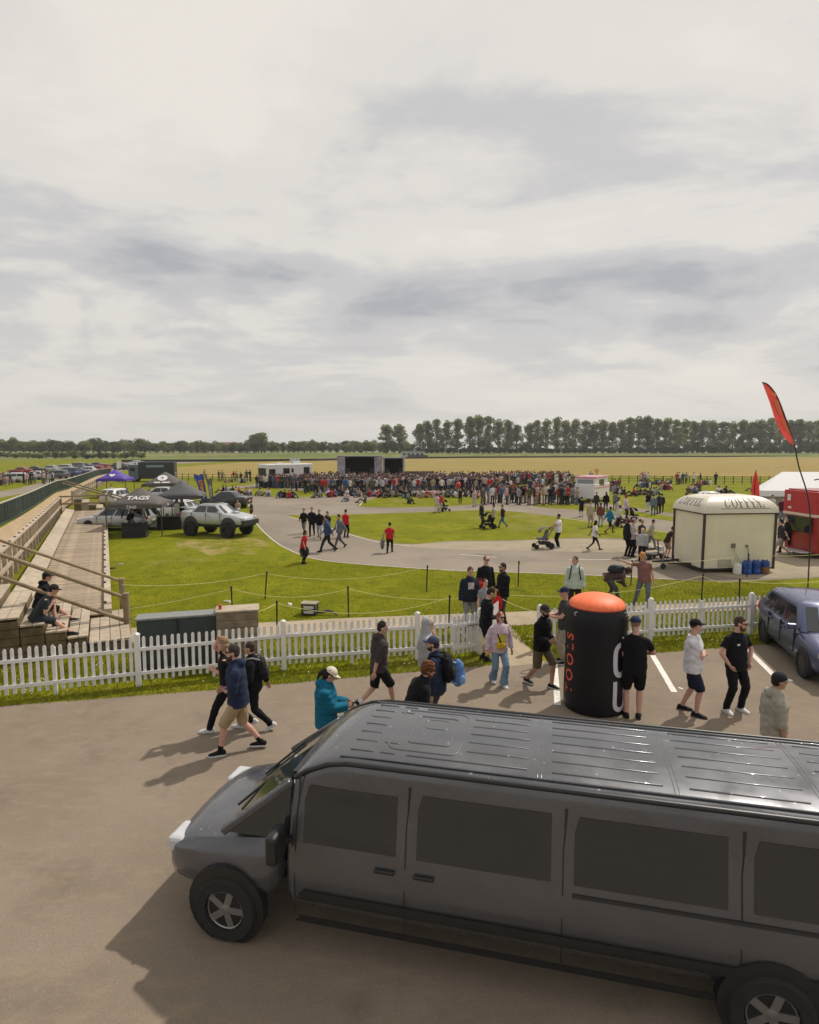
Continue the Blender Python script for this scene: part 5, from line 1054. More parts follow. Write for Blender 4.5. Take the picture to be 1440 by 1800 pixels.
    for k in 'lr':
        s0, e, w_ = A['arm' + k]
        if long_ >= 1: m.cap([s0, s0.lerp(e, .5), e, e.lerp(w_, .5)], [.062 + th * .6, .055 + th * .7, .047 + th * .8, .042 + th * .8], seg); m.tube([e, e.lerp(w_, .55), w_ - (w_ - e).normalized() * .005], [.047 + th * .8, .042 + th * .8, .034 + th * .7], seg)
        elif long_ >= .5: m.cap([s0, s0.lerp(e, .5), e], [.062 + th * .6, .055 + th * .7, .047 + th * .8], seg); m.tube([e.lerp(s0, .1), e.lerp(w_, .22)], [.05 + th * .8, .048 + th * .8], seg)
        else: m.tube([s0.lerp(e, -.12), s0, s0.lerp(e, .4), s0.lerp(e, .66)], [.045, .066, .066, .068], seg)
    if kind in ('hoodie', 'puffer', 'jacket'):
        if hood is None and kind != 'jacket': m.ell(neck - fs_ * .085 - up * .005, (.10, .065, .07), seg, 8, Matrix((rs_, fs_, up)).transposed())
        m.cap([neck - up * .02, neck + up * .012], [.085, .078], seg)
    if hood: m.ell(HP(0, -.036, .022), (.100, .104, .132), seg, 10, Hd); m.cap([neck - up * .02, HP(0, -.02, -.05)], [.095, .10], seg)
    to = m.obj('top', cloth(col, key=kind), r); later(to, vx * 1.05, 3, .0055 if kind != 'tee' else .004)
    # ---------- bottom
    kind2, c2 = bottom; m = MB(); rr_ = []
    for t, rx, ry in ((.02, .140, .098), (-.04, .158, .114), (-.10, .178, .128), (-.15, .13, .10)):
        f_ = 1 + (fat - 1) * .45; rr_.append([pel + Vector((0, 0, t)) + Vector(((rx * f_) * math.cos(a), ry * f_ * math.sin(a), 0)) for a in [2 * math.pi * q / 18 for q in range(18)]])
    m.rings(rr_)
    for k in 'lr':
        h, kn, an = A['leg' + k]; ff = fat ** .5
        if kind2 == 'shorts': m.tube([h + Vector((0, 0, .05)), h.lerp(kn, .3), h.lerp(kn, .65), kn.lerp(h, .06) + Vector((0, 0, .0)), kn.lerp(an, .04)], [.085 * ff, .10 * ff, .095 * ff, .09, .088], seg)
        else:
            w0, w1, w2 = {'trousers': (.076, .066, .060), 'jeans': (.074, .062, .055), 'leggings': (.060, .055, .043), 'wide': (.080, .082, .098)}[kind2]
            m.cap([h + Vector((0, 0, .03)), h.lerp(kn, .4), kn], [.09 * ff, .09 * ff, w0], seg); m.tube([kn.lerp(h, .1), kn, kn.lerp(an, .5), an.lerp(kn, .12), an - Vector((0, 0, .03))], [w0, w0, w1, w2, w2 * 1.02], seg)
    later(m.obj('bottoms', cloth(c2, key=kind2), r), vx * 1.05, 2, .004)
    # ---------- shoes
    for k, sx in (('l', -1), ('r', 1)):
        h, kn, an = A['leg' + k]; lift_ = P['f' + k][2]; td = Vector((sx * .12, 1, 0)); 
        if 't' + k in P: td = Vector(P['t' + k])
        td.normalize(); rx_ = Vector((td.y, -td.x, 0)).normalized() if abs(td.z) < .9 else Vector((1, 0, 0))
        if lift_ > .03 and P['f' + k][1] < 0: td = (td + Vector((0, 0, -1.2 * lift_ / .1))).normalized()
        un = rx_.cross(td); rr_ = []
        for u, hw, z0, z1 in ((-.085, .025, .012, .05), (-.07, .036, .004, .085), (-.02, .04, .0, .105), (.04, .042, 0, .085), (.10, .048, 0, .06), (.155, .042, .002, .045), (.185, .02, .012, .03)):
            c = an + td * u - un * .082; rr_.append([c + rx_ * hw * math.cos(a) + un * ((z0 + z1) / 2 + (z1 - z0) / 2 * math.sin(a)) for a in [2 * math.pi * q / 10 for q in range(10)]])
        sh = MB().rings(rr_).obj('shoe', cloth(shoes, .6, 's'), r, smooth=60)
        if near:
            rr_ = []
            for u, hw in ((-.088, .026), (-.07, .040), (-.02, .043), (.04, .045), (.10, .051), (.155, .045), (.19, .02)):
                c = an + td * u - un * .085; rr_.append([c + rx_ * hw * a + un * e_ for a, e_ in ((-1, .002), (1, .002), (1, .026), (-1, .026))])
            MB().rings(rr_).obj('sole', mat('sole_%d' % int(sole[0] * 100), sole, .7), sh)
            if socks: MB().tube([an - un * .01, an + (kn - an).normalized() * .09], [.043, .044], 10).obj('sock', cloth(socks), r, smooth=60)
    # ---------- head gear and face
    Hm = cloth(hair, .7, 'h')
    if hairs != 'none' and not hood:
        m = MB()
        if hairs in ('short', 'curly'):
            g = .006 if hairs == 'short' else .022; m.ell(HP(0, -.014, .042), (.078 + g, .090 + g, .090 + g), 14, 10, Hd); m.ell(HP(0, -.045, -.005), (.074 + g, .056 + g, .07 + g), 12, 8, Hd)
        elif hairs in ('long', 'bob', 'pony'):
            m.ell(HP(0, -.016, .04), (.088, .098, .094), 14, 10, Hd); m.ell(HP(0, -.055, -.03), (.085, .055, .09), 12, 8, Hd)
            if hairs == 'long': m.cap([HP(0, -.06, -.06), HP(0, -.075, -.22)], [.075, .055], 12)
            if hairs == 'bob': m.cap([HP(-.06, -.03, -.04), HP(-.06, -.02, -.11)], [.035, .03], 8); m.cap([HP(.06, -.03, -.04), HP(.06, -.02, -.11)], [.035, .03], 8)
            if hairs == 'pony': m.cap([HP(0, -.10, .03), HP(0, -.15, -.05), HP(0, -.135, -.16)], [.035, .035, .02], 10)
        elif hairs == 'buzz': m.ell(HP(0, -.012, .036), (.079, .092, .095), 14, 10, Hd)
        later(m.obj('hair', Hm, r), vx * .9, 2, .005 if hairs != 'curly' else .010, 40)
    if beard: m = MB(); m.ell(HP(0, .046, -.082), (.060, .058, .05), 12, 8, Hd); m.cap([HP(-.062, .02, -.03), HP(-.052, .05, -.08)], .018, 8); m.cap([HP(.062, .02, -.03), HP(.052, .05, -.08)], .018, 8); later(m.obj('beard', cloth(beard, .8, 'b'), r), vx * .9, 1, .003, 50)
    if near:
        if shades:
            g = MB()
            for sg in (-1, 1): g.ell(HP(sg * .034, .098, .018), (.030, .010, .022), 10, 6, Hd); g.bar(HP(sg * .062, .09, .024), HP(sg * .078, .0, .022), .006, .008)
            g.bar(HP(-.012, .106, .022), HP(.012, .106, .022), .006, .006); g.obj('sunglasses', mat('shades_black', (.012, .01, .01), .12, var=0), r, smooth=60)
        else:
            g = MB(); 
            for sg in (-1, 1): g.ell(HP(sg * .032, .088, .018), (.013, .008, .008), 8, 6, Hd)
            g.obj('eyes', mat('eye_dark', (.03, .02, .018), .3, var=0), r, smooth=60); g = MB()
            for sg in (-1, 1): g.cap([HP(sg * .018, .098, .036), HP(sg * .048, .088, .038)], .0055, 6)
            g.obj('eyebrows', Hm, r, smooth=60)
        if not beard: MB().cap([HP(-.022, .090, -.052), HP(0, .096, -.052), HP(.022, .090, -.052)], .006, 6).obj('mouth', mat('lips', (.32, .13, .11), .5, var=.05), r, smooth=60)
    if cap:
        m = MB(); rr_ = []
        for i in range(7):
            a = i / 6 * math.pi / 2; rr_.append([HP(.094 * math.cos(a) * math.cos(q), -.006 + .108 * math.cos(a) * math.sin(q), .045 + .098 * math.sin(a)) for q in [2 * math.pi * k / 18 for k in range(18)]])
        cp = m.rings(rr_).obj('cap', cloth(cap, .8, 'c'), r, smooth=60); m = MB(); back = P.get('capback', 0); sg = -1 if back else 1
        vs = []; 
        for q in range(9):
            a = R(20 + 140 * q / 8); vs += [HP(.092 * math.cos(a), sg * .102 * math.sin(a), .05), HP(.088 * math.cos(a), sg * (.102 * math.sin(a) + .075 * math.sin(R(180 * q / 8))), .042 - .014 * abs(math.cos(a)))]
        pk_ = m.add(vs, [(2 * i, 2 * i + 1, 2 * i + 3, 2 * i + 2) for i in range(8)]).obj('peak', cloth(P.get('peak', cap), .8, 'c'), r, smooth=60); sd_ = pk_.modifiers.new('t', 'SOLIDIFY'); sd_.thickness = .008
    J = dict(A=A, HP=HP, pel=pel, up=up, fs=fs_, rs=rs_, neck=neck, shl=shl, shr=shr, Hd=Hd, s=s)
    if extra: extra(r, J)
    return r
def attach(name, label, cat, r, loc=(0, 0, 0)):     # a carried thing of its own, posed in the person's frame
    o = empty(name, r.location, r.rotation_euler[2], label, cat); o.scale = r.scale; return o
def backpack(label, col, trim=None, big=1.0, two=None):
    def f(r, J):
        o = attach('backpack', label, 'backpack', r); c = J['pel'] + J['up'] * .30 - J['fs'] * (.175 * big); M = Matrix((J['rs'], J['fs'], J['up'])).transposed()
        m = MB(); m.ell(c, (.155 * big, .105 * big, .25 * big), 14, 10, M); m.box(c, (.24 * big, .13 * big, .38 * big), M); later(m.obj('bag', cloth(col, .7, 'p'), o), .014, 3, .004)
        m = MB(); m.ell(c - J['fs'] * .10 * big - J['up'] * .08, (.10 * big, .045, .12 * big), 12, 8, M); later(m.obj('pocket', cloth(two or tuple(min(1, x * 1.6 + .01) for x in col), .7, 'p'), o), .014, 2)
        for sg in (-1, 1):
            p0 = c + J['rs'] * sg * .10 + J['up'] * .20; s_ = J['pel'] + J['up'] * .545 + J['rs'] * sg * .11; MB().tube([p0, s_ + J['fs'] * -.04, s_ + J['fs'] * .07, J['pel'] + J['up'] * .40 + J['fs'] * .165 + J['rs'] * sg * .13, J['pel'] + J['up'] * .16 + J['fs'] * .12 + J['rs'] * sg * .17], .017, 8).obj('strap', cloth(trim or col, .7, 'p'), o, smooth=60)
        MB().tube([c + J['up'] * .25, c + J['up'] * .30 + J['fs'] * .03, c + J['up'] * .25 + J['fs'] * .06], .01, 6).obj('handle', cloth(col, .7, 'p'), o)
    return f
def phone(label):
    def f(r, J):
        h = (J['A']['arml'][2] + J['A']['armr'][2]) / 2 + Vector((0, .12, .03)); o = attach('phone', label, 'phone', r); MB().box(h, (.072, .15, .010), Matrix.Rotation(R(35), 3, 'X')).obj('case', mat('phone_black', (.015, .013, .013), .3), o, bevel=.006); MB().box(h + Vector((0, -.006, .007)), (.062, .135, .003), Matrix.Rotation(R(35), 3, 'X')).obj('screen', mat('phone_screen', (.04, .05, .06), .08), o)
    return f
def both(*fs):
    def f(r, J):
        for g in fs: g(r, J)
    return f
def sling(label, col, c2, at=(.02, .2, .10)):
    def f(r, J):
        o = attach('waist_bag', label, 'bag', r); c = J['pel'] + J['up'] * at[2] + J['fs'] * at[1] + J['rs'] * at[0]; m = MB(); m.ell(c, (.12, .05, .085), 12, 8); later(m.obj('pouch', cloth(c2, .7, 'p'), o), .013, 2, .003)
        MB().tube([J['shr'] - J['rs'] * .04 + J['up'] * .08, J['shr'] - J['rs'] * .06 + J['fs'] * .12 + J['up'] * -.02, c + J['rs'] * .02 + J['up'] * .1, c], .018, 8).obj('strap', cloth(col, .7, 'p'), o, smooth=60)
    return f
def on(x, yf, yh):                      # stands with the feet at a pixel, height read from the head
    g = G(x, yf); H = GD(x, yh, g.y).z; return (g.x, g.y), max(1.45, min(1.93, H))
def hd_at(x, yh, H):                    # feet hidden: the head's pixel and a usual height give the place
    g = G(x, yh, H); return (g.x, g.y)
# ---------------------------------------------------------------- near people
def print_panel(c, w=.16, h=.18, dz=.34):
    def f(r, J):
        o_ = J['pel'] + J['up'] * dz + J['fs'] * .178; MB().box(o_, (w, .012, h)).obj('print', mat('shirt_print', c, .7, var=.5, vscale=14), r)
    return f
def logo_small(r, J): MB().box(J['pel'] + J['up'] * .36 + J['fs'] * .150 + J['rs'] * .08, (.075, .006, .03)).obj('chest_logo', mat('logo_white', (.7, .7, .7), .6), r)
ACC = ZGND = .004
l, H = on(424, 1322, 1131); human('person', 'man in navy hoodie and khaki shorts striding with sunglasses', l, 262, H, 'walk', ('hoodie', NAVY), ('shorts', KHAKI), BLACK, hairs='short', hair=(.045, .035, .028), beard=(.06, .045, .035), shades=True, fat=1.06, sleeve=.6, hl=(-.02, .20, 1.00), hr=(.06, .22, 1.02), el=(-1, -.5, -.2), hd=(-8, 0), socks=BLACK, z=ACC, fl=(-.08, .30, 0), fr=(.09, -.30, .03), sk='pink')
g = G(408, 1289); human('person', 'woman in black shielding her eyes with a raised arm', (g.x - .05, g.y + .1), 268, 1.74, 'walk', ('tee', BLACK), ('trousers', BLACK), (.6, .6, .58), hair=(.28, .19, .11), hairs='bob', hr=(-.02, .17, 1.68), er=(.4, 1, -.3), hl=(.0, .26, 1.12), z=ACC, sk='pink', hd=(10, -6))
g = G(447, 1287); human('person', 'person in black trousers and white trainers half hidden behind the man in khaki shorts', (g.x, g.y + .12), 268, 1.62, 'walk2', ('jacket', BLACK), ('trousers', BLACK), (.66, .66, .66), hair=(.05, .035, .03), hairs='short', z=ACC, extra=backpack('black backpack with white trim behind the man in khaki shorts', (.016, .015, .017), (.3, .3, .3), .95))
l = hd_at(570, 1173, 1.66); human('person', 'woman in teal puffer jacket and cream cap looking at her phone', l, 84, 1.66, 'phone', ('puffer', TEAL), ('trousers', BLACK), BLACK, hair=(.02, .014, .012), hairs='pony', cap=(.62, .56, .44), z=ACC, hd=(0, -6), extra=phone('dark phone held by the woman in the teal jacket'))
l = hd_at(664, 1092, 1.76); human('person', 'young man in dark brown zip hoodie and black shorts walking', l, 62, 1.76, 'walk2', ('hoodie', BROWN), ('shorts', BLACK), BLACK, hair=(.03, .022, .018), hairs='short', z=ACC, socks=(.65, .65, .65), sleeve=.6, hd=(30, -8), sk='fair', fl=(-.07, -.36, .10))
l = hd_at(722, 1163, 1.76); human('person', 'man with curly auburn hair and glasses in black jacket looking down', l, 68, 1.76, 'stand', ('jacket', BLACK), ('trousers', BLACK), BLACK, hair=(.13, .05, .022), hairs='curly', beard=(.16, .07, .035), shades=True, z=ACC, lean=22, hd=(25, -14), fat=1.12, hl=(-.2, .30, .95), hr=(.2, .34, .95), sk='pink')
l = hd_at(748, 1088, 1.76); human('person', 'person in pale grey hoodie with the hood up and black shorts', l, 78, 1.76, 'stand', ('hoodie', (.37, .37, .38)), ('shorts', BLACK), BLACK, hood=True, hairs='none', z=ACC, hr=(.03, .18, 1.40), er=(1, -.1, -1), sleeve=1, hl=(-.25, .1, .9), hd=(10, -8), hair=(.03, .02, .02))
l = hd_at(770, 1122, 1.78); human('person', 'bearded man in navy cap and navy anorak carrying backpacks', l, 285, 1.78, 'stand', ('jacket', (.018, .027, .058)), ('trousers', DKGREY), BLACK, hair=(.05, .03, .022), hairs='short', cap=(.06, .065, .11), beard=(.05, .03, .022), z=ACC, fat=1.1, lean=4, extra=both(backpack('black backpack on the back of the man in the navy anorak', BLACK, None, 1.05)))
g = Vector((*hd_at(800, 1150, 1.5), 0)); 
def blue_sack():
    o = empty('rucksack', (l[0] + .36, l[1] + .10, ACC + .12), R(20), 'sky-blue rucksack hanging behind the man in the navy anorak', 'backpack'); o.scale = (.88, .88, .88); m = MB(); m.ell((0, 0, 1.20), (.12, .10, .22), 14, 10); m.box((0, 0, 1.12), (.18, .14, .36)); m.ell((0, 0, 1.08), (.15, .115, .22), 14, 10); later(m.obj('bag', cloth((.10, .22, .48), .6, 'p'), o), .014, 3, .004); m = MB(); m.ell((.04, -.10, 1.03), (.085, .045, .10), 12, 8); later(m.obj('pocket', cloth((.2, .36, .66), .6, 'p'), o), .014, 2)
    for k in (-.07, .07): MB().tube([(-.08, k, 1.38), (-.2, k, 1.42), (-.3, k, 1.30), (-.2, k, 1.0), (-.06, k, .95)], .014, 6).obj('strap', cloth((.3, .45, .7), .6, 'p'), o, smooth=60)
blue_sack()
l, H = on(852, 1161, 1033); human('person', 'man in long black top and black shorts looking down by the gate', l, 74, H, 'front', ('shirt', BLACK), ('shorts', BLACK), BLACK, sole=(.05, .05, .05), hair=(.035, .022, .016), hairs='short', hd=(10, -26), lean=5, z=0, socks=BLACK, extra=phone('phone in the hands of the man in black shorts by the gate'))
l, H = on(876, 1203, 1073); human('person', 'woman with auburn hair in pink jacket, yellow top and blue jeans', l, 168, H, 'walk', ('jacket', PINK), ('wide', (.16, .25, .36)), (.66, .64, .62), hair=(.20, .065, .035), hairs='bob', shades=True, z=ACC, fl=(-.07, .16, 0), fr=(.08, -.16, .02), hl=(-.3, .02, .84), hr=(.3, .06, .84), sk='pink', hd=(-10, 0), extra=both(sling('yellow waist bag worn by the woman in the pink jacket', BLACK, (.55, .36, .015)), lambda r, J: later(MB().ell(J['pel'] + J['up'] * .22 + J['fs'] * .142, (.105, .048, .25), 14, 10).obj('yellow_top', cloth(YEL), r), .013, 2)))
l, H = on(950, 1206, 1061); human('person', 'bearded man in black jacket, camouflage shorts and sunglasses', l, 140, H, 'walk', ('jacket', BLACK), ('shorts', (.115, .095, .055)), BLACK, hair=(.02, .015, .012), hairs='short', cap=(.03, .025, .022), beard=(.02, .014, .012), shades=True, z=ACC, hl=(-.06, .26, 1.05), hr=(.1, .27, 1.04), fl=(-.09, .22, 0), fr=(.09, -.28, .02), sk='tan', hd=(15, 0))
l, H = on(992, 1165, 1034); human('person', 'man in navy cap and grey shirt partly hidden behind the inflatable column', l, 268, H, 'stand', ('tee', DKGREY), ('trousers', (.33, .29, .22)), BLACK, hair=(.2, .17, .14), hairs='buzz', cap=NAVY, z=0, hl=(-.1, .38, 1.12), hr=(.1, .34, 1.10), sk='pink')
l, H = on(1112, 1262, 1088); human('person', 'man in navy cap and black shirt and shorts with his back turned', l, 15, H, 'front', ('tee', BLACK), ('shorts', BLACK), BLACK, sole=(.03, .03, .03), hair=(.22, .14, .10), hairs='buzz', cap=NAVY, z=ACC, fat=1.12, sk='pink', hd=(-12, -6), hr=(.14, .28, 1.08), er=(1, -.3, -.4))
l, H = on(1212, 1254, 1091); human('person', 'man in white polo shirt, navy shorts and black cap with folded arms', l, 120, H, 'folded', ('polo', (.66, .65, .70)), ('shorts', (.014, .018, .04)), BLACK, sole=(.03, .03, .03), hair=(.04, .03, .02), hairs='buzz', cap=BLACK, z=ACC, fat=1.14, sk='pink', hd=(-32, 2))
l, H = on(1288, 1250, 1085); human('person', 'bearded man in black shirt and trousers with white trainers, hands in pockets', l, 165, H, 'pockets', ('tee', BLACK), ('trousers', BLACK), (.62, .61, .60), hair=(.055, .04, .03), hairs='short', beard=(.09, .05, .035), shades=True, z=ACC, fat=1.1, hd=(-35, -8), sk='pink', extra=logo_small)
l = hd_at(1364, 1185, 1.76); human('person', 'man in beige hooded sweatshirt and black cap beside the van roof', l, 92, 1.76, 'stand', ('hoodie', (.34, .315, .265)), ('trousers', DKGREY), BLACK, hair=(.02, .016, .013), hairs='short', cap=(.02, .02, .025), z=ACC, fat=1.08, sk='tan', peak=(.30, .29, .27), hd=(5, -8), sleeve=.6)
# group behind the gate
l = hd_at(826, 997, 1.78); human('person', 'man in navy jacket over a printed dark shirt and grey trousers', l, 172, 1.78, 'stand', ('jacket', (.016, .022, .034)), ('trousers', (.22, .21, .22)), BLACK, hair=(.07, .045, .03), hairs='short', extra=print_panel((.5, .42, .44)), fat=1.08, hd=(-5, -10), sk='pink')
l = hd_at(854, 978, 1.80); human('person', 'man with shaved head and sunglasses in plain black sweatshirt', l, 170, 1.80, 'stand', ('shirt', BLACK), ('trousers', BLACK), BLACK, hair=(.10, .065, .045), hairs='buzz', shades=True, hd=(-12, 0), sk='pink', fat=1.06)
l = hd_at(886, 991, 1.76); human('person', 'dark-haired man in black jacket and sunglasses in profile at the gate', l, 240, 1.76, 'front', ('jacket', BLACK), ('jeans', (.045, .05, .055)), (.2, .05, .04), hair=(.035, .022, .016), hairs='short', beard=(.05, .03, .022), shades=True, hd=(10, 0))
l = hd_at(852, 1018, 1.5); human('person', 'boy in grey shirt standing among the group at the gate', l, 150, 1.5, 'stand', ('tee', (.26, .26, .27)), ('trousers', (.3, .3, .31)), BLACK, hair=(.06, .04, .028), hairs='short', sk='pink')
def red_bag(label, c, sc=1.0, col=(.52, .012, .02)):
    o = empty('carrier_bag', c, R(10), label, 'bag'); m = MB(); m.ell((0, 0, .2 * sc), (.14 * sc, .08 * sc, .2 * sc), 12, 8); m.box((0, 0, .18 * sc), (.22 * sc, .1 * sc, .3 * sc)); later(m.obj('bag', cloth(col, .5, 'p'), o), .014, 2, .006)
    MB().tube([(-.07, 0, .36 * sc), (-.03, 0, .48 * sc), (.03, 0, .48 * sc), (.07, 0, .36 * sc)], .008, 6).obj('handle', cloth(col, .5, 'p'), o, smooth=60); return o
c_ = GD(875, 1072, 16.6); red_bag('bright red carrier bag held in front of the man at the gate', c_, 1.0); c_ = GD(843, 1040, 17.0); red_bag('red carrier bag behind the boy at the gate', c_, .8)
l = hd_at(1012, 979, 1.78); human('person', 'man in pale mint hoodie with a dark backpack on the lawn', l, 195, 1.78, 'stand', ('hoodie', MINT), ('trousers', (.03, .02, .022)), BLACK, hair=(.12, .08, .05), hairs='short', extra=backpack('dark backpack worn by the man in the mint hoodie', (.02, .02, .022)), hd=(40, 0), sk='pink')
g = G(1078, 1060); human('person', 'man bending far forward under a dark backpack on the lawn', (g.x - .05, g.y), 92, 1.76, 'stand', ('shirt', (.07, .045, .04)), ('jeans', (.07, .075, .085)), BLACK, hair=(.07, .035, .022), hairs='curly', lean=82, pz=-.05, pxy=(0, -.16), fl=(-.14, -.1, 0), fr=(.14, .18, 0), hl=(-.1, .36, .62), hr=(.1, .40, .60), el=(-1, -.6, 0), er=(1, -.6, 0), extra=backpack('large dark backpack on the bending man', (.022, .026, .036), (.25, .26, .3), 1.15), hd=(0, -20))
g = G(1131, 1066); human('person', 'person in dusty pink shirt and jeans with one arm stretched out', (g.x, g.y), 200, 1.74, 'stand', ('tee', (.22, .10, .095)), ('jeans', (.12, .14, .17)), (.06, .05, .05), hair=(.42, .17, .05), hairs='bob', cap=(.45, .20, .06), side=6, hr=(.80, .22, 1.52), er=(.3, .2, -1), hl=(-.30, .05, .82), fl=(-.12, .1, 0), fr=(.26, -.12, 0), hd=(30, -8), sk='pink', fat=1.08)
# two people sitting on the timber steps
stp = ST(1.62, 1.0, .68)
def seat(label, n, d, zz, face, **k):
    p = ST(n, d, 0); return human('person', label, (p.x, p.y), face, 1.75, 'stand', z=zz, **k)
fs0 = math.degrees(math.atan2(-Vn.x, -Vn.y))
sitp = dict(pz=-.80, fl=(-.12, .40, -.21), fr=(.14, .71, -.41), hl=(-.10, .36, .42), hr=(.12, .36, .40), kl=(-.3, .5, 1), kr=(.3, .5, 1))
seat('person with dark cap and shorts hunched over on the timber steps', 2.05, .35, .90, fs0, top=('tee', (.03, .035, .04)), bottom=('shorts', (.03, .034, .045)), shoes=BLACK, sole=(.05, .05, .05), hair=BLACK, hairs='short', cap=(.025, .022, .022), lean=34, hd=(5, -18), sk='pink', **sitp)
seat('person in black hooded top sitting behind the capped one on the steps', 2.08, 1.55, .90, fs0 - 12, top=('hoodie', BLACK), bottom=('shorts', BLACK), shoes=BLACK, hair=(.02, .015, .014), hairs='short', cap=(.02, .02, .02), lean=16, hd=(10, -4), sk='pink', **sitp)
# ================================================================ people on the road and round the kiosk
def mid(label, x, yf, yh, face, pose='stand', top=BLACK, bot=BLACK, tk='tee', bk='trousers', hair=(.03, .02, .016), hairs='short', **k):
    l, H = on(x, yf, yh); return human('person', label, l, face, max(1.5, min(1.88, H)), pose, (tk, top), (bk, bot), k.pop('shoes', BLACK), hair=hair, hairs=hairs, near=False, **k)
def sack(label, col, dx=.34, w=.26):
    def f(r, J):
        o = attach('sack', label, 'sack', r); m = MB(); hnd = J['A']['arml'][2]; m.ell(hnd + Vector((-.05, -.02, -.34)), (.12, w, .36), 10, 8); m.cap([hnd + Vector((0, 0, -.04)), hnd + Vector((0, 0, -.2))], [.03, .10], 8); later(m.obj('bag', cloth(col, .4, 'p'), o), .03, 2, .012, 8); MB().tube([hnd + Vector((0, -.02, .03)), hnd + Vector((-.01, -.02, -.1))], .03, 6).obj('neck', cloth(col, .4, 'p'), o)
    return f
mid('litter picker in red shirt and black leggings leaning over a grey sack', 533, 991, 936, 110, 'stand', RED, BLACK, bk='leggings', sk='tan', hairs='pony', lean=14, hl=(-.30, -.10, .92), hr=(.28, .30, .78), extra=sack('grey rubbish sack held by the leaning litter picker', (.06, .065, .06), w=.3))
mid('litter picker in red shirt seen from behind with a grey sack', 685, 972, 920, 10, 'walk2', RED, BLACK, sk='tan', fat=1.25, hl=(-.36, .0, .86), hr=(.34, .1, .80), extra=sack('grey rubbish sack held by the litter picker seen from behind', (.16, .155, .13), w=.2))
mid('man in black top and grey trousers walking in a row of three', 535, 938, 893, 185, 'walk', BLACK, (.16, .15, .14), 'shirt')
mid('man in all black walking in the middle of a row of three', 549, 942, 891, 180, 'walk2', BLACK, BLACK, 'shirt')
mid('man in dark jacket and pale jeans walking beside two others', 562, 946, 895, 175, 'walk', BLACK, (.30, .33, .37), 'jacket', 'jeans')
mid('woman with long dark hair half hidden behind the man in the denim jacket', 576, 948, 899, 190, 'stand', (.03, .03, .035), DKGREY, hairs='long')
mid('man in blue denim jacket and dark trousers striding', 577, 970, 905, 262, 'walk', DENIM, (.025, .022, .025), 'jacket', sk='tan')
mid('man in grey-blue jacket over white shirt striding', 598, 964, 903, 230, 'walk', (.13, .15, .19), (.10, .10, .12), 'jacket', 'jeans', extra=print_panel((.65, .65, .66), .09, .34, .26))
mid('person in red top behind the man in the grey-blue jacket', 608, 945, 896, 30, 'stand', (.52, .02, .03), BLACK, fat=1.2)
def stroller(label, p, rz, col, name='pushchair', sc=1.0):
    o = empty(name, p, rz, label, 'pushchair'); o.scale = (sc,) * 3; M_f = mat('stroller_frame', (.03, .03, .03), .4)
    for sx in (-1, 1):
        MB().tube([(sx * .24, -.42, .98), (sx * .25, -.2, .62), (sx * .24, .32, .14)], .018, 6).obj('frame_tube', M_f, o); MB().tube([(sx * .25, -.05, .5), (sx * .27, -.34, .16)], .018, 6).obj('frame_tube', M_f, o)
        for yy, r_ in ((-.34, .15), (.34, .11)): q = MB().lathe([(.02, -.025), (r_ * .85, -.025), (r_, 0), (r_ * .85, .025), (.02, .025)], (sx * .27, yy, r_), 14, 'x').obj('wheel', M_tyre, o, smooth=40)
    MB().tube([(-.24, -.42, .98), (.24, -.42, .98)], .022, 6).obj('handle', M_f, o)
    m = MB(); m.box((0, .02, .46), (.40, .50, .1)); m.box((0, -.14, .66), (.40, .09, .42), Matrix.Rotation(R(18), 3, 'X')); m.obj('seat', cloth(col, .8), o, bevel=.03)
    rs = []
    for i in range(6):
        a = R(15 + 25 * i); rs.append([Vector((.21 * c_, -.10 + .34 * math.cos(a) * .9 , .66 + .34 * math.sin(a))) * 1 for c_ in (-1, -.6, 0, .6, 1)])
    q = MB().rings(rs, cap=False, close=False).obj('canopy', cloth(col, .8), o, smooth=60); s_ = q.modifiers.new('t', 'SOLIDIFY'); s_.thickness = .015
    MB().box((0, 0, .26), (.34, .36, .14)).obj('basket', cloth((.05, .05, .05)), o, bevel=.03); return o
mid('man in black beside the dark pushchair on the grass', 846, 928, 881, 120, 'stand', (.025, .025, .025), DKGREY, 'shirt')
stroller('dark pushchair on the grass pushed by three people', G(857, 929), R(105), (.02, .02, .022), sc=1.05)
mid('person in beige top and black trousers pushing the dark pushchair', 868, 930, 886, 262, 'front', (.42, .37, .30), BLACK, hairs='bob')
mid('man in dark red top and blue jeans walking behind the dark pushchair', 884, 927, 889, 255, 'walk', (.06, .022, .022), (.05, .13, .26), bk='jeans')
mid('bearded man in white printed shirt pushing a grey pram', 982, 963, 904, 268, 'front', (.72, .71, .74), BLACK, fat=1.15, beard=(.03, .02, .015), sk='tan', shoes=(.6, .6, .6), hl=(-.14, .5, .98), hr=(.14, .5, .98), extra=print_panel((.25, .25, .25), .12, .08, .36))
stroller('grey pram with a large hood on the dusty ground', G(954, 964), R(92), (.15, .145, .155), 'pram', 1.1)
mid('woman in white top and black leggings with a shoulder bag', 1044, 967, 914, 95, 'walk', (.66, .64, .66), BLACK, bk='leggings', hairs='long', hair=(.015, .012, .012), sk='brown')
mid('person in blue jacket and black leggings walking towards the pushchairs', 1071, 937, 890, 70, 'walk', (.02, .16, .28), BLACK, 'hoodie', 'leggings')
mid('person in pale patterned top leaning behind the blue jacket', 1085, 928, 893, 95, 'walk', (.55, .52, .52), BLACK, 'shirt', 'leggings', lean=16)
mid('man in patterned beige shirt and shorts', 1037, 927, 880, 170, 'stand', (.42, .37, .29), (.30, .25, .19), 'tee', 'shorts')
mid('person in maroon hoodie and pale jeans', 1055, 926, 884, 40, 'stand', MAROON, (.34, .38, .42), 'hoodie', 'jeans')
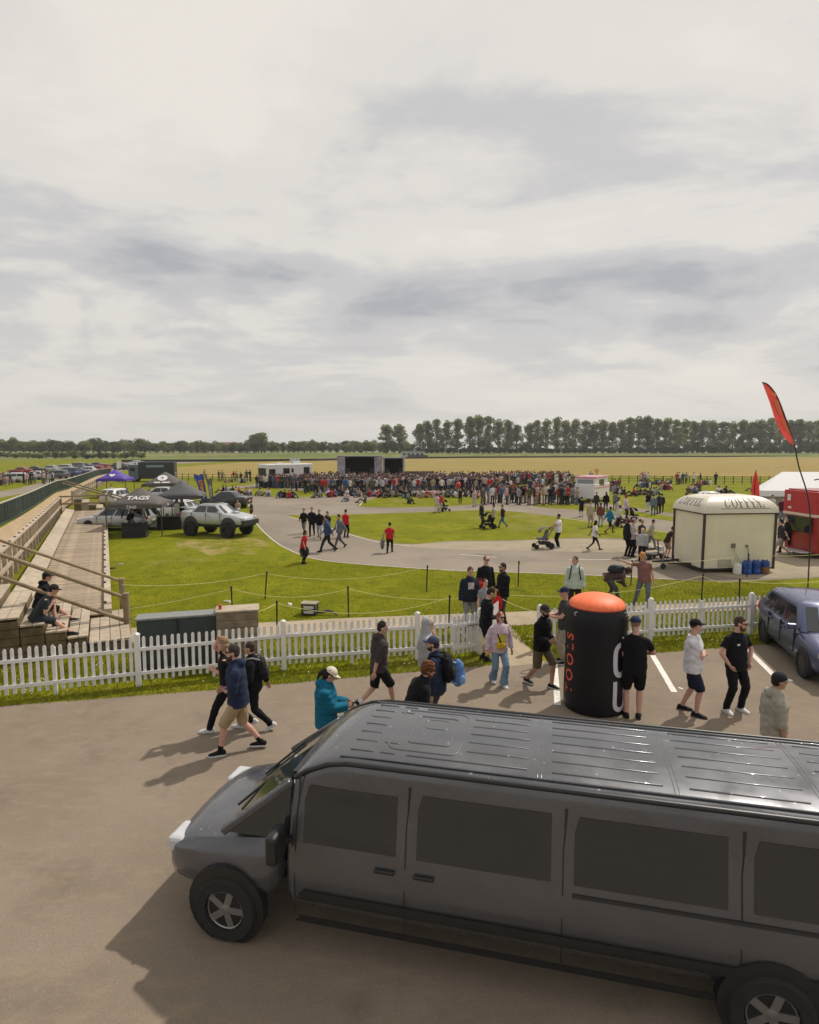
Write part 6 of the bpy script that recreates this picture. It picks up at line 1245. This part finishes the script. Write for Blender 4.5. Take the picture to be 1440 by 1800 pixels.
mid('person in black dress standing near the ice-cream queue', 1022, 909, 876, 0, 'stand', BLACK, BLACK, 'tee', 'shorts')
mid('man in dark jacket before the back of the ice-cream van', 1048, 899, 865, 175, 'stand', (.03, .033, .035), (.03, .03, .035), 'jacket')
mid('man in black jacket and jeans before the ice-cream van', 1065, 900, 865, 10, 'stand', BLACK, (.05, .08, .12), 'jacket', 'jeans')
mid('person in grey-green top behind the pushchairs', 1081, 896, 866, 20, 'stand', (.16, .18, .17), (.10, .10, .10))
mid('woman in pale pink top pushing a pushchair', 1086, 920, 874, 100, 'front', (.60, .50, .52), BLACK, hairs='long', hair=(.1, .05, .03))
mid('woman with red hair in pale lilac top', 1099, 916, 870, 120, 'front', (.58, .52, .62), (.05, .03, .05), hair=(.24, .06, .03), hairs='curly', sk='pink')
stroller('black pushchair with raised hood among the right-hand group', G(1114, 917), R(-80), (.018, .018, .02)); stroller('black and white pushchair pushed by the woman in pink', G(1094, 925), R(-100), (.12, .12, .125))
mid('man in black shirt and white trousers facing the grass', 1139, 900, 864, 350, 'stand', BLACK, (.62, .60, .58), fat=1.1)
mid('person in denim blue shirt and jeans beyond the kiosk', 1148, 906, 869, 30, 'stand', (.14, .18, .23), (.06, .10, .19), 'shirt', 'jeans')
mid('man in black with a shoulder bag beyond the kiosk', 1158, 903, 867, 0, 'stand', (.03, .035, .045), (.02, .02, .022), 'jacket')
mid('second man in black close behind the one with the shoulder bag', 1163, 901, 868, 20, 'stand', (.022, .022, .025), (.02, .02, .022), 'shirt')
mid('tall man in long black coat at the road edge', 1102, 978, 913, 75, 'stand', (.012, .012, .014), BLACK, 'puffer', hair=(.05, .03, .02), cap=(.22, .04, .05))
mid('man in grey cap and pale shirt facing the man in the black coat', 1111, 979, 912, 130, 'front', (.40, .36, .36), BLACK, 'shirt', cap=(.3, .24, .22))
mid('man in dark shirt with fair hair behind the blonde woman', 1127, 968, 914, 60, 'stand', (.05, .035, .045), (.2, .2, .2), hair=(.32, .20, .12))
mid('blonde woman in pale grey top and black trousers seen from behind', 1128, 987, 930, 20, 'stand', (.38, .40, .43), BLACK, 'shirt', hairs='bob', hair=(.55, .46, .32), fat=1.12)
mid('man in beige shirt and grey trousers leaning forward by the kiosk', 1142, 965, 912, 110, 'walk2', (.38, .34, .29), (.15, .16, .18), 'shirt', lean=12)
def scooter():
    o = empty('mobility_scooter', G(1146, 982), R(-70), 'small mobility scooter beside the blonde woman', 'scooter'); MB().box((0, 0, .2), (.45, .9, .1)).obj('deck', M_blk, o, bevel=.03); MB().box((0, -.25, .5), (.42, .4, .1)).obj('seat', M_blk, o, bevel=.03); MB().box((0, -.42, .72), (.4, .08, .38)).obj('backrest', M_blk, o, bevel=.03); MB().tube([(0, .38, .2), (0, .3, .85)], .03, 8).obj('tiller', M_blk, o); MB().tube([(-.2, .28, .86), (.2, .28, .86)], .02, 8).obj('handlebar', M_blk, o); MB().box((0, .45, .45), (.3, .2, .2)).obj('basket', mat('basket_white', (.5, .5, .5), .6), o)
    for x in (-.24, .24):
        for y in (-.35, .35): MB().lathe([(.02, -.04), (.11, -.04), (.12, 0), (.11, .04), (.02, .04)], (x, y, .12), 14, 'x').obj('wheel', M_tyre, o, smooth=40)
scooter()
mid('man in dark shirt and shorts bending at the kiosk wall', 1171, 981, 923, 80, 'stand', (.03, .02, .022), (.24, .20, .17), 'tee', 'shorts', lean=30, sk='pink')
mid('man in black shirt and beige shorts walking past the red truck', 1372, 976, 912, 285, 'walk', (.035, .035, .038), (.32, .28, .25), 'tee', 'shorts', sk='pink', shoes=(.3, .3, .3))
mid('person in black walking behind the man in beige shorts', 1384, 972, 906, 270, 'walk2', BLACK, BLACK, 'shirt')
mid('person in dark red top under the white marquee', 1374, 920, 874, 200, 'stand', (.08, .015, .02), (.16, .18, .22), bk='jeans')
mid('person in white shirt under the white marquee', 1356, 912, 870, 180, 'stand', (.5, .5, .5), DKGREY)
mid('person in black bent over the stall table under the lettered gazebo', 229, 941, 893, 120, 'front', BLACK, BLACK, 'hoodie', 'shorts', lean=24, sk='pink', shoes=(.6, .6, .6))
mid('person in black standing behind the lettered gazebo', 270, 922, 886, 200, 'walk', (.03, .03, .03), (.03, .03, .035))
mid('person in white top at the merchandise table', 312, 926, 877, 90, 'stand', (.55, .52, .48), DKGREY, 'shirt', hairs='long'); mid('person in black at the merchandise table', 322, 928, 876, 260, 'stand', BLACK, BLACK, 'hoodie')
mid('person in dark clothes standing beyond the nose of the lifted car', 443, 918, 889, 260, 'front', (.05, .045, .035), DKGREY); mid('person in pale top behind the windscreen of the lifted car', 419, 915, 890, 180, 'front', (.35, .26, .20), DKGREY)
mid('man in black with arms folded behind the lettered gazebo', 262, 902, 858, 180, 'stand', BLACK, BLACK); mid('person in purple top at the purple gazebo stall', 197, 884, 852, 180, 'stand', (.5, .47, .52), (.06, .04, .12)); mid('person in dark top at the purple gazebo stall', 222, 880, 853, 170, 'stand', (.03, .02, .05), DKGREY)
mid('man in red top walking near the pushchairs on the upper road', 775, 900, 866, 40, 'walk', (.48, .04, .05), (.4, .38, .36), bk='shorts'); mid('person in pale clothes walking with the man in red', 768, 902, 867, 30, 'walk2', (.52, .48, .46), (.5, .47, .43)); stroller('small dark pushchair on the upper road', G(781, 899), R(-60), (.03, .03, .03))
mid('man in black with a red balloon standing on the upper road', 809, 886, 858, 180, 'stand', (.02, .02, .022), (.03, .03, .03)); mid('person in pale grey clothes standing alone on the tarmac', 834, 891, 860, 200, 'stand', (.42, .38, .35), (.40, .37, .34)); mid('man in olive clothes standing on the tarmac edge', 848, 888, 856, 170, 'stand', (.10, .08, .055), (.12, .10, .07))
mid('person in bright orange top in the ice-cream queue', 940, 888, 862, 20, 'stand', (.62, .10, .035), (.4, .4, .42))
o = empty('balloon', GD(806, 854, 52) , 0, 'red balloon above the head of the man in black', 'balloon'); MB().lathe([(.02, -.2), (.1, -.15), (.2, 0), (.22, .1), (.17, .24), (.06, .31)], seg=16).obj('envelope', mat('balloon_red', (.55, .02, .03), .3), o, smooth=60); MB().tube([(0, 0, -.2), (.02, 0, -.6)], .008, 5).obj('string', M_white, o)

# ================================================================ far people: light figures with object colours
def low(pose, seed):
    rn = random.Random(seed); b = MB(); sg = 6
    def limb(p, r): b.tube(p, r, sg)
    if pose in ('stand', 'walk'):
        d = .18 if pose == 'walk' else .03; pz = .92; b.mi = 2
        for sx in (-1, 1): limb([(sx * .09, 0, pz), (sx * .10, sx * d * .6 + .04, .48), (sx * .10, sx * d, .05)], [.095, .075, .055])
        b.mi = 3; 
        for sx in (-1, 1): b.box((sx * .10, sx * d + .06, .04), (.09, .25, .08))
        b.mi = 1; b.rings([[(w * math.cos(a), q * math.sin(a), z) for a in [2 * math.pi * k / 8 for k in range(8)]] for z, w, q in ((.82, .19, .13), (1.1, .175, .13), (1.32, .20, .14), (1.46, .16, .10), (1.50, .07, .06))])
        ar = rn.random()
        for sx in (-1, 1):
            h = (sx * .26, -sx * d + .04, .86) if ar < .5 else (sx * .12, .26, 1.08)
            b.mi = 1; limb([(sx * .19, 0, 1.42), (sx * .27, -.03, 1.14)], [.065, .05]); b.mi = 0; limb([(sx * .27, -.03, 1.14), h], [.042, .035])
        hz, hy = 1.63, .02
    else:
        ly = rn.uniform(-.15, .1); b.mi = 2
        for sx in (-1, 1):
            kz = rn.uniform(.32, .48); limb([(sx * .10, 0, .13), (sx * .16, .42, kz), (sx * .15, .62 + rn.uniform(0, .2), .07)], [.10, .075, .055])
        b.mi = 3
        for sx in (-1, 1): b.box((sx * .15, .76, .06), (.09, .24, .10))
        b.mi = 1; b.rings([[(w * math.cos(a), ly * (z - .1) / .55 + q * math.sin(a), z) for a in [2 * math.pi * k / 8 for k in range(8)]] for z, w, q in ((.02, .20, .16), (.25, .18, .14), (.48, .20, .14), (.62, .15, .10), (.67, .07, .06))])
        for sx in (-1, 1):
            b.mi = 1; limb([(sx * .19, ly, .58), (sx * .28, ly + .08, .34)], [.065, .05]); b.mi = 0; limb([(sx * .28, ly + .08, .34), (sx * .2, ly + .32, .32)], [.042, .035])
        hz, hy = .80, ly + .03
    b.mi = 0; b.tube([(0, hy - .01, hz - .16), (0, hy, hz - .05)], .05, 6); b.ell((0, hy + .01, hz), (.078, .092, .115), 8, 5); b.mi = 3; b.ell((0, hy - .02, hz + .035), (.085, .095, .098), 8, 5)
    return b
LOW = {(p, k): low(p, k * 7 + len(p)) for p in ('stand', 'walk', 'sit') for k in range(3)}
LOWM = {k: b.mesh('figure', [None] * 4, 50) for k, b in LOW.items()}
CL = [((.66, .64, .62), 'white'), ((.40, .40, .41), 'pale grey'), ((.014, .014, .016), 'black'), ((.02, .027, .05), 'navy'), ((.28, .28, .29), 'grey'), ((.62, .60, .58), 'white'), ((.06, .06, .065), 'charcoal'), ((.36, .03, .035), 'red'), ((.05, .12, .25), 'blue'), ((.34, .28, .20), 'beige'), ((.10, .10, .06), 'olive'), ((.55, .36, .38), 'pink'), ((.014, .014, .016), 'black'), ((.03, .03, .035), 'dark')]
BT = [(.015, .015, .018), (.05, .07, .11), (.10, .14, .20), (.02, .02, .025), (.26, .21, .15), (.06, .06, .065)]
HR = [(.02, .015, .012), (.05, .03, .02), (.12, .08, .05), (.02, .015, .012)]
rp_ = random.Random(21)
FARQ = []
def farp(x, y, pose, place, group, face=None, H=None, zz=0): FARQ.append((y + (4 if pose != 'sit' else 0) + (50 if zz else 0), x, y, pose, place, group, face, H, zz))
def farp_make(x, y, pose, place, group, face, H, zz):
    k = rp_.randrange(3); o = bpy.data.objects.new('person', LOWM[(pose, k)]); COL.objects.link(o); g = G(x, y); g.z = zz; o.location = g; o.rotation_euler[2] = -R(face if face is not None else rp_.uniform(0, 360)); s = (H or rp_.uniform(1.6, 1.84)) / 1.75; w = rp_.uniform(.95, 1.15); o.scale = (s * w, s * w, s)
    c, nm = rp_.choice(CL); ms = [skin(rp_.choice(('fair', 'pink', 'tan', 'fair'))), cloth(c), cloth(rp_.choice(BT)), cloth(rp_.choice(HR))]
    for sl_, m in zip(o.material_slots, ms): sl_.link = 'OBJECT'; sl_.material = m
    verb = {'stand': 'standing', 'walk': 'walking', 'sit': 'sitting'}[pose]
    tag(o, 'small distant person in %s top %s %s' % (nm, verb, place), 'person', group); return o
U_ = rp_.uniform
for k in range(26): farp(852 + k * 6.1 + U_(-2, 2), 886.5 + U_(-3, 2), 'stand', 'in the queue by the ice-cream van', 'ice-cream queue', U_(-40, 120))
for k in range(16): farp(U_(985, 1018), U_(870, 888), 'stand', 'at the ice-cream van hatch', 'ice-cream queue')
cl = [(U_(885, 1000), U_(852, 868)) for _ in range(9)] + [(U_(1075, 1180), U_(851, 872)) for _ in range(11)] + [(1215, 866), (1200, 884), (1240, 853), (1270, 868), (1222, 858), (1330, 864), (1170, 862), (1045, 851)]
for (x, y) in cl:
    for k in range(rp_.randint(3, 6)): farp(x + U_(-9, 9), y + U_(-1.6, 1.6), 'sit', 'on the grass beyond the tarmac', 'people sitting on the right-hand grass')
for x in (1038, 1042, 1126, 1129, 1133, 1139, 1190, 1194, 1200, 1206, 1219, 1231, 1258, 1000, 985, 968, 905, 912): farp(x, 850 + U_(-1, 3), 'stand', 'by the far black fence', 'people by the far fence')
for k in range(46): farp(560 + k * 6.2 + U_(-3, 3), 873 + U_(-3, 2.2) + (2 if k > 20 else 0), 'sit', 'on the grass before the stage crowd', 'people sitting before the crowd')
for x, y in ((392, 866), (398, 866), (410, 866), (414, 869), (422, 870), (432, 871), (437, 871), (456, 872), (470, 872), (474, 872), (494, 875), (500, 875), (508, 876), (514, 875), (420, 849), (426, 849), (432, 848), (404, 848), (399, 849), (610, 881), (641, 884), (720, 885)):
    farp(x + U_(-1, 1), y, 'sit', 'on the left-hand grass by the road', 'people sitting on the left-hand grass')
for x, y in ((360, 843), (385, 845), (391, 846), (411, 846), (416, 846), (434, 846), (440, 846), (424, 849), (309, 841), (452, 858), (513, 862), (521, 863), (537, 868), (480, 856), (308, 846)): farp(x, y, rp_.choice(('stand', 'walk')), 'on the left-hand grass', 'people standing left of the crowd')
for k in range(62): farp(545 + k * 5.2 + U_(-3, 3), 864.5 + U_(-3.5, 3), rp_.choice(('stand', 'stand', 'walk')), 'at the near edge of the stage crowd', 'front of the stage crowd', U_(-60, 60))
for k in range(24): farp(U_(-10, 96), 851 + U_(-5, 3), rp_.choice(('stand', 'walk')), 'beside the far parked cars', 'people by the far parked cars')
for k in range(7): farp(628 + U_(-25, 25), 846, 'stand', 'on the stage', 'performers on stage', 180, zz=1.1)
FARQ.sort(key=lambda t: -t[0])
for t in FARQ[:205]: farp_make(*t[1:])
# the packed crowd itself, with the smallest far figures
def crowd():
    rn = random.Random(4); V = []; Fc = []; C = []; off = 0; pts = []
    while len(pts) < 620:
        x = rn.uniform(535, 872); y = rn.uniform(848.5, 863 + (3 if x < 700 else 0))
        if x > 820 and y < 848.5 + (x - 820) * .06: continue
        pts.append((x, y))
    pts += [(rn.uniform(456, 560), rn.uniform(855.5, 858.5)) for _ in range(75)] + [(rn.uniform(860, 1000), rn.uniform(846, 852)) for _ in range(110)] + [(rn.uniform(862, 1010), rn.uniform(852, 884)) for _ in range(46)]
    for x, y, ps_ in [(x, y, rn.choice(('stand', 'stand', 'walk'))) for x, y in pts] + [(t[1], t[2], t[3]) for t in FARQ[205:]]:
        b = LOW[(ps_, rn.randrange(3))]; g = G(x, y); a = rn.uniform(-.9, .9); s = rn.uniform(.93, 1.06); ca, sa_ = math.cos(a), math.sin(a)
        v = np.array(b.v); v = np.column_stack([v[:, 0] * ca - v[:, 1] * sa_, v[:, 0] * sa_ + v[:, 1] * ca, v[:, 2]]) * s + np.array(g)
        cols = [SKIN[rn.choice(('fair', 'pink', 'tan'))], rn.choice(CL)[0], rn.choice(BT), rn.choice(HR)]; V.append(v)
        for f, mi in zip(b.f, b.m): Fc.append(tuple(i + off for i in f)); C.append(cols[mi])
        off += len(v)
    me = bpy.data.meshes.new('crowd'); me.from_pydata(np.concatenate(V).tolist(), [], Fc); at = me.attributes.new('col', 'FLOAT_COLOR', 'FACE'); at.data.foreach_set('color', np.column_stack([np.array(C), np.ones(len(C))]).astype(np.float32).ravel())
    me.materials.append(attr_mat('crowd_clothes')); o = bpy.data.objects.new('crowd', me); COL.objects.link(o); tag(o, 'dense crowd of people packed before the stage trailers', 'crowd', kind='stuff')
crowd()

# ================================================================ far fences, barrier, buildings
def rail_fence(label, a, b, n, h=1.15):
    a, b = G(*a), G(*b); o = empty('post_and_rail_fence', a, 0, label, 'fence'); M_f = mat('fence_black', (.05, .042, .03), .7); d = b - a
    for k in range(n + 1): MB().box(d * (k / n) + Vector((0, 0, h / 2)), (.09, .09, h)).obj('post', M_f, o)
    for zz in (.35, .72, 1.08): MB().bar(Vector((0, 0, zz)), d + Vector((0, 0, zz)), .035, .045).obj('rail', M_f, o)
rail_fence('black post and rail fence beyond the right-hand grass', (872, 848), (1480, 852), 40); rail_fence('dark post and rail fence behind the left-hand grass', (300, 845), (452, 847.5), 14)
bz = [G(*p) for p in ((214, 812.5), (300, 812), (380, 811.6), (470, 811), (560, 810), (640, 808), (720, 806.4), (820, 805.2), (1000, 804.2), (1200, 803.6), (1500, 803.2), (2200, 802.8))]
br = empty('crash_barrier', (0, 0, 0), 0, 'long low black crash barrier along the far edge of the field', 'barrier')
for a, b in zip(bz[:-1], bz[1:]): MB().bar(a + Vector((0, 0, .5)), b + Vector((0, 0, .5)), .5, .9).obj('section', mat('barrier_dark', (.025, .024, .02), .8), br)
tw_ = [G(*p) for p in ((268, 811), (312, 812))]; 
def house(label, x, Y, w, h, rc, wc, name='house'):
    p = GD(x, 800, Y); o = empty(name, (p.x, Y, 1.9), R(random.uniform(-15, 15)), label, 'house'); D = w * .6
    MB().box((0, 0, h / 2), (w, D, h)).obj('wall', mat('wall_%s' % label[:6], wc, .8), o); m = MB(); m.prism([(-w / 2 - .3, -D / 2 - .3, h), (-w / 2 - .3, D / 2 + .3, h), (-w / 2 - .3, 0, h + D * .42)], (w + .6, 0, 0)); rf = m.obj('roof', mat('roof_%s' % label[:6], rc, .85, var=.2), o); MB().box((w * .3, 0, h + D * .42), (.7, .6, 1.4)).obj('chimney', mat('brick', (.25, .12, .08), .9), rf)
    for k in range(3): MB().box((-w * .3 + w * .3 * k, -D / 2 - .02, h * .55), (1.2, .08, 1.2)).obj('window', M_glass, o)
house('brown-roofed house far beyond the left-hand trees', 352, 500, 15, 5, (.16, .10, .075), (.38, .32, .26)); house('pale house with a red-brown roof among the far trees', 402, 505, 16, 5, (.22, .12, .085), (.44, .38, .32)); house('low grey-roofed house among the far trees', 430, 520, 12, 4, (.13, .12, .11), (.40, .38, .34))
p = GD(726, 800, 372); o = empty('pavilion', (p.x, 372, 0), R(3), 'long pale grey hut on the bank behind the stage', 'building')
MB().box((0, 0, 1.9), (14, 4, 3.8)).obj('wall', mat('hut_grey', (.40, .42, .44), .7, var=.1), o); MB().box((0, 0, 3.95), (14.6, 4.6, .3)).obj('roof', mat('hut_roof', (.16, .17, .18), .6), o)
for k in range(5): MB().box((-5.4 + 2.7 * k, -2.02, 2.2), (1.6, .06, 1.1)).obj('window', M_glass, o)
MB().box((3, -2.8, .9), (12, .8, 1.4)).obj('skirt', mat('hut_dark', (.05, .055, .07), .8), o)

# ================================================================ trees
def leaf_mat(name, c, c2):
    m = mat(name, c, .6, var=.3, vscale=.35, col2=c2, objvar=.16, spec=.2, detail=3); nt = m.node_tree; N = nt.nodes; L = nt.links; b = N['Principled BSDF']; t = N.new('ShaderNodeBsdfTranslucent'); x = N.new('ShaderNodeMixShader'); x.inputs[0].default_value = .45
    L.new(b.inputs['Base Color'].links[0].from_socket, t.inputs[0]); L.new(b.outputs[0], x.inputs[1]); L.new(t.outputs[0], x.inputs[2]); L.new(x.outputs[0], N['Material Output'].inputs[0]); return m
M_pop = leaf_mat('leaf_poplar', (.155, .19, .05), (.255, .285, .09)); M_oak = leaf_mat('leaf_dark', (.09, .12, .03), (.16, .19, .05)); M_lite = leaf_mat('leaf_light', (.155, .185, .045), (.24, .26, .075)); M_hed = leaf_mat('leaf_hedge', (.055, .078, .022), (.095, .12, .036)); M_bark = mat('bark', (.10, .085, .065), .9, var=.3)
def crown_mesh(name, clumps, nleaf, size, seed, m):
    rn = np.random.default_rng(seed); P_ = []
    tot = sum(c[3] * c[4] * c[5] for c in clumps)
    for cx, cy, cz, rx, ry, rz in clumps:
        n = max(20, int(nleaf * rx * ry * rz / tot)); d = rn.normal(size=(n, 3)); d /= np.linalg.norm(d, axis=1)[:, None]; r = rn.uniform(.35, 1.05, n) ** .6
        P_.append(np.array([cx, cy, cz]) + d * r[:, None] * np.array([rx, ry, rz]))
    P_ = np.concatenate(P_); n = len(P_); a = rn.normal(size=(n, 3)); a /= np.linalg.norm(a, axis=1)[:, None]; b = np.cross(a, rn.normal(size=(n, 3))); b /= np.linalg.norm(b, axis=1)[:, None]; s = size * rn.uniform(.6, 1.3, n)[:, None]
    V = np.stack([P_ + a * s, P_ + b * s * .7, P_ - a * s, P_ - b * s * .7], 1).reshape(-1, 3)
    me = bpy.data.meshes.new(name); me.from_pydata(V.tolist(), [], np.arange(4 * n).reshape(-1, 4).tolist()); me.materials.append(m); return me
def trunk_mesh(h, r, limbs, seed):
    rn = random.Random(seed); b = MB(); b.tube([(0, 0, -.3), (.05 * h * .2, 0, h * .35), (0, .1, h * .7), (0, 0, h * .95)], [r, r * .8, r * .5, r * .15], 8)
    for k in range(limbs):
        z0 = h * rn.uniform(.25, .7); a = rn.uniform(0, 6.28); L = h * rn.uniform(.15, .28); b.tube([(0, 0, z0), (math.cos(a) * L * .5, math.sin(a) * L * .5, z0 + L * .7), (math.cos(a) * L * .8, math.sin(a) * L * .8, z0 + L * 1.3)], [r * .4, r * .25, r * .08], 6)
    return b.mesh('trunk', [M_bark], 60)
def poplar(seed):
    rn = random.Random(seed); cl = []
    for k in range(42):
        t = rn.uniform(.0, 1); z = 2.0 + 23 * t; w = 6.4 * math.sin(math.pi * min(1, .36 + .58 * t)) ** .7; a = rn.uniform(0, 6.28); q = rn.uniform(.1, .85) * w; cl.append((math.cos(a) * q, math.sin(a) * q, z, rn.uniform(1.3, 2.3), rn.uniform(1.3, 2.3), rn.uniform(1.4, 2.6)))
    for t in (.35, .55, .75, .92): cl.append((0, 0, 5.5 + 20 * t, 1.8, 1.8, 2.6))
    return crown_mesh('crown', cl, 5200, .40, seed, M_pop), trunk_mesh(25, .45, 9, seed)
def bushy(seed, m, n=2200):
    rn = random.Random(seed); cl = []
    for k in range(16):
        a = rn.uniform(0, 6.28); q = rn.uniform(0, 3.4); z = rn.uniform(2.2, 8.2); q *= math.sin(math.pi * min(1, max(.1, z / 10))); cl.append((math.cos(a) * q, math.sin(a) * q, z, rn.uniform(1.2, 2.2), rn.uniform(1.2, 2.2), rn.uniform(1.1, 1.9)))
    cl.append((0, 0, 4.5, 2.8, 2.8, 3.2)); return crown_mesh('crown', cl, n, .34, seed, m), trunk_mesh(8, .28, 6, seed)
PO = [poplar(k) for k in range(5)]; BU = [bushy(20, M_oak), bushy(21, M_lite), bushy(22, M_oak), bushy(23, M_hed), bushy(24, M_lite)]
rt2 = random.Random(9)
def plant(pair, x, Y, z, sx, sz, label, group, name='tree'):
    p = GD(x, 795, Y); o = empty(name, (p.x, Y, z), rt2.uniform(0, 6.28), label, 'tree', group); o.scale = (sx, sx, sz); inst('crown', pair[0], o); inst('trunk', pair[1], o); return o
tops = [(738, 744), (752, 738), (768, 735), (786, 737), (804, 736), (826, 731), (842, 728), (858, 730), (876, 735), (893, 738), (908, 746), (930, 742), (944, 737), (960, 734), (978, 733), (994, 738), (1010, 735), (1028, 738), (1045, 740), (1060, 738), (1076, 741), (1092, 737), (1106, 732), (1122, 730), (1138, 731), (1154, 735), (1170, 733), (1187, 736), (1203, 735), (1218, 740), (1235, 738), (1252, 737), (1270, 740), (1287, 739), (1304, 738), (1320, 741), (1337, 736), (1354, 733), (1370, 737), (1388, 738), (1404, 736), (1420, 739), (1438, 737), (1456, 740)]
for i, (x, yt) in enumerate(tops):
    Y = 446 + rt2.uniform(-6, 10); zt_ = GD(x, yt, Y).z - 2.1; plant(PO[i % 5], x, Y, 2.1, rt2.uniform(1.05, 1.35), zt_ / 26.6, 'tall poplar standing in the long row beyond the field', 'poplar row beyond the field', 'poplar_tree')
for x, yt in ((681, 745), (702, 744)): plant(PO[1 if x < 690 else 3], x, 436, 2.1, 1.25, (GD(x, yt, 436).z - 2.1) / 26.6, 'broad poplar of the pair standing apart behind the stage', 'poplar pair behind the stage', 'poplar_tree')
for x, yt, s in ((446, 762, 1.25), (460, 757, 1.5)): plant(BU[1], x, 440, 2.1, s * 1.25, (GD(x, yt, 440).z - 2.1) / 10, 'taller pale green tree rising above the left-hand wood', 'taller trees of the left wood')
x = -40
while x < 720:
    big = noise.noise(Vector((x * .02, 3, 0))); yt = 776 - 4 * big - rt2.uniform(-2, 5); Y = 445 + rt2.uniform(-12, 30); k = rt2.randrange(5); hz_ = (GD(x, yt, Y).z - 2) / 10
    if x < 260: hz_ *= 1.12
    plant(BU[k], x, Y, 2.0, max(.9, hz_ * rt2.uniform(1.1, 1.6)), hz_, ('dark green rounded tree in the wood along the horizon', 'pale green rounded tree in the wood along the horizon', 'dark green rounded tree in the wood along the horizon', 'very dark low tree in the wood along the horizon', 'pale green rounded tree in the wood along the horizon')[k], 'trees along the left horizon'); x += rt2.uniform(7, 14)
x = 735
while x < 1480:
    plant(BU[3 if rt2.random() < .7 else 0], x, 440 + rt2.uniform(-4, 10), 2.0, rt2.uniform(.65, .95), rt2.uniform(.4, .95 if x > 1200 else .6), 'dark bush in the hedge under the poplar row', 'hedge under the poplars', 'bush'); x += rt2.uniform(7, 12)
x = -60
while x < 250:
    plant(BU[rt2.choice((1, 3, 4))], x, 300 + rt2.uniform(0, 60), 0, rt2.uniform(.5, .9), rt2.uniform(.25, .5), 'low scrub bush at the foot of the left wood', 'scrub at the left', 'bush'); x += rt2.uniform(8, 16)
flush()

# ================================================================ thin summer haze
def haze():
    m = bpy.data.materials.new('haze'); m.use_nodes = True; N = m.node_tree.nodes; N.remove(N['Principled BSDF']); v = N.new('ShaderNodeVolumePrincipled')
    v.inputs['Color'].default_value = (.93, .95, .97, 1); v.inputs['Density'].default_value = .00022; v.inputs['Anisotropy'].default_value = .3; m.node_tree.links.new(v.outputs[0], N['Material Output'].inputs['Volume'])
    o = MB().box((0, 1990, 19.5), (6200, 4200, 41)).obj('haze', m); tag(o, kind='stuff')
haze()
